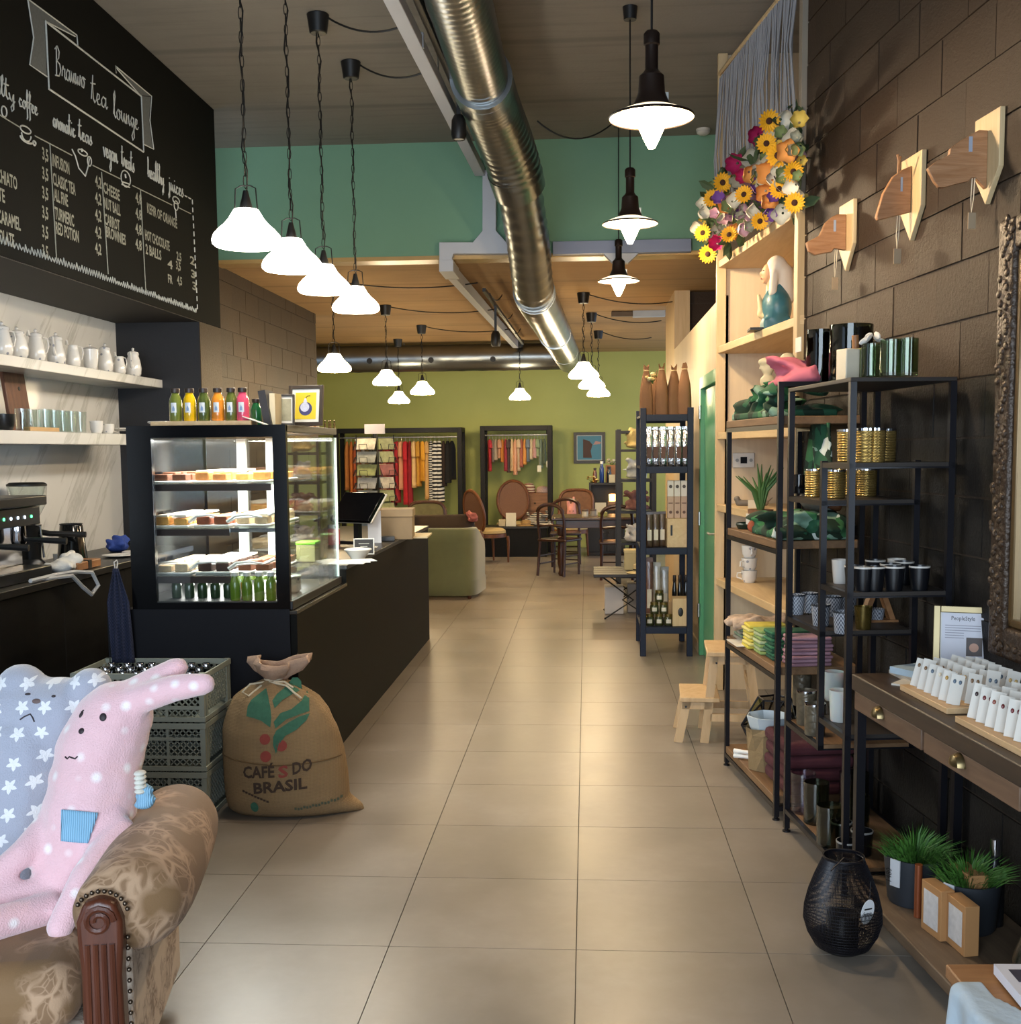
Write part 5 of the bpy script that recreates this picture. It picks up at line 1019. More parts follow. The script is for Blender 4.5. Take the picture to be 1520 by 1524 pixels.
for i, (c, n_) in enumerate(zip(cs, cn)):
    L = [.5, .36, .33, .3, .36, .5, .52, .5, .56, .5, .44, .4, .36, .32, .3, .28, .46, .4][i]
    garment(f'{n_} child garment hanging on the short clothes rack', rx+.09+i*(rw-.18)/17, ry, rz_, L, F(c), 'small clothes on the short rack', .28, .055, .1 if i % 3 == 0 else None)
for k, dx in enumerate((-.16, -.02)): tag(MB().box((-.03, -.003, 0), (.03, .003, .1)).tube([(0, 0, .1), (0, .0, .26)], .002, 4).build('price_tag', M('d8d4c2', .7, name='paper_tag'), None, (rx+rw+dx, 17.74, 1.24+.07*k)), ['paper price tag hanging low beside the rack post', 'paper price tag hanging at the corner post of the rack'][k], 'tag')
# framed picture on the far wall
P0, P1 = at(854, 690, Y=YF-.02), at(901, 643, Y=YF-.02)
def art_fig(t, w_, h_, y):
    MB().box((-w_*.38, y-.002, h_*.12), (w_*.38, y-.001, h_*.88)).build('print', M('3f7f93', .5, name='teal_print', var=.08), t)
    MB().prism([(-w_*.2, h_*.18), (w_*.08, h_*.18), (w_*.04, h_*.4), (w_*.1, h_*.6), (w_*.0, h_*.72), (-w_*.2, h_*.78)], y-.004, y-.0025, 'y').build('print_figure', M('4a2f24', .6, name='brown_ink2'), t)
    MB().prism([(w_*.12, h_*.6), (w_*.34, h_*.62), (w_*.36, h_*.68), (w_*.2, h_*.72)], y-.004, y-.0025, 'y').build('print_hand', M('b98f86', .6, name='pink_ink'), t)
tilt_frame('square dark framed teal picture of a brown figure on the green wall', ((P0.x+P1.x)/2, YF-.012, P0.z), P1.x-P0.x, P1.z-P0.z, 0, 0, M('1d1a16', .4, name='black_frame'), .05, art_fig)
# green tub armchair seen from behind
GV = M('565b3c', .8, name='olive_velvet', var=.15, sheen=.6)
def tub_chair(label, x, Y, rz, mat, w_=.78, h_=.76, d=.72, leg=MAHO):
    t = thing('tub_armchair', label, 'armchair', (x, Y, 0), rz)
    # local: open side faces +y, back at y=0
    n = 26; vs = []; rows = [(.04, 1.), (.06, 1.01), (h_*.25, 1.01), (h_*.27, .99), (h_*.8, 1.), (h_*.97, .99), (h_, .95), (h_, .84), (h_*.95, .8), (h_*.55, .78), (h_*.5, .78)]
    out = []
    for i in range(n+1):
        g = PI+PI*i/n; out.append((w_/2*math.copysign(abs(math.cos(g))**.45, math.cos(g)), d*.55*math.copysign(abs(math.sin(g))**.45, math.sin(g))))
    out = [(-w_/2, d*.4)]+out+[(w_/2, d*.4)]; m = len(out)
    for k, (z, s_) in enumerate(rows):
        for j, (a, b_) in enumerate(out): arm_ = max(0, (b_+.1)/(d*.5)) if b_ > -.1 else 0; vs.append((a*s_, b_*s_+d*.55, z*(1-.22*min(1, arm_)) if z > h_*.5 else z))
    MB().add(vs, [(k*m+i, k*m+i+1, (k+1)*m+i+1, (k+1)*m+i) for k in range(len(rows)-1) for i in range(m-1)]+[[k*m for k in range(len(rows))], [k*m+m-1 for k in range(len(rows))][::-1]]).build('shell', mat, t, ang=60)
    MB().box((-w_*.38, .2, .1), (w_*.38, d*.98, .3)).build('seat_base', mat, t, bev=.02); MB().box((-w_*.37, .2, .3), (w_*.37, d*1.0, .44)).build('cushion', mat, t, bev=.05, seg=4)
    for sx in (-1, 1):
        for yy in (.1, d*.9): MB().lathe([(0, 0), (.018, 0), (.026, .05), (.03, .1), (0, .1)], 10, (sx*w_*.4, yy, 0)).build('leg', leg, t)
    return t
tub_chair('olive green velvet tub armchair at the end of the bar counter, seen from behind', -1.57, 12.1, -.08, GV)
BRV = M('33261a', .85, name='dark_brown_velvet', var=.2)
tub_chair('dark brown velvet armchair beyond the olive one', -1.66, 13.6, .35, BRV, .8, .82, .7)
tag(cloth('patterned_scarf', M('a8625c', .9, name='pink_print', var=.6, scale=30), None, (-1.36, 13.75, .74), (.12, .25, .1), 9, .015), 'pink patterned scarf thrown over the arm of the brown armchair', 'scarf')
# side chairs
CANE = M('6a4836', .7, name='woven_cane', var=.25, scale=60); CWD = wood('walnut_chair', '7d4c2c', '5b3219', 1.2, 'z', .4, .4); SEATC = M('b39a68', .85, name='cream_seat', var=.1)
def oval_chair(label, x, Y, rz, pad, seat=SEATC, wd=CWD, bw=.24, bh=.3, bz=.72, group=None, square=False):
    t = thing('oval_back_chair', label, 'chair', (x, Y, 0), rz, group)
    e = .55 if square else 1
    ring = [(bw*math.copysign(abs(math.cos(g))**e, math.cos(g)), .0+.05*math.sin(g), bz+bh*math.copysign(abs(math.sin(g))**e, math.sin(g))) for g in [2*PI*i/32 for i in range(32)]]
    MB().tube([(a, -.24-b_*1.2, c) for a, b_, c in ring], .024, 8, True).build('back_frame', wd, t)
    MB().add([(a*.95, -.235-b_*1.2, (c-bz)*.95+bz) for a, b_, c in ring]+[(a*.95, -.25-b_*1.2, (c-bz)*.95+bz) for a, b_, c in ring], [list(range(32)), list(range(32, 64))[::-1]]+[(i, (i+1) % 32, 32+(i+1) % 32, 32+i) for i in range(32)]).build('backrest', pad, t)
    MB().lathe([(0, .4), (.22, .4), (.245, .42), (.24, .455), (.2, .48), (0, .49)], 22).build('seat', seat, t)
    MB().lathe([(.2, .35), (.25, .36), (.25, .41), (.2, .41)], 22).build('seat_rail', wd, t)
    for sx in (-1, 1):
        MB().tube([(sx*.19, .19, .37), (sx*.195, .2, .3), (sx*.185, .205, 0)], .02, 8, rs=[.026, .022, .013]).build('leg', wd, t); MB().tube([(sx*.15, -.24, bz-bh*.86), (sx*.17, -.22, .4), (sx*.18, -.27, 0)], .02, 8, rs=[.02, .024, .014]).build('leg', wd, t)
    return t
oval_chair('oval cane backed chair with cream seat turned to the side near the black platform', at(728, 830, Y=16.2).x, 16.2, -.9, CANE)
oval_chair('oval cane backed chair standing behind the black platform, facing the room', at(762, 730, Y=17.7).x, 17.72, PI, CANE, bz=.8)
oval_chair('carved chair with embroidered medallion back behind the kraft box', at(634, 770, Y=15).x, 15.0, PI+.1, M('5f5a3a', .85, name='embroidered_wool', var=.5, scale=12), wd=wood('dark_chair', '5b3822', '3b2113', 1.2, 'z', .35), bw=.25, bh=.22, bz=.68, square=True)
0 and oval_chair('dark carved chair with padded oval back between the brown armchair and the rack', at(668, 745, Y=16.6).x, 16.75, PI-.4, M('6e4a33', .8, name='brown_pad', var=.3), wd=wood('dark_chair2', '4c2d1b', '331b10', 1.2, 'z', .35), bz=.74)
# black platform with things on it
bp = thing('black_platform', 'low black display platform in front of the short clothes rack', 'platform', (at(772, 829, Z=0).x, 17.0, 0))
MB().box((-.52, 0, 0), (.42, .45, .42)).build('box', M('0a0a0b', .6, name='black_mdf', spec=.2), bp, bev=.004); MB().box((-.54, -.02, .42), (.44, .47, .45)).build('top', M('1a1613', .45, name='black_top'), bp, bev=.004)
for x in (-.1,): MB().box((x-.003, -.003, .02), (x+.003, .002, .41)).build('panel_gap', M('050505', .9, name='gap'), bp)
P = Vector(bp.location)
def small(name, label, cat, px, Y, z, d, mat, rz=0, bev=.003): return tag(MB().box((-d[0]/2, -d[1]/2, 0), (d[0]/2, d[1]/2, d[2])).build(name, mat, None, (at(px, 700, Y=Y).x, Y, z), rz, bev=bev), label, cat)
small('white_card', 'white upright card propped on the black platform', 'card', 760, 17.05, .4515, (.15, .03, .2), M('cfc9b4', .7, name='cream_card'))
small('candle_box', 'small cream box beside the upright card on the platform', 'box', 747, 17.1, .4515, (.1, .1, .1), M('b9a988', .7, name='cream_box'))
t = thing('straw_hat', 'small straw hat lying on the black platform', 'hat', (at(783, 780, Y=17.15).x, 17.15, .4515)); MB().lathe([(.14, .0), (.145, .004), (.08, .015), (.075, .07), (.05, .085), (0, .088)], 20).build('crown', M('9a7a4a', .85, name='straw', var=.3, scale=70), t); MB().lathe([(.077, .02), (.079, .03), (.077, .04)], 20).build('band', BLK_PL, t)
t = thing('wooden_cabinet', 'small wooden drawer cabinet inside the short clothes rack', 'cabinet', (at(797, 760, Y=18.25).x, 18.3, 0)); MB().box((-.22, -.15, 0), (.22, .15, .9)).build('body', wood('red_oak', 'a0704a', '845536', 1, 'x'), t, bev=.005)
for z in (.62, .32, .04): o = MB().box((-.2, -.17, z), (.2, -.15, z+.25)).build('drawer', wood('red_oak2', 'a97850', '8a5c3a', 1, 'x'), t, bev=.004); MB().ell((0, -.18, z+.125), .015, 8, 6).build('knob', NAIL, o)
x0 = t.location.x
for k, (dx, c1, c2) in enumerate(((-.1, '8a5a4a', 'd9c9b0'), (.12, 'c9a898', 'b98a80'))):
    q = thing('knitted_hat', ['striped brown and cream knitted hat on the drawer cabinet', 'pink speckled knitted hat on the drawer cabinet'][k], 'hat', (x0+dx, 18.25, .9015)); MB().lathe([(.1, 0), (.108, .02), (.104, .06), (.095, .1-.02*k), (.06, .15-.05*k), (0, .16-.05*k)], 18).build('knit', stripes(c1, c2, 7) if k == 0 else M(c1, .9, var=.5, scale=60, name='knit'), q); MB().lathe([(.1, 0), (.112, .012), (.1, .03)], 18).build('brim', F(c1), q)
tag(cloth('striped_blanket', stripes('15151a', 'b9b2a6', 12), None, (at(800, 765, Y=17.2).x, 17.25, .47), (.42, .3, .18), 13, .02, 26), 'black and white striped blanket heaped on the black platform', 'blanket')
small('cardboard_panel', 'pale cardboard panel leaning against the side of the black platform', 'panel', 803, 17.05, .001, (.1, .06, .4), M('8a7048', .8, name='raw_card'))
# dining table and chairs
DKW = wood('dark_table', '4a2a19', '301a10', 1, 'x', .32, .4); DKWZ = wood('dark_turned', '4a2817', '2e170d', 1, 'z', .32, .4)
TX, TY = at(884, 800, Y=14.7).x+.05, 14.75
dtb = thing('dining_table', 'dark wooden dining table with turned legs and a polished top', 'table', (TX, TY, 0))
MB().box((-.58, -.42, .7), (.58, .42, .735)).build('tabletop', M('4a3220', .3, name='polished_top', var=.15), dtb, bev=.01); MB().box((-.52, -.37, .6), (.52, .37, .7)).build('apron', DKW, dtb, bev=.004)
lp = [(0, 0), (.03, 0), (.04, .03), (.03, .07), (.048, .16), (.052, .3), (.04, .42), (.05, .48), (.036, .5), (.05, .53), (.052, .6), (0, .6)]
for sx in (-1, 1):
    for sy in (-1, 1): MB().lathe(lp, 14, (sx*.46, sy*.32, 0)).build('leg', DKWZ, dtb)
def dchair(label, x, Y, rz, top='arch'):
    t = thing('dining_chair', label, 'chair', (x, Y, 0), rz)
    MB().box((-.21, -.2, .43), (.21, .21, .465)).build('seat', DKW, t, bev=.012)
    for sx in (-1, 1):
        MB().tube([(sx*.18, .17, 0), (sx*.18, .17, .43)], .018, 8, rs=[.014, .021]).build('leg', DKWZ, t); MB().tube([(sx*.19, -.23, 0), (sx*.18, -.18, .44), (sx*.19, -.22, .7), (sx*.17, -.24, .84)], .018, 8).build('leg', DKWZ, t)
        for z in (.15, .25): MB().cyl((sx*.18, -.19, z), (sx*.18, .17, z), .009, n=8).build('stretcher', DKWZ, t)
    for z in (.18, .28): MB().cyl((-.18, .17, z), (.18, .17, z), .009, n=8).build('stretcher', DKWZ, t)
    MB().tube([(.18*math.cos(g), -.235-.02*math.sin(g), .8+.1*math.sin(g)) for g in [PI*i/14 for i in range(15)]], .024, 8).build('top_rail', DKWZ, t)
    MB().tube([(-.17, -.21, .63), (0, -.235, .645), (.17, -.21, .63)], .016, 8).build('back_rail', DKWZ, t)
    return t
g1 = at(832, 857, Z=0)
dchair('dark wooden chair pushed in at the near left corner of the dining table', at(833, 857, Y=14.35).x, 14.55, -.5)
dchair('dark wooden chair with arched back on the partition side of the dining table', at(915, 860, Y=14.2).x+.02, 14.12, 0)
dchair('dark wooden chair with arched back tucked behind the dining table', at(842, 800, Y=15.55).x, 15.65, PI)
for px, Y, nm, c in ((871, 14.62, 'white', 'c9c2b0'), (883, 14.7, 'grey', '9a948a')): t = thing('storage_jar', f'small {nm} jar on the dining table', 'jar', (at(px, 760, Y=Y).x, Y, .7355)); MB().lathe([(0, 0), (.04, 0), (.042, .06), (0, .062)], 16).build('jar', M(c, .35, name='glazed'), t); MB().lathe([(0, .062), (.043, .062), (.04, .085), (0, .088)], 16).build('lid', M('5b4432', .5, name='cork_lid'), t)
small('menu_card', 'cream menu card standing on the dining table', 'card', 894, 14.85, .7355, (.14, .03, .16), M('d0c8b0', .7, name='cream_card2'))
small('notepad', 'olive notepad lying on the dining table before the menu card', 'notepad', 897, 14.6, .7355, (.12, .08, .05), M('8a8a4c', .7, name='olive_pad'))
# soft chair with a pink toy behind the table, dresser with bottles
t = oval_chair('upholstered chair behind the dining table holding a pink toy', at(850, 760, Y=17).x, 16.9, PI-.3, M('6b4a36', .8, name='brown_floral', var=.5, scale=20), bw=.26, bh=.26, bz=.72, square=True)
t2 = thing('pink_toy', 'small pink toy rabbit sitting on the chair behind the dining table', 'soft toy', (at(851, 755, Y=16.8).x, 16.78, .49)); PK = M('c98a80', .9, name='pink_felt', var=.15)
b = MB(); capsule(b, (0, 0, .06), (0, .02, .2), .08, .07); capsule(b, (-.04, .02, .25), (-.06, .04, .38), .03, .022); capsule(b, (.03, .02, .25), (.03, .04, .39), .03, .022); remesh(b.build('body', PK, t2), .014, 4)
for x in (-.025, .025): MB().ell((x, -.055, .2), .008, 8, 5).build('eye', DKB, t2)
ds = thing('dark_dresser', 'dark wooden dresser with bottles on top against the green wall', 'dresser', (at(902, 760, Y=17.2).x, 17.3, 0))
DRS = M('17100b', .45, name='dark_stain', var=.2)
MB().box((-.28, -.15, 0), (.28, .25, .68)).build('body', DRS, ds, bev=.005); MB().box((-.25, -.1, 1.05), (.25, .25, 1.08)).build('shelf', DRS, ds); MB().box((-.25, .21, .68), (.25, .24, 1.05)).build('back_panel', DRS, ds)
for x in (-.25, .22): MB().box((x, -.1, .68), (x+.03, .24, 1.05)).build('side_panel', DRS, ds)
for x in (-.14, .14): o = MB().box((x-.125, -.17, .06), (x+.125, -.15, .62)).build('door', DRS, ds, bev=.004); MB().ell((x*.3, -.18, .35), .014, 8, 6).build('knob', NAIL, o)
dx, dy = ds.location.x, 17.3
t = thing('candle_lantern', 'glowing amber candle lantern in the dark dresser', 'lantern', (dx+.1, dy+.02, .8)); MB().lathe([(0, 0), (.05, 0), (.055, .1), (.05, .11), (0, .11)], 14).build('glass', emit((1, .5, .16), 4), t); MB().lathe([(0, -.012), (.06, -.012), (.06, 0), (0, 0)], 14).build('base', BRZ, t); point('candle_light', (0, -.08, .06), 1.2, (1, .5, .2), .03, t)
tag(MB().box((-.07, -.06, 0), (.07, .06, .12)).build('tea_box', M('6b5a4a', .7, name='brown_box'), None, (dx+.1, dy+.02, .6805)), 'brown tea box under the candle lantern in the dresser', 'box')
for k, (x, c, nm, h, r) in enumerate(((-.06, '1a3a7a', 'tall blue', .32, .035), (.05, '10131a', 'dark', .24, .036), (-.16, '6b3a1a', 'amber', .22, .032))): bottle(f'{nm} glass bottle on top of the dark dresser', (dx+x, dy, 1.0805), juice(c), CAPW if k == 0 else CAP, r, h, None, False, 'glass_bottle')
small('gift_box', 'kraft gift box behind the dark bottle on the dresser', 'box', 910, dy+.14, 1.0805, (.17, .1, .26), M('a9744c', .7, name='kraft'))
small('note_card', 'small cream note card before the dark bottle on the dresser', 'card', 911, dy-.06, 1.0805, (.09, .012, .12), M('c9bc9a', .7, name='cream_card3'))
def posy(label, loc, cols, n, r, seed, leafc='4a5a2a', name='dried_flowers'):
    random.seed(seed); t = thing(name, label, 'flowers', loc)
    for k in range(n):
        p = Vector((random.uniform(-r, r), random.uniform(-r, r)*.7, random.uniform(0, r*1.2))); MB().tube([(0, 0, -.02), p*.6, p], .003, 4).build('stem', F(leafc), t); MB().ell(p, (random.uniform(.014, .026), random.uniform(.014, .026), .014), 8, 5).build('bloom', F(cols[k % len(cols)]), t)
    return t
posy('white dried flowers on top of the kraft gift box', (at(911, 700, Y=dy+.12).x, dy+.12, 1.345), ('e0d5bd', 'cdbf9c'), 12, .07, 3)
posy('golden dried flowers at the edge of the dresser', (dx-.2, dy+.02, 1.085), ('b08a3a', 'd9c07a', '8a6a2a'), 12, .08, 5)
# second dark shelf and the bench in front of it
sd = thing('dark_shelf_unit', 'dark grey blue shelf unit of folded clothes against the partition', 'shelf unit', (at(937, 640, Y=13.2).x+.08, 13.2, 0)); SDM = M('161a24', .5, name='slate_blue_stain', var=.15)
for x in (-.2, .2):
    for y in (0, .5): MB().box((x-.025, y-.025, 0), (x+.025, y+.025, 1.8)).build('post', SDM, sd)
for z in (.12, .5, .86, 1.22, 1.56, 1.77): MB().box((-.175, -.02, z-.015), (.175, .52, z+.015)).build('shelf', SDM, sd)
sx_ = sd.location.x
random.seed(6)
for k, (z, c, nm) in enumerate(((.137, 'c9cfd6', 'pale blue linen'), (.517, 'b9bcc0', 'grey linen'), (.877, '6b4a48', 'wine patterned'), (1.237, 'aeb6bc', 'light grey'), (1.577, 'a99a6a', 'straw coloured'))):
    tag(cloth('folded_clothes', M(c, .9, name='folded_fabric', var=.35, scale=25, bump=.3), None, (sx_, 13.2, z+.025), (.24, .32, .2), 30+k, .02, 34), f'{nm} clothes folded in the dark shelf unit', 'clothes')
bch = thing('bench', 'dark slatted wooden bench on crossed black metal legs', 'bench', (at(918, 870, Y=10.9).x+.1, 10.9, 0), 0)
for k in range(4): MB().box((-.32, -.3+k*.19, .40), (.32, -.3+k*.19+.17, .43)).build('slat', DRS, bch, bev=.004)
for y in (-.22, .38):
    MB().tube([(-.24, y, .4), (.05, y+.02, .18), (-.22, y, .005)], .009, 6).build('leg', BLK_PL, bch); MB().tube([(.24, y, .4), (-.05, y+.02, .18), (.22, y, .005)], .009, 6).build('leg', BLK_PL, bch)
MB().tube([(0, -.22, .2), (0, .38, .2)], .008, 6).build('cross_bar', BLK_PL, bch)
bx = bch.location.x
t = thing('cream_box', 'cream lidded box standing on the bench', 'box', (bx+.08, 11.1, .431)); MB().box((-.1, -.1, 0), (.1, .1, .16)).build('box', M('b9ad84', .8, name='cream_card4'), t); MB().box((-.105, -.105, .16), (.105, .105, .185)).build('lid', M('c4b88e', .8, name='cream_lid'), t)
t = thing('sun_hat', 'cream hat lying on the bench beside the blue rack', 'hat', (bx+.12, 10.72, .431)); MB().lathe([(.13, 0), (.135, .004), (.075, .015), (.07, .075), (.045, .09), (0, .092)], 18).build('crown', M('c9b98f', .9, name='cream_felt'), t); MB().lathe([(.073, .018), (.075, .03), (.073, .04)], 18).build('band', BLK_PL, t)
for k, (px, Y, h) in enumerate(((900, 11.2, .26), (918, 11.45, .28))): tag(MB().box((-.09, -.13, 0), (.09, .13, h)).build('storage_box', M(['cfc9c4', '9a928a'][k], .7, name='pale_card'), None, (bx-.12+.22*k, 11.15+.1*k, .002), bev=.004), ['white storage box on the floor under the bench', 'grey storage box on the floor under the bench'][k], 'box')
# postcard spinner behind the counter
ps = thing('postcard_spinner', 'wire spinner of postcards with a paper sign on top behind the counter', 'stand', (at(559, 700, Y=10.6).x, 10.6, 0), -.45); ps.scale = (1.45, 1.45, 1)
MB().cyl((0, 0, 0), (0, 0, 1.74), .014).build('pole', BLK_PL, ps); MB().lathe([(0, 0), (.22, 0), (.22, .015), (.03, .03), (0, .03)], 20).build('base', BLK_PL, ps)
pc = ['b9bdb6', '7a8a9a', '9a4a4a', 'c9c2b4', 'a8b07a', '5f6670', 'd3cfc4', '8a9a8a']; random.seed(4)
for side in range(4):
    a = side*PI/2
    for k in range(13):
        T = Matrix.Rotation(a, 4, 'Z') @ Matrix.Translation((0, -.1, .17+k*.119)) @ Matrix.Rotation(-.16, 4, 'X')
        c_ = MB().xf(T).box((-.072, -.003, 0), (.072, .003, .1)).build('postcard', M(random.choice(pc), .5, var=.75, scale=22, name='postcard_print', rnd=.2), ps)
        T2 = Matrix.Rotation(a, 4, 'Z') @ Matrix.Translation((0, -.1, .17+k*.119))
        MB().xf(T2).tube([(-.08, .0, .05), (-.08, -.015, -.005), (-.03, -.025, -.005), (-.03, -.03, .045), (.03, -.03, .045), (.03, -.025, -.005), (.08, -.015, -.005), (.08, 0, .05)], .0028, 4).build('wire_pocket', BLK_PL, ps)
    T = Matrix.Rotation(a, 4, 'Z')
    for x in (-.085, .085): MB().xf(T).tube([(x, -.085, .12), (x, -.085, 1.73)], .004, 4).build('wire_upright', BLK_PL, ps)
MB().xf(Matrix.Rotation(.45, 4, 'Z')).box((-.065, -.004, 1.74), (.065, .004, 1.83)).build('paper_sign', M('c3c0cc', .7, name='sign_paper'), ps)
# blue rack by the partition
BLR = M('111a2e', .5, name='navy_stain', var=.18, spec=.3); BX0, BX1, BY0, BY1, BZ = .406, .804, 8.75, 9.5, 1.885
br = thing('blue_shelf_rack', 'navy stained wooden rack of packaged goods beside the green door', 'shelf unit', (BX0, BY0, 0)); w_, d_ = BX1-BX0, BY1-BY0
for x in (0, w_-.045):
    for y in (0, d_-.045): o = MB().box((x, y, 0), (x+.045, y+.045, BZ)).build('post', BLR, br, bev=.003); [MB().cyl((x+.0225, y-.0015, z), (x+.0225, y+.001, z), .005, n=8).build('peg_hole', BLK_PL, o) for z in (.5, 1.1, 1.62)] if y == 0 else None
for z in (.225, .83, 1.445, BZ-.05):
    MB().box((.045, .0, z-.05), (w_-.045, .03, z)).build('front_rail', BLR, br, bev=.002); MB().box((.045, d_-.03, z-.05), (w_-.045, d_, z)).build('back_rail', BLR, br, bev=.002)
    for k in range(5): MB().box((.005, .035+k*.14, z-.018), (w_-.005, .035+k*.14+.12, z)).build('shelf_slat', BLR, br)
def rb(px, py, Y=BY0+.12): return at(px, py, Y=Y)
KB = M('7a5638', .8, name='kraft_paper', var=.15, bump=.3, bscale=25)
random.seed(9)
for k, (px, h, Y) in enumerate(((962, .36, 8.85), (974, .33, 9.05), (985, .37, 8.86), (1003, .36, 8.88), (1019, .37, 8.86))):
    t = thing('paper_bag', ['twisted kraft paper bag at the aisle corner of the blue rack top', 'low kraft paper bag with dried flowers on the blue rack top', 'kraft paper bag with flared mouth in the middle of the blue rack top', 'wide kraft paper bag next to the last one on the blue rack top', 'pointed kraft paper bag on the partition side of the blue rack top'][k], 'bag', (rb(px, 600, Y).x, Y, BZ-.0495), random.uniform(-.3, .3))
    vs = []; n = 16
    for j, (z, r) in enumerate(((0, 1), (.35, .98), (.6, .85), (.8, .55), (.92, .35), (1, .42))):
        for i in range(n): g = 2*PI*i/n; q = .06*r*(1+(.12*math.sin(5*g+k) if j > 2 else 0)); vs.append((q*math.copysign(abs(math.cos(g))**.5, math.cos(g))*.85, q*math.copysign(abs(math.sin(g))**.5, math.sin(g))*.7, z*h+(.02*math.sin(2*g+k) if j == 5 else 0)))
    MB().add(vs, [(j*n+i, j*n+(i+1) % n, (j+1)*n+(i+1) % n, (j+1)*n+i) for j in range(5) for i in range(n)]+[list(range(n))[::-1]]).build('bag', KB, t, ang=50)
    MB().tube([(.02*math.cos(g), .018*math.sin(g), h*.92) for g in [2*PI*i/10 for i in range(10)]], .004, 5, True).build('twine', M('c9b48a', .9, name='twine'), t)
posy('dried flowers tucked among the kraft bags on the blue rack', (rb(972, 560, 8.8).x, 8.8, BZ+.2), ('cbb98a', 'b9a06a', '8a7a4a'), 8, .05, 8)
FOIL = NT('foil'); n_ = FOIL.noise(FOIL.co((1, 1, .5)), 22, 3); FOIL.col(srgb('c9c9cc')); FOIL.set(metal=1., rough=.18); FOIL.bump(n_, .9, .02); FOIL = FOIL.m
def pouch(label, x, Y, z, w_, h, mat, group=None, name='foil_pouch', rz=0):
    t = thing(name, label, 'pouch', (x, Y, z), rz, group)
    vs = []; n = 14
    for j, (q, tt) in enumerate(((0, .7), (.06, 1), (.4, .9), (.8, .5), (.93, .15), (1, .12))):
        for i in range(n): g = 2*PI*i/n; vs.append((w_/2*math.copysign(abs(math.cos(g))**.5, math.cos(g)), .035*tt*math.sin(g), q*h))
    MB().add(vs, [(j*n+i, j*n+(i+1) % n, (j+1)*n+(i+1) % n, (j+1)*n+i) for j in range(5) for i in range(n)]+[list(range(n))[::-1], list(range(5*n, 6*n))]).build('pouch', mat, t, ang=60)
    MB().box((-w_/2, -.007, h*.93), (w_/2, .007, h)).build('seal', mat, t)
    MB().box((-w_*.3, -.036, h*.2), (w_*.3, -.033, h*.5)).build('label', M('5a3a2a' if mat is FOIL else 'd3cbb8', .6, name='pouch_label'), t); return t
for k, px in enumerate((966, 976, 987, 999, 1010, 1020)): pouch('silver foil pouch standing on the upper shelf of the blue rack', rb(px, 670).x, BY0+.1+.04*(k % 2), 1.4455, .058, .3, FOIL, 'foil pouches in the blue rack')
CLR = M('4a3a2c', .3, name='clear_bag_filled', var=.5, scale=40, coat=.6)
for k, px in enumerate((966, 976, 986)): pouch('clear bag of dried goods on the middle shelf of the blue rack', rb(px, 790).x, BY0+.08+.03*k, .8305, .055, .27, CLR, 'filled bags in the blue rack', 'clear_bag')
t = thing('wooden_box', 'plain wooden box with a hand slot on the middle shelf of the blue rack', 'box', (rb(1008, 800).x, BY0+.14, .8305)); MB().box((-.08, -.09, 0), (.08, .09, .22)).build('box', PINEX, t, bev=.003); MB().box((-.055, -.0915, .09), (-.04, -.089, .17)).build('hand_slot', BLK_PL, t)
for k, px in enumerate((998, 1008, 1018)):
    bx_ = thing('tea_carton', 'tall pinkish tea carton standing on the wooden box', 'carton', (rb(px, 740).x, BY0+.12, 1.0515), 0, 'tea cartons on the wooden box'); MB().box((-.023, -.03, 0), (.023, .03, .165)).build('carton', M('b59a86', .6, name='blush_card'), bx_, bev=.002); MB().cyl((0, -.0305, .045), (0, -.0315, .045), .012, n=12).build('seal_print', M('5b4036', .6, name='brown_print'), bx_); MB().box((-.016, -.0312, .11), (.016, -.03, .118)).build('printed_line', M('5b4036', .6, name='brown_print'), bx_)
    bx_ = thing('white_carton', 'small white carton stacked on a tea carton in the blue rack', 'carton', (rb(px, 715).x, BY0+.12, 1.217), 0, 'white cartons in the blue rack'); MB().box((-.023, -.028, 0), (.023, .028, .12)).build('carton', M('cfcac0', .6, name='white_card2'), bx_, bev=.002); MB().cyl((0, -.0285, .075), (0, -.0295, .075), .013, n=12).build('seal_print', M('4a4440', .6, name='grey_print'), bx_)
t = thing('wooden_box', 'plain wooden box with a dark knot hole on the bottom shelf of the blue rack', 'box', (rb(1012, 915).x, BY0+.12, .2255)); MB().box((-.06, -.08, 0), (.06, .08, .215)).build('box', PINE, t, bev=.003); MB().ell((0, -.081, .11), (.02, .003, .035), 12, 6).build('knot_hole', BLK_PL, t)
for k, px in enumerate((1004, 1012, 1021)): bottle('black bottle with pale label standing behind the lower wooden box', (rb(px, 870, 9.1).x, 9.1, .2255), juice('0f1012'), CAP, .019, .36, 'black bottles in the blue rack', False, 'black_bottle')
lab = 0
for r_ in range(3):
    for c_ in range((3, 2, 1)[r_]):
        t = thing('preserve_jar', 'squat preserve jar with white label stacked on the bottom shelf of the blue rack', 'jar', (rb(967+c_*14+r_*7, 915).x, BY0+.1, .2255+r_*.0915), 0, 'preserve jars in the blue rack'); MB().lathe([(0, 0), (.031, 0), (.034, .008), (.034, .06), (.028, .07), (0, .07)], 16).build('jar', juice('35371d'), t); MB().lathe([(0, .07), (.031, .07), (.031, .09), (0, .091)], 16).build('lid', M('6b5b2c', .35, .6, name='brass_lid'), t); MB().lathe([(.0348, .02), (.0352, .035), (.0348, .05)], 6, a0=-PI/2-.6, a1=-PI/2+.5).build('label', M('cfc9ba', .6, name='paper_label2'), t)
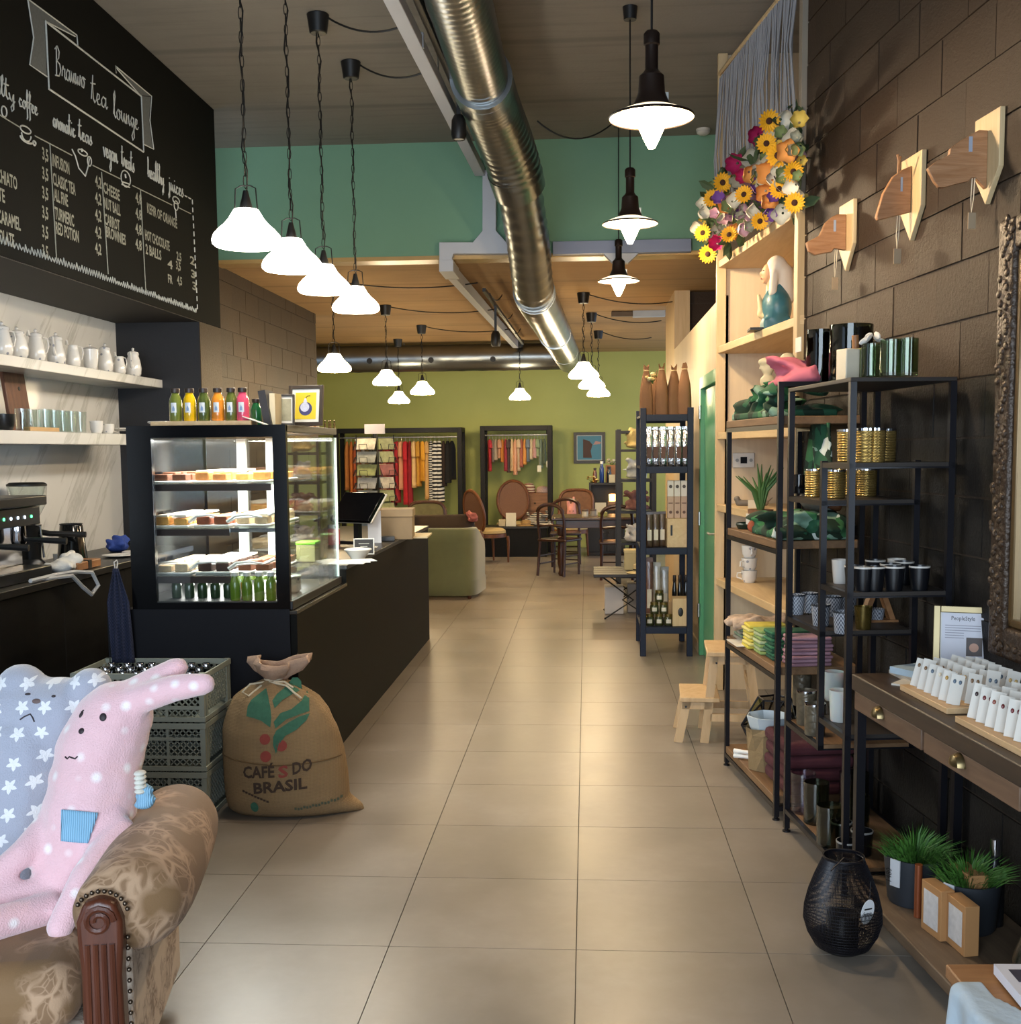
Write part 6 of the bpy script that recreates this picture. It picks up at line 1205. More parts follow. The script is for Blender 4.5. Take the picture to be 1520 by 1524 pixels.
for k, px in enumerate((966, 978, 990)): pouch('tall cellophane bag standing behind the preserve jars', rb(px, 900, 9.15).x, 9.12+.03*k, .2255, .06, .5-.04*k, M(['6b4a3a', 'b9b2a4', 'a9a59c'][k], .3, name='cellophane', var=.5, scale=20, coat=.5), None if 0 else 'cellophane bags in the blue rack', 'cellophane_bag')

# ================================================================ RIGHT SIDE
def RT(s, t, z=0): return R(s, t, z)
def rp(px, py, t, z, lo=None, hi=None):
    s_ = rat(px, py, t)[0]
    if lo is not None: s_ = min(max(s_, lo), hi)
    return R(s_, t, z)
IRON = M('15141a', .4, .35, name='black_iron', var=.1); PLK = wood('rack_plank', '8a6a48', '6b4d32', .8, 'y', .6, .5); PLK2 = M('2c2622', .55, .1, name='dark_shelf_plate', var=.2)
# ---- far rack (wooden planks)
def bars(t, b, name='post', mat=None): return b.build(name, mat or IRON, t)
r1 = thing('plank_rack', 'black iron rack with thick wooden plank shelves and textiles', 'rack', R(.9, .03), TH); W_ = .37
# local: x from 0 (front, t=.40) .. use x = -(t-.03)
def rl(parent, x0, x1, y0, y1, z0, z1, name, mat, bev=0): return MB().box((x0, y0, z0), (x1, y1, z1)).build(name, mat, parent, bev=bev)
b_ = .022
for y, top in ((0, 1.83), (.86, 1.675)):
    for x in (-W_, -b_): rl(r1, x, x+b_, y, y+b_, .015, top, 'post', IRON)
    for x in (-W_, -b_): MB().lathe([(0, 0), (.016, 0), (.016, .006), (.008, .01), (.008, .03), (0, .03)], 10, (x+b_/2, y+b_/2, 0)).build('foot', IRON, r1)
    rl(r1, -W_+b_, -b_, y, y+b_, .04, .06, 'cross_bar', IRON)
rl(r1, -W_, 0, 0, b_, 1.83, 1.85, 'cross_bar', IRON)
R1Z = (1.71, 1.19, .655, .1)
for z in R1Z:
    rl(r1, -W_+.004, -.004, .024, .9, z-.034, z, 'plank', PLK, .003)
    for x in (-W_, -b_): rl(r1, x, x+b_, b_, .86, z-.054, z-.035, 'shelf_bar', IRON)
# ---- near rack (staggered shelves)
r2 = thing('staggered_rack', 'tall narrow black iron rack with staggered shelves of votives and cups', 'rack', R(.06, .03), TH)
for y in (0, .69):
    for x in (-W_, -b_):
        rl(r2, x, x+b_, y, y+b_, .015, 1.8, 'post', IRON); MB().lathe([(0, 0), (.017, 0), (.017, .006), (.008, .01), (.008, .03), (0, .03)], 10, (x+b_/2, y+b_/2, 0)).build('foot', IRON, r2)
for x in (-W_, -b_): rl(r2, x, x+b_, .285, .285+b_, .45, 1.53, 'post', IRON)
rl(r2, -W_, 0, 0, .712, 1.8, 1.815, 'top_plate', PLK2, .002)
for (z, y0, y1, m_) in ((1.525, 0, .307, PLK2), (1.08, 0, .307, PLK2), (.58, 0, .307, PLK2), (1.385, .285, .712, PLK2), (.9, .285, .712, PLK2), (.47, .285, .712, PLK), (.1, 0, .712, PLK)):
    rl(r2, -W_+b_, -b_, y0+.003, y1-.003, z-.014, z, 'shelf', m_)
    for x in (-W_, -b_): rl(r2, x+.001, x+b_-.001, y0, y1, z-.02, z-.001, 'shelf_bar', IRON)
    for y in (y0, y1-b_): rl(r2, -W_+b_, -b_, y, y+.012, z-.02, z-.0145, 'shelf_bar', IRON)
# glassware on the near rack
SMK = clear_glass('dark_green_glass', (.22, .25, .18), .055, .02); GRN = clear_glass('green_glass', (.6, .7, .55), .06, .02)
def cylinder_vase(label, loc, r, h, mat, group=None, cat='vase', name='glass_vase'):
    return tag(MB().lathe([(0, 0), (r*.97, 0), (r, .006), (r, h), (r*.95, h), (r*.94, .012), (0, .012)], 30).build(name, mat, None, loc), label, cat, group)
zt = 1.8155
cylinder_vase('tall dark glass cylinder vase at the far end of the near rack top', rp(1222, 574, .2, zt), .062, .25, SMK)
cylinder_vase('widest dark glass cylinder vase in the middle of the near rack top', rp(1266, 570, .16, zt), .085, .245, SMK)
cylinder_vase('small green glass tumbler behind the white soap on the near rack top', rp(1272, 562, .25, zt), .035, .115, GRN)
for k, (px, tt, h, nm) in enumerate(((1297, .27, .125, 'holding a white paper flower'), (1326, .28, .12, 'between two others'), (1350, .22, .125, 'nearest the end of the plate'))):
    cylinder_vase(f'small green glass tumbler on the near rack top, {nm}', rp(px, 562, tt, zt), .036, h, GRN)
t = thing('soap_block', 'cream soap block wrapped in olive paper on the near rack top', 'soap', rp(1262, 568, .32, zt), TH+.3); MB().box((-.03, -.03, 0), (.03, .03, .115)).build('block', M('d6ccb4', .6, name='cream_soap'), t, bev=.004); MB().box((.031, -.031, 0), (.055, .031, .118)).build('wrapper', M('6f7342', .7, name='olive_paper'), t, bev=.003)
t = thing('paper_flower', 'white paper flower lying across the green tumblers', 'flower', rp(1300, 515, .27, zt+.127), 0)
for k in range(6): MB().ell((.03*math.cos(k), .02*math.sin(k), .008+.008*(k % 3)), (.022, .012, .006), 8, 5, (.3*k, .5, k)).build('petal', M('d9d5cd', .8, name='white_paper'), t)
tag(MB().cyl((0, 0, 0), (0, 0, .16), .013, n=10).build('cork_stick', OAK, None, rp(1276, 560, .25, zt+.014)), 'brown cork stick standing in a green tumbler', 'stick').rotation_euler = (.1, -.08, 0)
def m_gold():
    s = NT('mercury_gold_glass'); n = s.noise(s.co(), 30, 3); s.col(s.mix(n, srgb('b08a3a'), srgb('f0cf85'))); s.set(metal=.8, rough=.2); s.bump(s.wave(s.co(), 34, 0, 0, dirn='Z'), .7, .004); return s.m
GOLD = m_gold()
def votive(label, loc, r, h, mat, group, name='votive_glass', cat='candle glass', taper=.94, rib=0, rim=None):
    t = thing(name, label, cat, loc, random.uniform(0, 6), group); prof = [(0, 0), (r*taper*.95, 0), (r*taper, .005)]; k = max(2, rib)
    for i in range(1, k+1):
        f = i/k; rr = r*(taper+(1-taper)*f)
        if rib: prof += [(rr*.985, h*(f-.5/k)), (rr*1.005, h*(f-.2/k))]
        else: prof.append((rr, h*f))
    prof += [(r, h), (r*.95, h), (r*taper*.9, .01), (0, .01)]
    MB().lathe(prof, 24).build('glass', mat, t)
    if rim: MB().lathe([(r*1.004, h*.93), (r*1.012, h*.96), (r*1.004, h*1.0), (r*.95, h*1.002)], 24).build('rim', rim, t)
    return t
random.seed(14)
for px, tt in ((1247, .31), (1284, .24), (1290, .33), (1317, .2), (1340, .3)): votive('gold mercury glass votive on the higher gold shelf of the near rack', rp(px, 680, tt, 1.5255, .1, .33), .04, .118, GOLD, 'gold votives, higher shelf', rib=8, rim=CHR)
for px, tt in ((1213, .33), (1243, .3), (1262, .14), (1290, .12)): votive('gold mercury glass votive on the lower gold shelf of the near rack', rp(px, 728, tt, 1.3855, .39, .73), .04, .11, GOLD, 'gold votives, lower shelf', rib=8, rim=CHR)
t = votive('black glass candle holder beside the lower gold votives', rp(1190, 727, .28, 1.3855), .03, .08, M('0e0e10', .1, name='black_glass2'), None)
WPOR = M('cfcac2', .35, name='white_porcelain2', var=.04)
for px, tt in ((1243, .33), (1275, .12)): votive('plain white tapered cup on the black cup shelf', rp(px, 862, tt, 1.0805, .1, .33), .033, .088, WPOR, 'white cups on the near rack', 'tapered_cup', 'cup', .78)
BPOR = M('0f1014', .3, name='black_porcelain')
for px, tt in ((1272, .345), (1290, .2), (1315, .33), (1325, .2), (1350, .29), (1345, .12), (1375, .22), (1392, .13)): votive('black tapered cup with a white rim on the near rack', rp(px, 875, tt, 1.0805, .1, .33), .036, .085, BPOR, 'black cups on the near rack', 'tapered_cup', 'cup', .8, rim=WPOR)
s = NT('herringbone_cup'); co = s.co(); sp = s.add('ShaderNodeSeparateXYZ'); s.L.new(co, sp.inputs[0]); an = s.math('ARCTAN2', sp.outputs[0], sp.outputs[1])
zig = s.math('PINGPONG', s.math('MULTIPLY', an, 1.), .18); hb = s.math('FRACT', s.math('MULTIPLY', s.math('ADD', sp.outputs[2], s.math('MULTIPLY', zig, .09)), 60.)); s.col(s.mix(s.math('GREATER_THAN', hb, .5), srgb('b9bcc2'), srgb('2d3446'))); s.set(rough=.4); HERR = s.m
for px, tt in ((1185, .35), (1205, .28), (1222, .35), (1240, .22), (1255, .33), (1262, .15)): votive('blue and white herringbone cup on the lower cup shelf', rp(px, 925, tt, .9005), .036, .082, HERR, 'herringbone cups on the near rack', 'herringbone_cup', 'cup', .84, rim=M('22262e', .4, name='dark_rim'))
votive('dark gold patterned cup beside the herringbone cups', rp(1285, 925, .22, .9005), .033, .085, M('6b5a2c', .25, .7, name='dark_gold', var=.5, scale=50), None, 'patterned_cup', 'cup', .85)
t = thing('house_ornament', 'wooden A shaped house ornament framing a blue bowl at the end of the rack', 'ornament', rp(1305, 935, .1, .9005), TH)
MB().bar((-.06, 0, 0), (-.01, 0, .135), .02, .04, up=(0, 1, 0)).build('roof_board', OAK, t); MB().bar((.06, 0, 0), (.01, 0, .135), .02, .04, up=(0, 1, 0)).build('roof_board', OAK, t); MB().box((-.075, -.03, -.001), (.075, .03, .008)).build('base', OAK, t); MB().lathe([(0, .008), (.025, .008), (.03, .05), (.027, .05), (0, .02)], 16).build('bowl', HERR, t)
s = NT('embossed_taupe'); v = s.voro(s.co(), 38, 'DISTANCE_TO_EDGE'); s.col(s.mix(v, srgb('5b5344'), srgb('857b68'))); s.set(rough=.3, metal=.2); s.bump(v, .6, .005); TAUP = s.m
for k, (px, tt, h) in enumerate(((1193, .25, .15), (1200, .34, .14), (1213, .36, .125))): votive(['taupe embossed vase at the wall side of the low shelf', 'taupe embossed vase in the middle of the low shelf', 'shorter taupe embossed vase at the aisle edge of the low shelf'][k], rp(px, 1085, tt, .4705), .04, h, TAUP, None, 'embossed_vase', 'vase', .97, rim=CHR)
votive('dark embossed bowl on the low shelf behind the iron post', rp(1246, 1100, .16, .4705), .05, .08, M('2a2a28', .3, name='dark_embossed', bump=.5, bscale=50), None, 'embossed_bowl', 'bowl', .9)
for px, tt, nm in ((1240, .25, 'at the wall side'), (1250, .345, 'at the aisle edge')): votive(f'frosted white votive on the short low shelf, {nm}', rp(px, 1085, tt, .5805), .04, .115, M('c9c6c2', .5, name='frosted_white', sss=.3), None, taper=.86)
tag(MB().box((-.05, -.04, 0), (.05, .04, .12)).build('blue_box', M('9aa6bb', .6, name='pale_blue_card'), None, R(.11, .1, .5805), TH, bev=.003), 'pale blue box at the end of the short low shelf', 'box')
LIL = clear_glass('lilac_glass', (.8, .77, .85), .1, .1); OLV = clear_glass('olive_glass', (.5, .55, .47), .1, .1)
for k, (px, tt, h, m_, nm) in enumerate(((1192, .34, .165, LIL, 'lilac glass jar at the aisle edge of the bottom shelf'), (1222, .14, .16, LIL, 'lilac glass jar at the wall side of the bottom shelf'), (1215, .33, .165, OLV, 'olive glass jar beside the lilac one on the bottom shelf'), (1262, .12, .16, OLV, 'olive glass jar by the wall at the end of the bottom shelf'), (1236, .36, .15, OLV, 'low olive glass jar before the black cups on the bottom shelf'), (1275, .22, .15, OLV, 'olive glass jar behind the iron post on the bottom shelf'))):
    votive(nm, rp(px, 1200, tt, .1005, .12, .7), .05, h, m_, None, 'glass_jar', 'jar', .97, rim=GLS)
for px, tt, nm in ((1252, .32, 'nearest the post'), (1262, .37, 'at the aisle edge'), (1283, .28, 'behind the iron post')): votive(f'black stoneware cup on the bottom shelf, {nm}', rp(px, 1245, tt, .1005), .04, .09, BPOR, None, 'stoneware_cup', 'cup', .9, rim=M('9a9a98', .3, name='grey_rim'))

# ---- textiles and small things on the far rack
s = NT('tropical_print'); co = s.co(); nz = s.add('ShaderNodeTexNoise'); s.L.new(co, nz.inputs['Vector']); nz.inputs['Scale'].default_value = 9; v2 = s.add('ShaderNodeVectorMath', operation='MULTIPLY_ADD'); s.L.new(nz.outputs['Color'], v2.inputs[0]); v2.inputs[1].default_value = (.1, .1, .1); s.L.new(co, v2.inputs[2])
v = s.voro(v2.outputs[0], 16, out='Color'); sx = s.add('ShaderNodeSeparateColor'); s.L.new(v, sx.inputs[0]); s.col(s.ramp(sx.outputs[0], [(0., srgb('16301f')), (.3, srgb('24563a')), (.55, srgb('3f7a4a')), (.72, srgb('7fa08a')), (.82, srgb('cfd8cf')), (.9, srgb('1c3a2a'))], 'CONSTANT')); s.set(rough=.85); TROP = s.m
def heap(name, label, cat, mat, s0, s1, t0, t1, z, h, seed, n=26, vox=.014):
    random.seed(seed); c = R((s0+s1)/2, (t0+t1)/2, z); b = MB()
    for k in range(n): b.ell((random.uniform(-1, 1)*(t1-t0)/2, random.uniform(-1, 1)*(s1-s0)/2, random.uniform(.02, h-.02)), (random.uniform(.04, .08), random.uniform(.04, .09), random.uniform(.012, .02)), 10, 6, (random.uniform(-.5, .5), random.uniform(-.5, .5), random.random()*3))
    b.box((-(t1-t0)/2, -(s1-s0)/2, 0), ((t1-t0)/2, (s1-s0)/2, .03))
    return tag(remesh(b.build(name, mat, None, c, TH), vox, 2), label, cat)
heap('printed_cloth', 'heap of green tropical print cloth on the top plank of the far rack', 'cloth', TROP, 1.05, 1.76, .1, .38, 1.712, .17, 3, 40)
heap('pink_cushion', 'pink cushion cover lying on the tropical print cloth', 'cushion', M('c0697a', .85, name='pink_cotton', var=.08), .93, 1.2, .12, .37, 1.84, .13, 6, 14, .02)
t = thing('hanging_cloth', 'dark green printed cloth hanging below the top plank of the far rack', 'cloth', R(1.02, .2, 1.44), TH)
vs = [(.0+.02*math.sin(i*1.1+k*.3), -.12+.24*i/8, .24-.24*k/6) for k in range(7) for i in range(9)]; o = MB().add(vs, [(k*9+i, k*9+i+1, (k+1)*9+i+1, (k+1)*9+i) for k in range(6) for i in range(8)]).build('drape', TROP, t); m_ = o.modifiers.new('s', 'SOLIDIFY'); m_.thickness = .01
for k, (px, py, tt) in enumerate(((1143, 556, .2), (1172, 556, .15))):
    q = thing('bust_figurine', ['small cream bust figurine with a wide cap behind the pink cushion', 'small cream bust figurine with curled hair behind the pink cushion'][k], 'figurine', rp(px, py, tt, 1.87), TH); b = MB(); b.ell((0, 0, .1), (.032, .036, .045), 12, 8); b.ell((0, 0, .03), (.04, .03, .035), 12, 8); b.ell((0, 0, .125+.0*k), (.05-.012*k, .05-.012*k, .022+.01*k), 12, 7); b.ell((-.034, 0, .095), (.01, .008, .01), 8, 5); remesh(b.build('bust', M('d8c8a4', .6, name='cream_plaster'), q), .007, 3); MB().box((-.05, -.04, -.012), (.05, .04, .0)).build('base', M('c9b68f', .6, name='plaster_base'), q)
tag(MB().box((-.002, -.035, 0), (.002, .035, .06)).build('price_card', M('d8d4ca', .7, name='white_card3'), None, R(.97, .3, 1.975), TH, 0), 'white price card standing on the pink cushion cover', 'card')
# second plank of the far rack
heap('leafy_cloth', 'heap of green leaf print cloth on the second plank of the far rack', 'cloth', TROP, .93, 1.4, .06, .38, 1.192, .12, 8, 34)
pt = thing('potted_aloe', 'spiky aloe in a brown paper pot with a white label on the far rack', 'plant', R(1.52, .3, 1.192), TH); AL = M('4a6b35', .5, name='aloe_green', var=.2)
MB().lathe([(0, 0), (.045, 0), (.06, .1), (.055, .1), (.05, .085), (0, .085)], 18).build('pot', M('7a5236', .8, name='kraft_pot', bump=.2), pt); MB().box((-.062, -.025, .03), (-.055, .025, .08)).build('label', M('d8d4cc', .7, name='white_label'), pt)
random.seed(4)
for k in range(14):
    a = k*2.4; r_ = .05+.05*random.random(); h = .16+.08*random.random(); MB().tube([(0, 0, .08), (r_*.4*math.cos(a), r_*.4*math.sin(a), .08+h*.6), (r_*math.cos(a)*1.3, r_*math.sin(a)*1.3, .08+h)], .01, 5, rs=[.011, .009, .002]).build('leaf', AL, pt)
tag(MB().lathe([(0, 0), (.055, 0), (.065, .02), (.062, .028), (.05, .01), (0, .008)], 20).build('dark_dish', M('142a20', .3, name='bottle_green'), None, R(1.68, .31, 1.192)), 'dark green dish at the far end of the second plank', 'dish')
t = thing('felt_ball', 'orange felt ball between the aloe and the leaf print cloth', 'ball', R(1.42, .36, 1.192)); MB().ell((0, 0, .028), .028, 14, 9).build('ball', M('c0603c', .9, name='orange_felt', bump=.3), t); MB().ell((0, 0, .056), (.01, .01, .004), 8, 5).build('stem_dot', DKB, t)
t = thing('leather_bag', 'brown leather bag standing behind the leaf print cloth', 'bag', R(1.2, .11, 1.3), TH); MB().box((-.05, -.12, 0), (.05, .12, .13)).build('bag', M('6b4122', .6, name='brown_leather'), t, bev=.02, seg=3); MB().tube([(0, -.08, .13), (0, -.05, .19), (0, .05, .19), (0, .08, .13)], .007, 6).build('handle', M('4a2c17', .6, name='brown_strap'), t)
tag(MB().ell((0, 0, .05), (.07, .09, .05), 18, 10).build('grey_stone', M('6a635c', .8, name='grey_stone', var=.3, bump=.4), None, R(1.02, .2, 1.31)), 'smooth grey stone resting on the leaf print cloth', 'stone')
# folded napkins on the third plank: each pile its own layers
def pile(label, cols, s0, t0, w_, d, n, z, names, seed, h=.016):
    random.seed(seed)
    for k in range(n): c_ = cols[k % len(cols)]; tag(MB().box((-d/2, -w_/2, 0), (d/2, w_/2, h*.92)).build('folded_napkin', F(c_), None, R(s0+random.uniform(-.006, .006), t0+random.uniform(-.006, .006), z+k*h), TH+random.uniform(-.06, .06), bev=.006), f'folded {names} cloth napkin in the {label}', 'napkin', f'{names} napkins')
pile('pile under the red print one', ['8a8474', '7a8a72'], 1.66, .27, .15, .2, 4, .656, 'grey green', 1)
pile('pile at the aisle edge of the third plank', ['d0be4a', 'd9cc7a'], 1.42, .3, .13, .18, 7, .656, 'yellow', 2)
pile('pile next to the yellow one', ['8a9f5a', 'a9b48a'], 1.27, .29, .12, .18, 7, .656, 'light green', 3)
pile('pile before the iron posts', ['23513a', '2f6a4a'], 1.13, .28, .12, .18, 8, .656, 'dark green', 4)
pile('pile by the staggered rack', ['96707c', 'a88290'], .98, .24, .12, .18, 8, .656, 'dusty pink', 5)
heap('red_print_cloth', 'red and white print cloth spread over the grey green napkins', 'cloth', M('b9a08a', .85, name='red_print', var=1., scale=22), 1.52, 1.75, .16, .37, .722, .05, 12, 12)
mg = None
for k in range(3): mug(['white printed mug at the bottom of the stack of three', 'white printed mug in the middle of the stack of three', 'white printed mug on top of the stack of three'][k], (at(1113, 940, Y=7.3).x, 7.25, .741+.0*k+k*.078), CHINA, .05, .076, 'printed_mug', 1.2+k)
tag(MB().box((-.1, -.1, 0), (.1, .1, .004)).build('striped_sheet', M('c9c4bb', .8, name='striped_paper', var=.3), None, R(1.53, .33, .657), TH), 'white patterned sheet at the edge of the third plank', 'sheet')
# bottom plank of the far rack
tt_ = thing('glass_terrarium', 'faceted glass terrarium with dark metal edges on the bottom plank of the far rack', 'terrarium', R(1.6, .2, .102), TH)
base = [(.1*math.cos(a), .1*math.sin(a), 0) for a in [2*PI*i/5 for i in range(5)]]; mid = [(.155*math.cos(a+.3), .155*math.sin(a+.3), .13) for a in [2*PI*i/5 for i in range(5)]]; top = [(.08*math.cos(a), .08*math.sin(a), .27) for a in [2*PI*i/5 for i in range(5)]]
e = MB(); f_ = MB()
for i in range(5):
    j = (i+1) % 5
    for p, q in ((base[i], base[j]), (mid[i], mid[j]), (top[i], top[j]), (base[i], mid[i]), (base[j], mid[i]), (mid[i], top[i]), (mid[i], top[j])): e.tube([p, q], .005, 5)
    f_.poly([base[i], base[j], mid[i]]); f_.poly([base[j], mid[j], mid[i]]); f_.poly([mid[i], top[j], top[i]]); f_.poly([mid[i], mid[j], top[j]])
e.build('metal_edges', IRON, tt_); f_.build('glass_facets', clear_glass('smoky_facets', (.62, .62, .58), .12, .02), tt_, smooth=False); MB().ell((0, 0, .03), (.08, .08, .03), 12, 6).build('moss', M('4a5a2a', .95, name='moss', var=.4, scale=50), tt_)
t = thing('paper_planter', 'crumpled brown paper planter with a white faceted bowl inside', 'planter', R(1.34, .3, .102), TH); vs = []; n = 12
for j, (z, r_) in enumerate(((0, .085), (.09, .095), (.17, .1), (.2, .108))):
    for i in range(n): a = 2*PI*i/n; r2_ = r_*(1+.1*math.sin(i*2.3+j*1.7)); vs.append((r2_*math.cos(a), r2_*math.sin(a), z))
o = MB().add(vs, [(j*n+i, j*n+(i+1) % n, (j+1)*n+(i+1) % n, (j+1)*n+i) for j in range(3) for i in range(n)]+[list(range(n))[::-1]]).build('paper_sack', M('8a7452', .85, name='brown_paper', var=.2, bump=.3), t, smooth=False)
MB().lathe([(.05, .12), (.09, .2), (.105, .25), (.1, .252), (.085, .2), (.045, .13)], 8).build('faceted_bowl', M('c3cdd2', .4, name='white_bowl'), t, smooth=False)
t = thing('white_ladle', 'pair of small white enamel spoons at the end of the bottom plank', 'spoon', R(1.47, .32, .102), TH+.5)
for k in range(2): MB().tube([(0, 0, .012+.022*k), (-.03, .05, .014+.022*k), (-.05, .1, .012+.022*k)], .008, 8, rs=[.014, .009, .012]).build('spoon', TRAY, t)
for k in range(4): tag(MB().box((-.15, -.17, 0), (.15, .17, .055)).build('folded_blanket', M('4d2129', .9, name='burgundy_wool', var=.2, bump=.2), None, R(.95+.0*k+.12, .2, .102+.0575*k), TH+[0, .03, -.02, .02][k], bev=.02, seg=3), ['burgundy blanket folded at the bottom of its pile', 'burgundy blanket folded second from the plank', 'burgundy blanket folded below the topmost one', 'burgundy blanket folded on top of its pile'][k], 'blanket')

# ---- step stool
st = thing('step_stool', 'pale wooden two step stool standing by the far rack', 'stool', (.70, 6.31, 0), -.06); SW = wood('beech', 'd6b78c', 'c39f70', .9, 'z', .5, .2)
MB().box((-.19, -.19, .225), (.02, .19, .25)).build('low_step', SW, st, bev=.004); MB().box((-.05, -.2, .475), (.22, .2, .5)).build('high_step', SW, st, bev=.004)
for y in (-.175, .15):
    MB().bar((-.2, y+.012, 0), (-.155, y+.012, .225), .045, .024, up=(0, 1, 0)).build('leg', SW, st); MB().bar((-.06, y+.012, 0), (-.01, y+.012, .475), .045, .024, up=(0, 1, 0)).build('leg', SW, st); MB().bar((.24, y+.012, 0), (.17, y+.012, .475), .045, .024, up=(0, 1, 0)).build('leg', SW, st)
    MB().box((-.18, y, .185), (-.02, y+.024, .225)).build('side_rail', SW, st); MB().box((-.02, y, .43), (.19, y+.024, .475)).build('side_rail', SW, st); MB().box((-.03, y, .12), (.2, y+.022, .16)).build('side_rail', SW, st)
MB().box((.17, -.15, .3), (.19, .15, .34)).build('cross_rail', SW, st)
for y in (-.189,): [MB().cyl((x, y-.003, z), (x, y+.002, z), .006, n=8).build('screw_head', BLK_PL, st) for x, z in ((-.16, .2), (.0, .44))]

# ---- niche: madonna, books, thermostat, ornaments
md = thing('madonna_bust', 'painted bust of a veiled praying woman with a blue cloak on a pine shelf', 'statue', rp(1150, 487, -.05, 2.2255), TH-.15)
VE = M('cfc4b4', .55, name='cream_paint'); SK = M('c99a74', .5, name='skin_paint'); BL = M('2f6470', .4, name='teal_paint', var=.15)
b = MB(); b.ell((.02, 0, .12), (.085, .12, .12), 16, 10); capsule(b, (.03, 0, .2), (.02, 0, .26), .06, .045); b.box((-.06, -.09, 0), (.09, .09, .06)); remesh(b.build('cloak', BL, md), .011, 4)
b = MB(); b.ell((.02, 0, .335), (.062, .06, .075), 16, 10); capsule(b, (.05, .0, .31), (.07, 0, .18), .06, .05); capsule(b, (.0, -.05, .3), (-.01, -.07, .2), .025, .025); capsule(b, (.0, .05, .3), (-.01, .07, .2), .025, .025); remesh(b.build('veil', VE, md), .009, 4)
b = MB(); b.ell((-.02, 0, .315), (.042, .04, .055), 14, 10); b.ell((-.062, 0, .31), (.014, .009, .014), 8, 6); b.ell((-.05, 0, .285), (.016, .012, .008), 8, 6); b.ell((-.045, 0, .268), (.015, .014, .012), 8, 6); capsule(b, (-.01, 0, .28), (0, 0, .22), .028, .032); remesh(b.build('head', SK, md), .006, 3)
for s_ in (-1, 1): MB().ell((-.052, s_*.017, .325), (.006, .007, .004), 8, 5).build('eye', M('3a2a22', .4, name='painted_eye'), md)
MB().ell((-.063, 0, .284), (.005, .011, .003), 8, 5).build('mouth', M('a85a4c', .5, name='painted_lips'), md)
b = MB(); capsule(b, (-.06, -.012, .1), (-.075, 0, .19), .022, .01); capsule(b, (-.06, .012, .1), (-.072, .004, .185), .022, .01); capsule(b, (-.06, 0, .09), (.0, -.06, .06), .024, .03)
for k in range(4): capsule(b, (-.068, -.012+.008*k, .14), (-.08, -.006+.004*k, .2-.006*abs(k-1.5)), .008, .005)
capsule(b, (-.055, .012, .13), (-.055, .006, .165), .008, .006); remesh(b.build('hands', M('c9b48a', .5, name='pale_robe_paint'), md), .006, 2)
MB().box((-.13, -.08, -.001), (.09, .08, .012)).build('base', BLK_PL, md)
for k, (dx, d, c, nm) in enumerate(((0, (.06, .1, .012), 'd8d3c6', 'white folded card'), (.1, (.12, .12, .016), '3f8a3a', 'green booklet'), (.14, (.1, .1, .014), 'b5502c', 'red booklet'))):
    P = at(1095, 642, X=1.0)
    tag(MB().box((-d[0]/2, -d[1]/2, 0), (d[0]/2, d[1]/2, d[2])).build('booklet', M(c, .6, name='booklet_cover'), None, (.95+dx, 7.3, 1.6805+(.0165 if k == 2 else 0)), .1*k), f'{nm} on the niche shelf under the tropical cloth', 'booklet')
th_ = thing('thermostat', 'white wall thermostat with a dark display and two buttons', 'thermostat', at(1107, 685, Y=YD-.012))
MB().box((-.07, -.008, -.048), (.07, .011, .048)).build('housing', M('c9c6c0', .5, name='white_plastic2'), th_, bev=.005)
MB().box((-.021, -.0095, -.02), (.021, -.0075, .022)).build('display', GB, th_)
for x in (-.042, .046): MB().cyl((x, -.008, 0), (x, -.012, 0), .011, n=16).build('button', M('8a8a88', .4, name='grey_button'), th_)
t = thing('animal_ornament', 'small carved animal ornament with a price card in the niche', 'ornament', (at(1112, 815, Y=7.2).x, 7.0, 1.2205)); b = MB(); capsule(b, (-.08, 0, .03), (.08, 0, .03), .02, .02); b.ell((-.09, 0, .055), .02, 10, 7); capsule(b, (.08, 0, .035), (.12, 0, .06), .012, .006); remesh(b.build('animal', M('7a7064', .6, name='carved_stone', var=.4), t), .007, 2); MB().box((-.03, -.05, 0), (.03, -.045, .05)).build('price_card', M('d8cfb8', .7, name='card5'), t)

# ---- hanging flower curtain
fc = thing('flower_curtain', 'curtain of grey strings ending in a mass of fabric sunflowers and blossoms', 'flowers', (0, 0, 0))
MB().tube([R(1.86, .03, 3.86), R(3.52, .03, 3.9)], .012, 8).build('rod', PINE, fc)
random.seed(17); b = MB()
for k in range(66):
    s_ = 1.9+1.6*k/65+random.uniform(-.01, .01); zb = 3.28-.33*(s_-1.9)/1.6-.12*random.random()
    b.tube([R(s_, .03, 3.87), R(s_+.004, .05+random.uniform(-.02, .02), (3.87+zb)/2), R(s_+random.uniform(-.01, .01), .04, zb)], .0045, 4)
stuff(b.build('strings', M('8f8f93', .8, name='grey_cord'), fc))
def fpos(px, py, t): s_, _, z = rat(px, py, t); return R(s_, t, z)
YEL = M('e2a81c', .7, name='yellow_petal', var=.15); DKC = M('3a1f12', .9, name='seed_brown')
def petals(n, r, w_, mat_, name='f', cup=.15, lay=1):
    b = MB()
    for L in range(lay):
        for k in range(n):
            a = 2*PI*(k+.5*L)/n; c, s_ = math.cos(a), math.sin(a); rr = r*(1-.15*L); P = [(.15, 0, 0), (.55, w_, .3), (.85, w_*.8, .75), (1.02, 0, 1), (.85, -w_*.8, .75), (.55, -w_, .3)]
            b.add([((q*c-u*s_)*rr, (q*s_+u*c)*rr, h*cup*r+.1*r*L) for q, u, h in P], [(0, 1, 2, 3), (0, 3, 4, 5)])
    return b.mesh(name, mat_)
SUNP = petals(17, .06, .13, YEL, 'sunflower', .3, 2); 
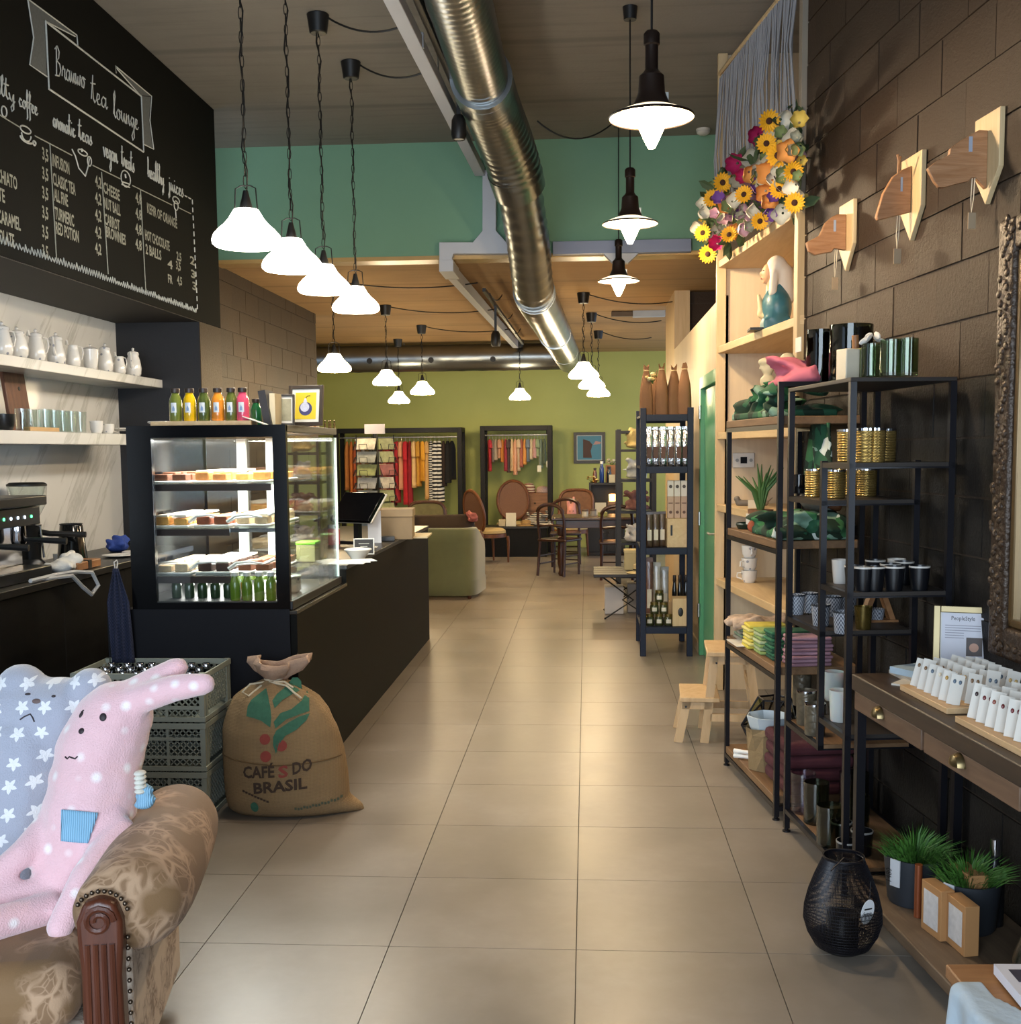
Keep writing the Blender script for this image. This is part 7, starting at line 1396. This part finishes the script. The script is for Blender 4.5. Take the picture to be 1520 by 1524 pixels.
def cup_mesh(mat_, name, r=.04, k=5): return MB().lathe([(.006, 0), (r*.6, r*.25), (r*.9, r*.8), (r, r*1.3)], 20, flute=lambda a, j: 1+.13*math.cos(k*a)*(j/3)).mesh(name, mat_)
cent = MB().ell((0, 0, .012), (.018, .018, .01), 10, 6).mesh('flower_centre', DKC)
def face(o, jitter=.5):
    d = (EYE-Vector(o.location)).normalized()+Vector((random.uniform(-1, 1), random.uniform(-1, 1), random.uniform(-1, 1)))*jitter*.5; o.rotation_euler = d.to_track_quat('Z', 'Y').to_euler()
def bloom(px, py, me, name, t=None, sc_=1., jit=.4, centre=True):
    p = fpos(px, py, t if t is not None else .1+random.uniform(-.04, .1)); o = link(name, me, fc, p); face(o, jit); o.scale = (sc_,)*3
    if centre: link('flower_centre', cent, o)
for px, py in ((1180, 255), (1108, 290), (1183, 302), (1131, 329), (1086, 350), (1054, 378), (1075, 272), (1141, 214), (1144, 180), (1047, 347), (1160, 282), (1061, 296), (1158, 231)): bloom(px, py, SUNP, 'sunflower', .2, random.uniform(.75, .98), .75)
WC, MG_, PU, PE, PKF, GR = (cup_mesh(M(c, .7, name='petal', var=.15), n_, r_, k_) for c, n_, r_, k_ in (('d5d3c6', 'white_bell', .045, 4), ('a81f5c', 'magenta_bloom', .042, 7), ('7a4f9a', 'purple_bloom', .038, 6), ('e0a35a', 'peach_rose', .045, 5), ('c9a3b0', 'pale_pink_bloom', .038, 5), ('7a8a5c', 'green_bud', .036, 5)))
def many(me, name, pts, sc_=1.):
    for px, py in pts: bloom(px, py, me, name, None, random.uniform(.8, 1.2)*sc_, .9, False)
many(WC, 'white_bell', ((1162, 178), (1152, 195), (1156, 216), (1150, 243), (1045, 305), (1043, 320), (1107, 345), (1044, 335), (1105, 253), (1140, 270), (1185, 275), (1125, 235), (1066, 345), (1120, 310), (1150, 268), (1090, 300)))
many(MG_, 'magenta_bloom', ((1129, 200), (1098, 243), (1106, 263), (1068, 362), (1122, 206)), 1.1)
many(PU, 'purple_bloom', ((1135, 295), (1155, 294), (1106, 318), (1143, 316), (1075, 298), (1160, 258), (1128, 280)))
many(PE, 'peach_rose', ((1176, 222), (1115, 256), (1140, 284), (1170, 228), (1150, 255)), 1.1)
many(PKF, 'pale_pink_bloom', ((1070, 330), (1128, 248), (1080, 320), (1118, 270), (1095, 275), (1068, 318), (1135, 262)))
many(GR, 'green_bud', ((1056, 278), (1080, 282), (1062, 310), (1095, 325), (1110, 335), (1130, 265), (1056, 335), (1100, 300), (1170, 262), (1150, 305), (1085, 310)))
MUT = cup_mesh(M('9a9c8c', .8, name='grey_green_petal', var=.2), 'grey_blossom', .034, 5); YB = cup_mesh(M('c9b35a', .7, name='soft_yellow_petal', var=.2), 'yellow_blossom', .036, 6)
for k in range(120):
    px = random.uniform(1044, 1194); f = (px-1044)/150; py = random.uniform(292-115*f, 372-62*f); me, nm_f = random.choice(((MUT, 'grey_blossom'), (MUT, 'grey_blossom'), (WC, 'white_bell'), (PKF, 'pale_pink_bloom'), (GR, 'green_bud'), (YB, 'yellow_blossom'), (PE, 'peach_rose')))
    bloom(px, py, me, nm_f, random.uniform(.02, .18), random.uniform(.6, 1.05), .9, False)
LFM = MB().add([(0, 0, 0), (.03, .022, .008), (.08, .025, .0), (.12, 0, -.012), (.08, -.025, 0), (.03, -.022, .008)], [(0, 1, 2, 3), (0, 3, 4, 5)]).mesh('leaf', M('3c4f30', .7, name='fabric_leaf', var=.3, rnd=.3))
for k in range(130):
    px = random.uniform(1046, 1194); f = (px-1046)/144; py = random.uniform(290-145*f, 375-55*f); o = link('leaf', LFM, fc, fpos(px, py, random.uniform(-.02, .14))); o.rotation_euler = (random.uniform(0, 6), random.uniform(0, 6), random.uniform(0, 6)); o.scale = (random.uniform(.7, 1.1),)*3

# ---- wooden animal head plaques
PQ = wood('pale_ply', 'd9c096', 'c9ac7c', 1, 'z', .5, .2); HW = wood('cherry', 'bd8f68', '96663f', 2.2, 'x', .5, .55)
def plaque(label, s_, zc, head, k, Lh, y0, extra):
    t = thing('animal_head_plaque', label, 'wall decoration', R(s_, .009, zc), TH); t.scale = (k,)*3   # local -x points out of the wall
    MB().prism([(-.1, .16), (.1, .16), (.1, -.05), (0, -.17), (-.1, -.05)], -.02, 0, 'x').build('shield', PQ, t, bev=.002)
    b = MB().prism([(-.021-a*Lh, b_) for a, b_ in head], -.011, .011, 'y'); b.build('head_board', HW, t, bev=.004)
    MB().box((-.021-Lh*.32, -.0125, .02), (-.021-Lh*.26, -.011, .075)).build('price_sticker', M('9aa3b4', .5, name='grey_sticker'), t)
    extra(t); return t
def conv(pts, xb, w_, yc): return [((xb-x)/w_, (yc-y)/3.312*4.1/1716*k_) for x, y in pts]
k_ = 1.
H3 = conv([(960, 625), (915, 622), (840, 665), (770, 715), (765, 748), (700, 780), (655, 815), (690, 880), (715, 910), (740, 912), (800, 895), (865, 880), (880, 862), (905, 860), (930, 890), (955, 915), (960, 915)], 960, 305, 760)
k_ = 1.15
H2 = conv([(600, 840), (545, 860), (495, 890), (440, 970), (410, 1060), (405, 1080), (415, 1095), (500, 1078), (600, 1056)], 600, 195, 985)
k_ = 1.3
H1 = conv([(255, 1040), (205, 1040), (175, 1055), (140, 1085), (125, 1120), (110, 1150), (70, 1170), (40, 1185), (55, 1230), (90, 1250), (140, 1240), (180, 1235), (190, 1215), (255, 1225)], 255, 215, 1150)
def horn(t):
    MB().tube([(-.08, -.02, .09), (-.09, -.05, .13), (-.1, -.06, .15)], .005, 6).build('horn', HW, t); MB().tube([(-.06, .02, .1), (-.05, .05, .15), (-.04, .06, .17)], .005, 6).build('horn', HW, t)
def cordx(t): MB().tube([(-.07, 0, -.045), (-.075, .0, -.15), (-.07, .004, -.2), (-.065, .0, -.15), (-.06, 0, -.045)], .002, 4).build('hang_cord', M('cfc4ae', .8, name='cotton'), t); MB().box((-.085, -.004, -.26), (-.055, .0, -.2)).build('paper_tag', M('9a8468', .7, name='brown_tag'), t)
plaque('wooden boar head on a pale shield plaque, beside the ornate mirror', -.1, 2.5, H3, .86, .225, 0, cordx)
plaque('wooden ram head on a pale shield plaque between two other heads', .5, 2.505, H2, .94, .14, 0, lambda t: (horn(t), cordx(t)))
plaque('wooden bear head on a pale shield plaque beside the pine shelving', 1.2, 2.49, H1, .88, .2, 0, cordx)

# ---- ornate mirror
mr = thing('ornate_mirror', 'large wall mirror in a heavy ornate dark bronze frame', 'mirror', R(-.262, .014, .92), TH); FRM = M('3a2c20', .4, .3, name='bronze_plaster', var=.4, scale=40, bump=.8, bscale=45)
Lm, Hm, fw = 1.0, 1.35, .1
for y0, y1, z0, z1 in ((-fw, 0, 0, Hm), (-Lm, -Lm+fw, 0, Hm), (-Lm+fw, -fw, 0, fw), (-Lm+fw, -fw, Hm-fw, Hm)):
    MB().box((-.045, y0, z0), (0, y1, z1)).build('frame_bar', FRM, mr, bev=.014, seg=3)
for y0, y1, z0, z1 in ((-fw-.025, -fw, fw, Hm-fw), (-Lm+fw, -Lm+fw+.025, fw, Hm-fw), (-Lm+fw, -fw, fw, fw+.025), (-Lm+fw, -fw, Hm-fw-.025, Hm-fw)): MB().box((-.03, y0, z0), (0, y1, z1)).build('inner_moulding', M('6b5638', .3, .5, name='dull_gold'), mr, bev=.006)
orn = MB().ell((0, 0, 0), (.007, .015, .012), 8, 5).mesh('ornament', FRM); random.seed(31)
for k in range(90):
    link('ornament', orn, mr, (-.045, -.045+random.uniform(-.035, .035), .03+k*.0148), rot=(random.uniform(-1, 1), 0, 0))
for k in range(22): link('ornament', orn, mr, (-.046, -.05-k*.044, .04), rot=(random.uniform(-1, 1), 0, 0)); link('ornament', orn, mr, (-.046, -.05-k*.044, Hm-.04), rot=(random.uniform(-1, 1), 0, 0))
MB().box((-.012, -Lm+fw, fw), (-.006, -fw, Hm-fw)).build('mirror_glass', M('d8dad8', .02, 1, var=0, name='silvered_glass'), mr)

# ---- console table with jewellery
ct = thing('console_table', 'rustic wooden console table with brass cup pulls and a low plank shelf', 'table', R(-.01, .02), TH); RUS = wood('rustic_dark', '4a3728', '2f2219', .8, 'y', .5, .5); RUL = wood('rustic_drawer', '7a5f49', '5f4634', .8, 'y', .55, .5)
LT = 1.75
MB().box((-.385, -LT, .757), (-.002, 0, .812)).build('tabletop', RUS, ct, bev=.004)
MB().box((-.36, -LT+.03, .69), (-.01, -.03, .756)).build('drawer_box', RUS, ct)
for y0, y1 in ((-.56, -.012), (-1.14, -.58), (-LT+.01, -1.16)):
    o = MB().box((-.378, y0, .692), (-.361, y1, .755)).build('drawer', RUL, ct, bev=.003); ym = (y0+y1)/2+.04
    MB().lathe([(.032, 0), (.034, .004), (.03, .016), (.018, .024), (0, .026)], 16, a0=0, a1=PI).mesh  # profile of a cup pull
    p = MB(); p.xf(Matrix.Translation((-.379, ym, .72)) @ Matrix.Rotation(-PI/2, 4, 'Y')).lathe([(.034, 0), (.034, .006), (.028, .02), (.014, .026), (0, .027)], 14, a0=-PI/2, a1=PI/2); p.xf().box((-.383, ym-.034, .718), (-.378, ym+.034, .724)); p.build('cup_pull', M('7a6a4a', .3, .9, name='old_brass'), o)
for y in (-.03, -LT):
    for x in (-.372, -.03): MB().box((x, y, 0), (x+.03, y+.03, .757)).build('leg', IRON, ct)
MB().box((-.39, -LT, .065), (-.004, -.0, .102)).build('low_shelf', wood('shelf_plank', '7d6852', '5f4c3a', .8, 'y', .6, .4), ct, bev=.004)
ZTB = .8125
def tb(px, py): s_, t_, _ = rat(px, py, Z=ZTB); return R(s_, t_, ZTB)
CARDM = M('d5d0c6', .6, name='white_card4', var=.03); TRW = wood('pale_tray', 'd3b48c', 'bf9c70', 1, 'y', .5, .2)
def card_tray(label, s0, t0, rz, nr, nc, cols, lab, grp, seed):
    random.seed(seed); t = thing('card_tray', label, 'tray', R(s0, t0, ZTB), TH+rz); Ly, Lx = nc*.052+.03, nr*.055+.03
    MB().box((-Lx/2, -Ly/2, 0), (Lx/2, Ly/2, .018)).build('tray', TRW, t, bev=.002)
    T = Matrix.Translation(R(s0, t0, ZTB)) @ Matrix.Rotation(TH+rz, 4, 'Z')
    for i in range(nr):
        for j in range(nc):
            p = T @ Vector((-Lx/2+.035+i*.055, -Ly/2+.04+j*.052, .0185)); c = thing('earring_card', lab, 'card', p, 0, grp, rot=Euler((-.3+random.uniform(-.05, .05), .2+random.uniform(-.04, .04), TH+rz-.35+random.uniform(-.08, .08))))
            MB().box((-.019, -.0007, 0), (.019, .0007, random.choice((.09, .098)))).build('card', CARDM, c)
            col = random.choice(cols)
            for s_ in (-1, 1): MB().ell((s_*.008, -.003, .068), (.0045, .002, .0065), 8, 5).build('earring', M(col, .3, name='bead'), c)
    return t
card_tray('pale wooden tray of white earring cards in front of the silver frame', -.46, .225, .0, 4, 6, ('b0883a', '7a5a3a', 'c9a86a', '5a6a7a', 'd3c9b4'), 'white earring card standing in the tray before the silver frame', 'earring cards, first tray', 5)
card_tray('pale wooden tray of large hoop earring cards at the table edge', -.92, .27, .0, 3, 7, ('6b2a2a', 'b98f3a', '8a4a3a', '3a2a2a'), 'white card with dark hoop earrings in the tray at the table edge', 'earring cards, second tray', 6)
s1_, t1_, _ = rat(1425, 1000, Z=ZTB)
def art_portrait(t, w_, h_, y):
    MB().box((-w_*.36, y-.001, h_*.1), (w_*.36, y, h_*.9)).build('page', M('cfcfd8', .6, name='page'), t)
    text('PeopleStyle', .02, 'title_lettering', M('2a2a30', .6, name='black_ink'), t, (0, y-.0015, h_*.8), (PI/2, 0, 0), 'CENTER', sx=.8)
    for k in range(6): MB().box((-w_*.3, y-.0014, h_*(.72-.035*k)), (w_*(.3 if k < 3 else .02), y-.001, h_*(.73-.035*k))).build('printed_line', M('8f8f9a', .6, name='grey_ink2'), t)
    MB().box((w_*.06, y-.0016, h_*.3), (w_*.33, y-.001, h_*.56)).build('photo_print', M('3a2a26', .5, name='photo_dark'), t)
    MB().cyl((w_*.19, y-.0024, h_*.42), (w_*.19, y-.0018, h_*.42), w_*.08, n=16).build('photo_print_face', M('b98a72', .5, name='photo_skin'), t)
FRS = M('8a7c5c', .38, .7, name='champagne_metal', var=.1)
tilt_frame('silver gold picture frame with a printed page standing on the console table', R(rat(1432, 1000, .07)[0], .07, ZTB+.001), .185, .235, TH-.42, -.2, FRS, .022, art_portrait, 'silver_frame', th=.016)
for k, (s_, t_, c, d) in enumerate(((-.12, .2, 'b0a89c', (.16, .2, .012)), (-.13, .21, '9fb4c4', (.12, .17, .022)), (-.22, .27, 'cfc8bb', (.1, .12, .006)))): tag(MB().box((-d[0]/2, -d[1]/2, 0), (d[0]/2, d[1]/2, d[2])).build('catalogue', M(c, .6, name='magazine', var=.2), None, R(s_, t_, ZTB+(.0125 if k == 1 else 0)), TH+.4*k), ['grey catalogue lying flat at the rack end of the console table', 'pale blue book lying on the grey catalogue', 'small cream leaflet before the catalogues on the console table'][k], 'book')
# ---- things on the low plank
SLATE = M('272b31', .6, name='slate_pot', var=.1)
def pot_plant(label, s_, t_, seed, r=.096, h=.155):
    random.seed(seed); t = thing('potted_grass', label, 'plant', R(s_, t_, .1025), TH)
    MB().lathe([(0, 0), (r*.8, 0), (r*.86, .01), (r, h), (r*.93, h), (r*.88, h*.8), (0, h*.8)], 26).build('pot', SLATE, t); MB().lathe([(0, h*.82), (r*.9, h*.82)], 20).build('soil', M('1d1510', .95, name='soil'), t)
    b = MB()
    for k in range(420):
        a = random.uniform(0, 2*PI); q = random.random()**.6; L = random.uniform(.06, .12); x, y = r*.7*q*math.cos(a), r*.7*q*math.sin(a); ox, oy = math.cos(a)*L*(.3+.7*q)*.9+random.uniform(-.02, .02), math.sin(a)*L*(.3+.7*q)*.9+random.uniform(-.02, .02); up = L*(1.1-.5*q)
        p0 = Vector((x, y, h*.82)); p1 = p0+Vector((ox*.5, oy*.5, up*.75)); p2 = p0+Vector((ox, oy, up)); sd_ = Vector((-math.sin(a+1), math.cos(a+1), 0))*.0028
        b.add([p0-sd_, p0+sd_, p1+sd_, p1-sd_, p2], [(0, 1, 2, 3), (3, 2, 4)])
    stuff(b.build('foliage', M('3f6b26', .6, name='grass_green', var=.35, scale=30), t, smooth=False))
    tg = MB(); tg.xf(Matrix.Rotation(.0, 4, 'Z')).box((-r*1.04, -.018, h*.45), (-r*1.0, .018, h*1.02)); o = tg.build('price_label', M('c3c5c9', .6, name='grey_label'), t, rz=.55)
    text('1480', .03, 'label_lettering', BLK_PL, o, (-r*1.05, .012, h*.5), (PI/2, -PI/2, -PI/2), sx=.8); return t
s_, t_, _ = rat(1340, 1330, Z=.1025); s_ -= .06; pot_plant('slate pot of bright green grass on the low plank, nearer the iron rack', s_, t_-.02, 1)
s2_, t2_, _ = rat(1437, 1360, Z=.1025); pot_plant('slate pot of bright green grass on the low plank behind the kraft boxes', s_-.215, t_-.1, 2)
KRB = M('a97b4c', .8, name='kraft_board', var=.08)
def kbox(label, px, py, d, rz, lb=True):
    s_, t_, _ = rat(px, py, Z=.1025); t = thing('gift_carton', label, 'carton', R(s_, t_, .1025), TH+rz); MB().box((-d[0]/2, -d[1]/2, 0), (d[0]/2, d[1]/2, d[2])).build('carton', KRB, t, bev=.002)
    if lb: MB().box((-d[0]/2-.0012, -d[1]*.36, d[2]*.15), (-d[0]/2, d[1]*.36, d[2]*.85)).build('label', M('c9c6c4', .6, name='floral_label', var=.3, scale=40), t)
    return t
kbox('kraft gift carton with white label nearest the grass pots', 1395, 1390, (.045, .11, .155), .12); kbox('kraft gift carton with white label at the plank edge', 1432, 1412, (.045, .11, .15), .05); kbox('taller plain kraft carton standing behind two labelled ones', 1440, 1380, (.06, .12, .185), .08, False)
t = thing('chrome_bottle', 'slim chrome topped bottle behind the second grass pot', 'bottle', R(s_-.2, .1, .1025)); MB().lathe([(0, 0), (.03, 0), (.03, .16), (.012, .2), (.012, .22), (0, .22)], 16).build('bottle', M('1a1a1c', .2, name='dark_bottle'), t); MB().lathe([(0, .22), (.016, .22), (.016, .27), (0, .272)], 14).build('cap', CHR, t)
t = thing('dark_vase', 'big dark green glazed vase at the end of the low plank', 'vase', R(-1.05, .2, .1025)); MB().lathe([(0, 0), (.07, 0), (.12, .06), (.135, .15), (.1, .25), (.06, .29), (.065, .32), (.055, .32), (0, .2)], 24).build('vase', M('10170f', .25, name='black_green_glaze'), t); MB().lathe([(.062, .29), (.068, .295), (.062, .3)], 24).build('neck_ring', CHR, t)
tag(MB().cyl((0, 0, 0), (0, 0, .17), .012, n=10).build('copper_candle', M('8a4a2a', .4, .4, name='copper_wax'), None, R(s_-.13, t_+.02, .1025), 0), 'copper coloured candle stick between the two grass pots', 'candle')
# ---- wire vase on the floor
wv_ = thing('wire_vase', 'black fine wire vase with an oval white tag standing on the floor', 'vase', (.80, 3.57, .001)); prof = [(.055, .004), (.085, .02), (.108, .06), (.12, .1), (.118, .14), (.106, .19), (.088, .24), (.068, .285), (.062, .3)]
pr = []
for i in range(len(prof)-1):
    for k in range(4): f = k/4; pr.append((prof[i][0]*(1-f)+prof[i+1][0]*f, prof[i][1]*(1-f)+prof[i+1][1]*f))
pr.append(prof[-1]); b = MB(); NW = 150
for k in range(NW): a = 2*PI*k/NW; b.tube([(r_*math.cos(a), r_*math.sin(a), z) for r_, z in prof], .0011, 3)
stuff(b.build('vertical_wires', IRON, wv_))
b = MB()
for r_, z in pr[::1]: b.tube([(r_*math.cos(a), r_*math.sin(a), z) for a in [2*PI*i/40 for i in range(40)]], .0011, 3, True)
stuff(b.build('wire_rings', IRON, wv_)); MB().lathe([(0, 0), (.055, 0), (.086, .02), (.1, .045), (.097, .045), (.05, .006), (0, .006)], 32).build('base_cup', IRON, wv_); MB().lathe([(.061, .296), (.065, .3), (.065, .306), (.06, .306)], 32).build('rim', IRON, wv_)
MB().lathe([(0, .006), (.05, .006), (.05, .12), (0, .12)], 20).build('inner_cup', M('1c1a18', .2, name='inner_glass'), wv_)
MB().tube([(.08*math.cos(2.5), .0-.12, .3), (-.02, -.09, .33), (.05, -.06, .3)], .002, 5).build('handle', IRON, wv_)
tgp = link('tag', None, wv_, (.052, -.1, .165), rot=(.22, 0, .45)); MB().xf(Matrix.Diagonal((.024, 1, .043, 1))).cyl((0, -.001, 0), (0, .001, 0), 1, n=28).build('tag_disc', M('d9dde0', .5, name='white_tag', var=.02), tgp)
text('Senja', .02, 'tag_lettering', BLK_PL, tgp, (0, -.002, -.012), (PI/2, 0, 0), 'CENTER', sx=.8); MB().box((-.014, -.0018, .008), (.014, -.0012, .013)).build('tag_print', BLK_PL, tgp); MB().tube([(0, 0, .04), (.0, .01, .1)], .001, 4).build('tag_string', BLK_PL, tgp)
# ---- low table with a cloth in the near corner
lt = thing('side_table', 'small wooden side table with a pale cloth over its corner', 'table', (.93, 2.33, 0), .05)
MB().box((-.14, -.22, .42), (.16, .17, .45)).build('tabletop', OAKX, lt, bev=.004)
for x in (-.12, .12):
    for y in (-.19, .13): MB().box((x-.015, y-.015, 0), (x+.015, y+.015, .42)).build('leg', OAK, lt)
ck = thing('table_cloth', 'pale blue grey cloth draped over the side table corner', 'cloth', (.93, 2.33, .4512), .05); vs = []; n = 26
def drop(u, e, r=.02):   # distance u along the cloth from inside; beyond the edge e it bends down with radius r
    if u <= e: return u, 0.
    a = min((u-e)/r, PI/2); return e+r*math.sin(a), -(r*(1-math.cos(a))+max(0, u-e-r*PI/2))
for j in range(n+1):
    for i in range(n+1):
        u, v = .05+.24*i/n, -.08+.4*j/n                              # towards the left edge, towards the front edge
        x, zx = drop(u, .142); y, zy = drop(v, .222); z = zx+zy; fold = min(1, -z*8)
        vs.append((-x-.012*fold*math.sin(v*60), -y-.012*fold*math.sin(u*55)*(zy < 0), z+.0015*math.sin(i*.8)*math.sin(j*.6)+.0025))
o = MB().add(vs, [(j*(n+1)+i, j*(n+1)+i+1, (j+1)*(n+1)+i+1, (j+1)*(n+1)+i) for j in range(n) for i in range(n) if not (i < 5 and j < 9-i)]).build('cloth', M('aebcc6', .85, name='pale_linen', bump=.2), ck, ang=180); m_ = o.modifiers.new('s', 'SOLIDIFY'); m_.thickness = .003; m_.offset = -1; o.modifiers.new('sub', 'SUBSURF').render_levels = 1
for k in range(9): MB().tube([(-.166, .08-.035*k, -.115), (-.17, .08-.035*k, -.16)], .005, 5, rs=[.002, .006]).build('fringe', M('c9d3da', .85, name='linen_fringe'), ck)
bk = thing('photo_booklet', 'white booklet with photographs on its cover lying on the side table', 'booklet', (.935, 2.31, .459), .02); MB().box((-.07, -.12, 0), (.07, .12, .022)).build('pages', M('d3d1d8', .6, name='white_pages'), bk)
for i in range(2):
    for j in range(3): MB().box((-.05+.058*i, -.1+.068*j, .0222), (-.05+.058*i+.05, -.1+.068*j+.056, .0232)).build('photo_print', M(['6a5a6a', '8a3a42', '3a3a4a', '9a8a90', '4a3038', 'b9a9a0'][i*3+j], .4, name='photo', var=.5, scale=50), bk)
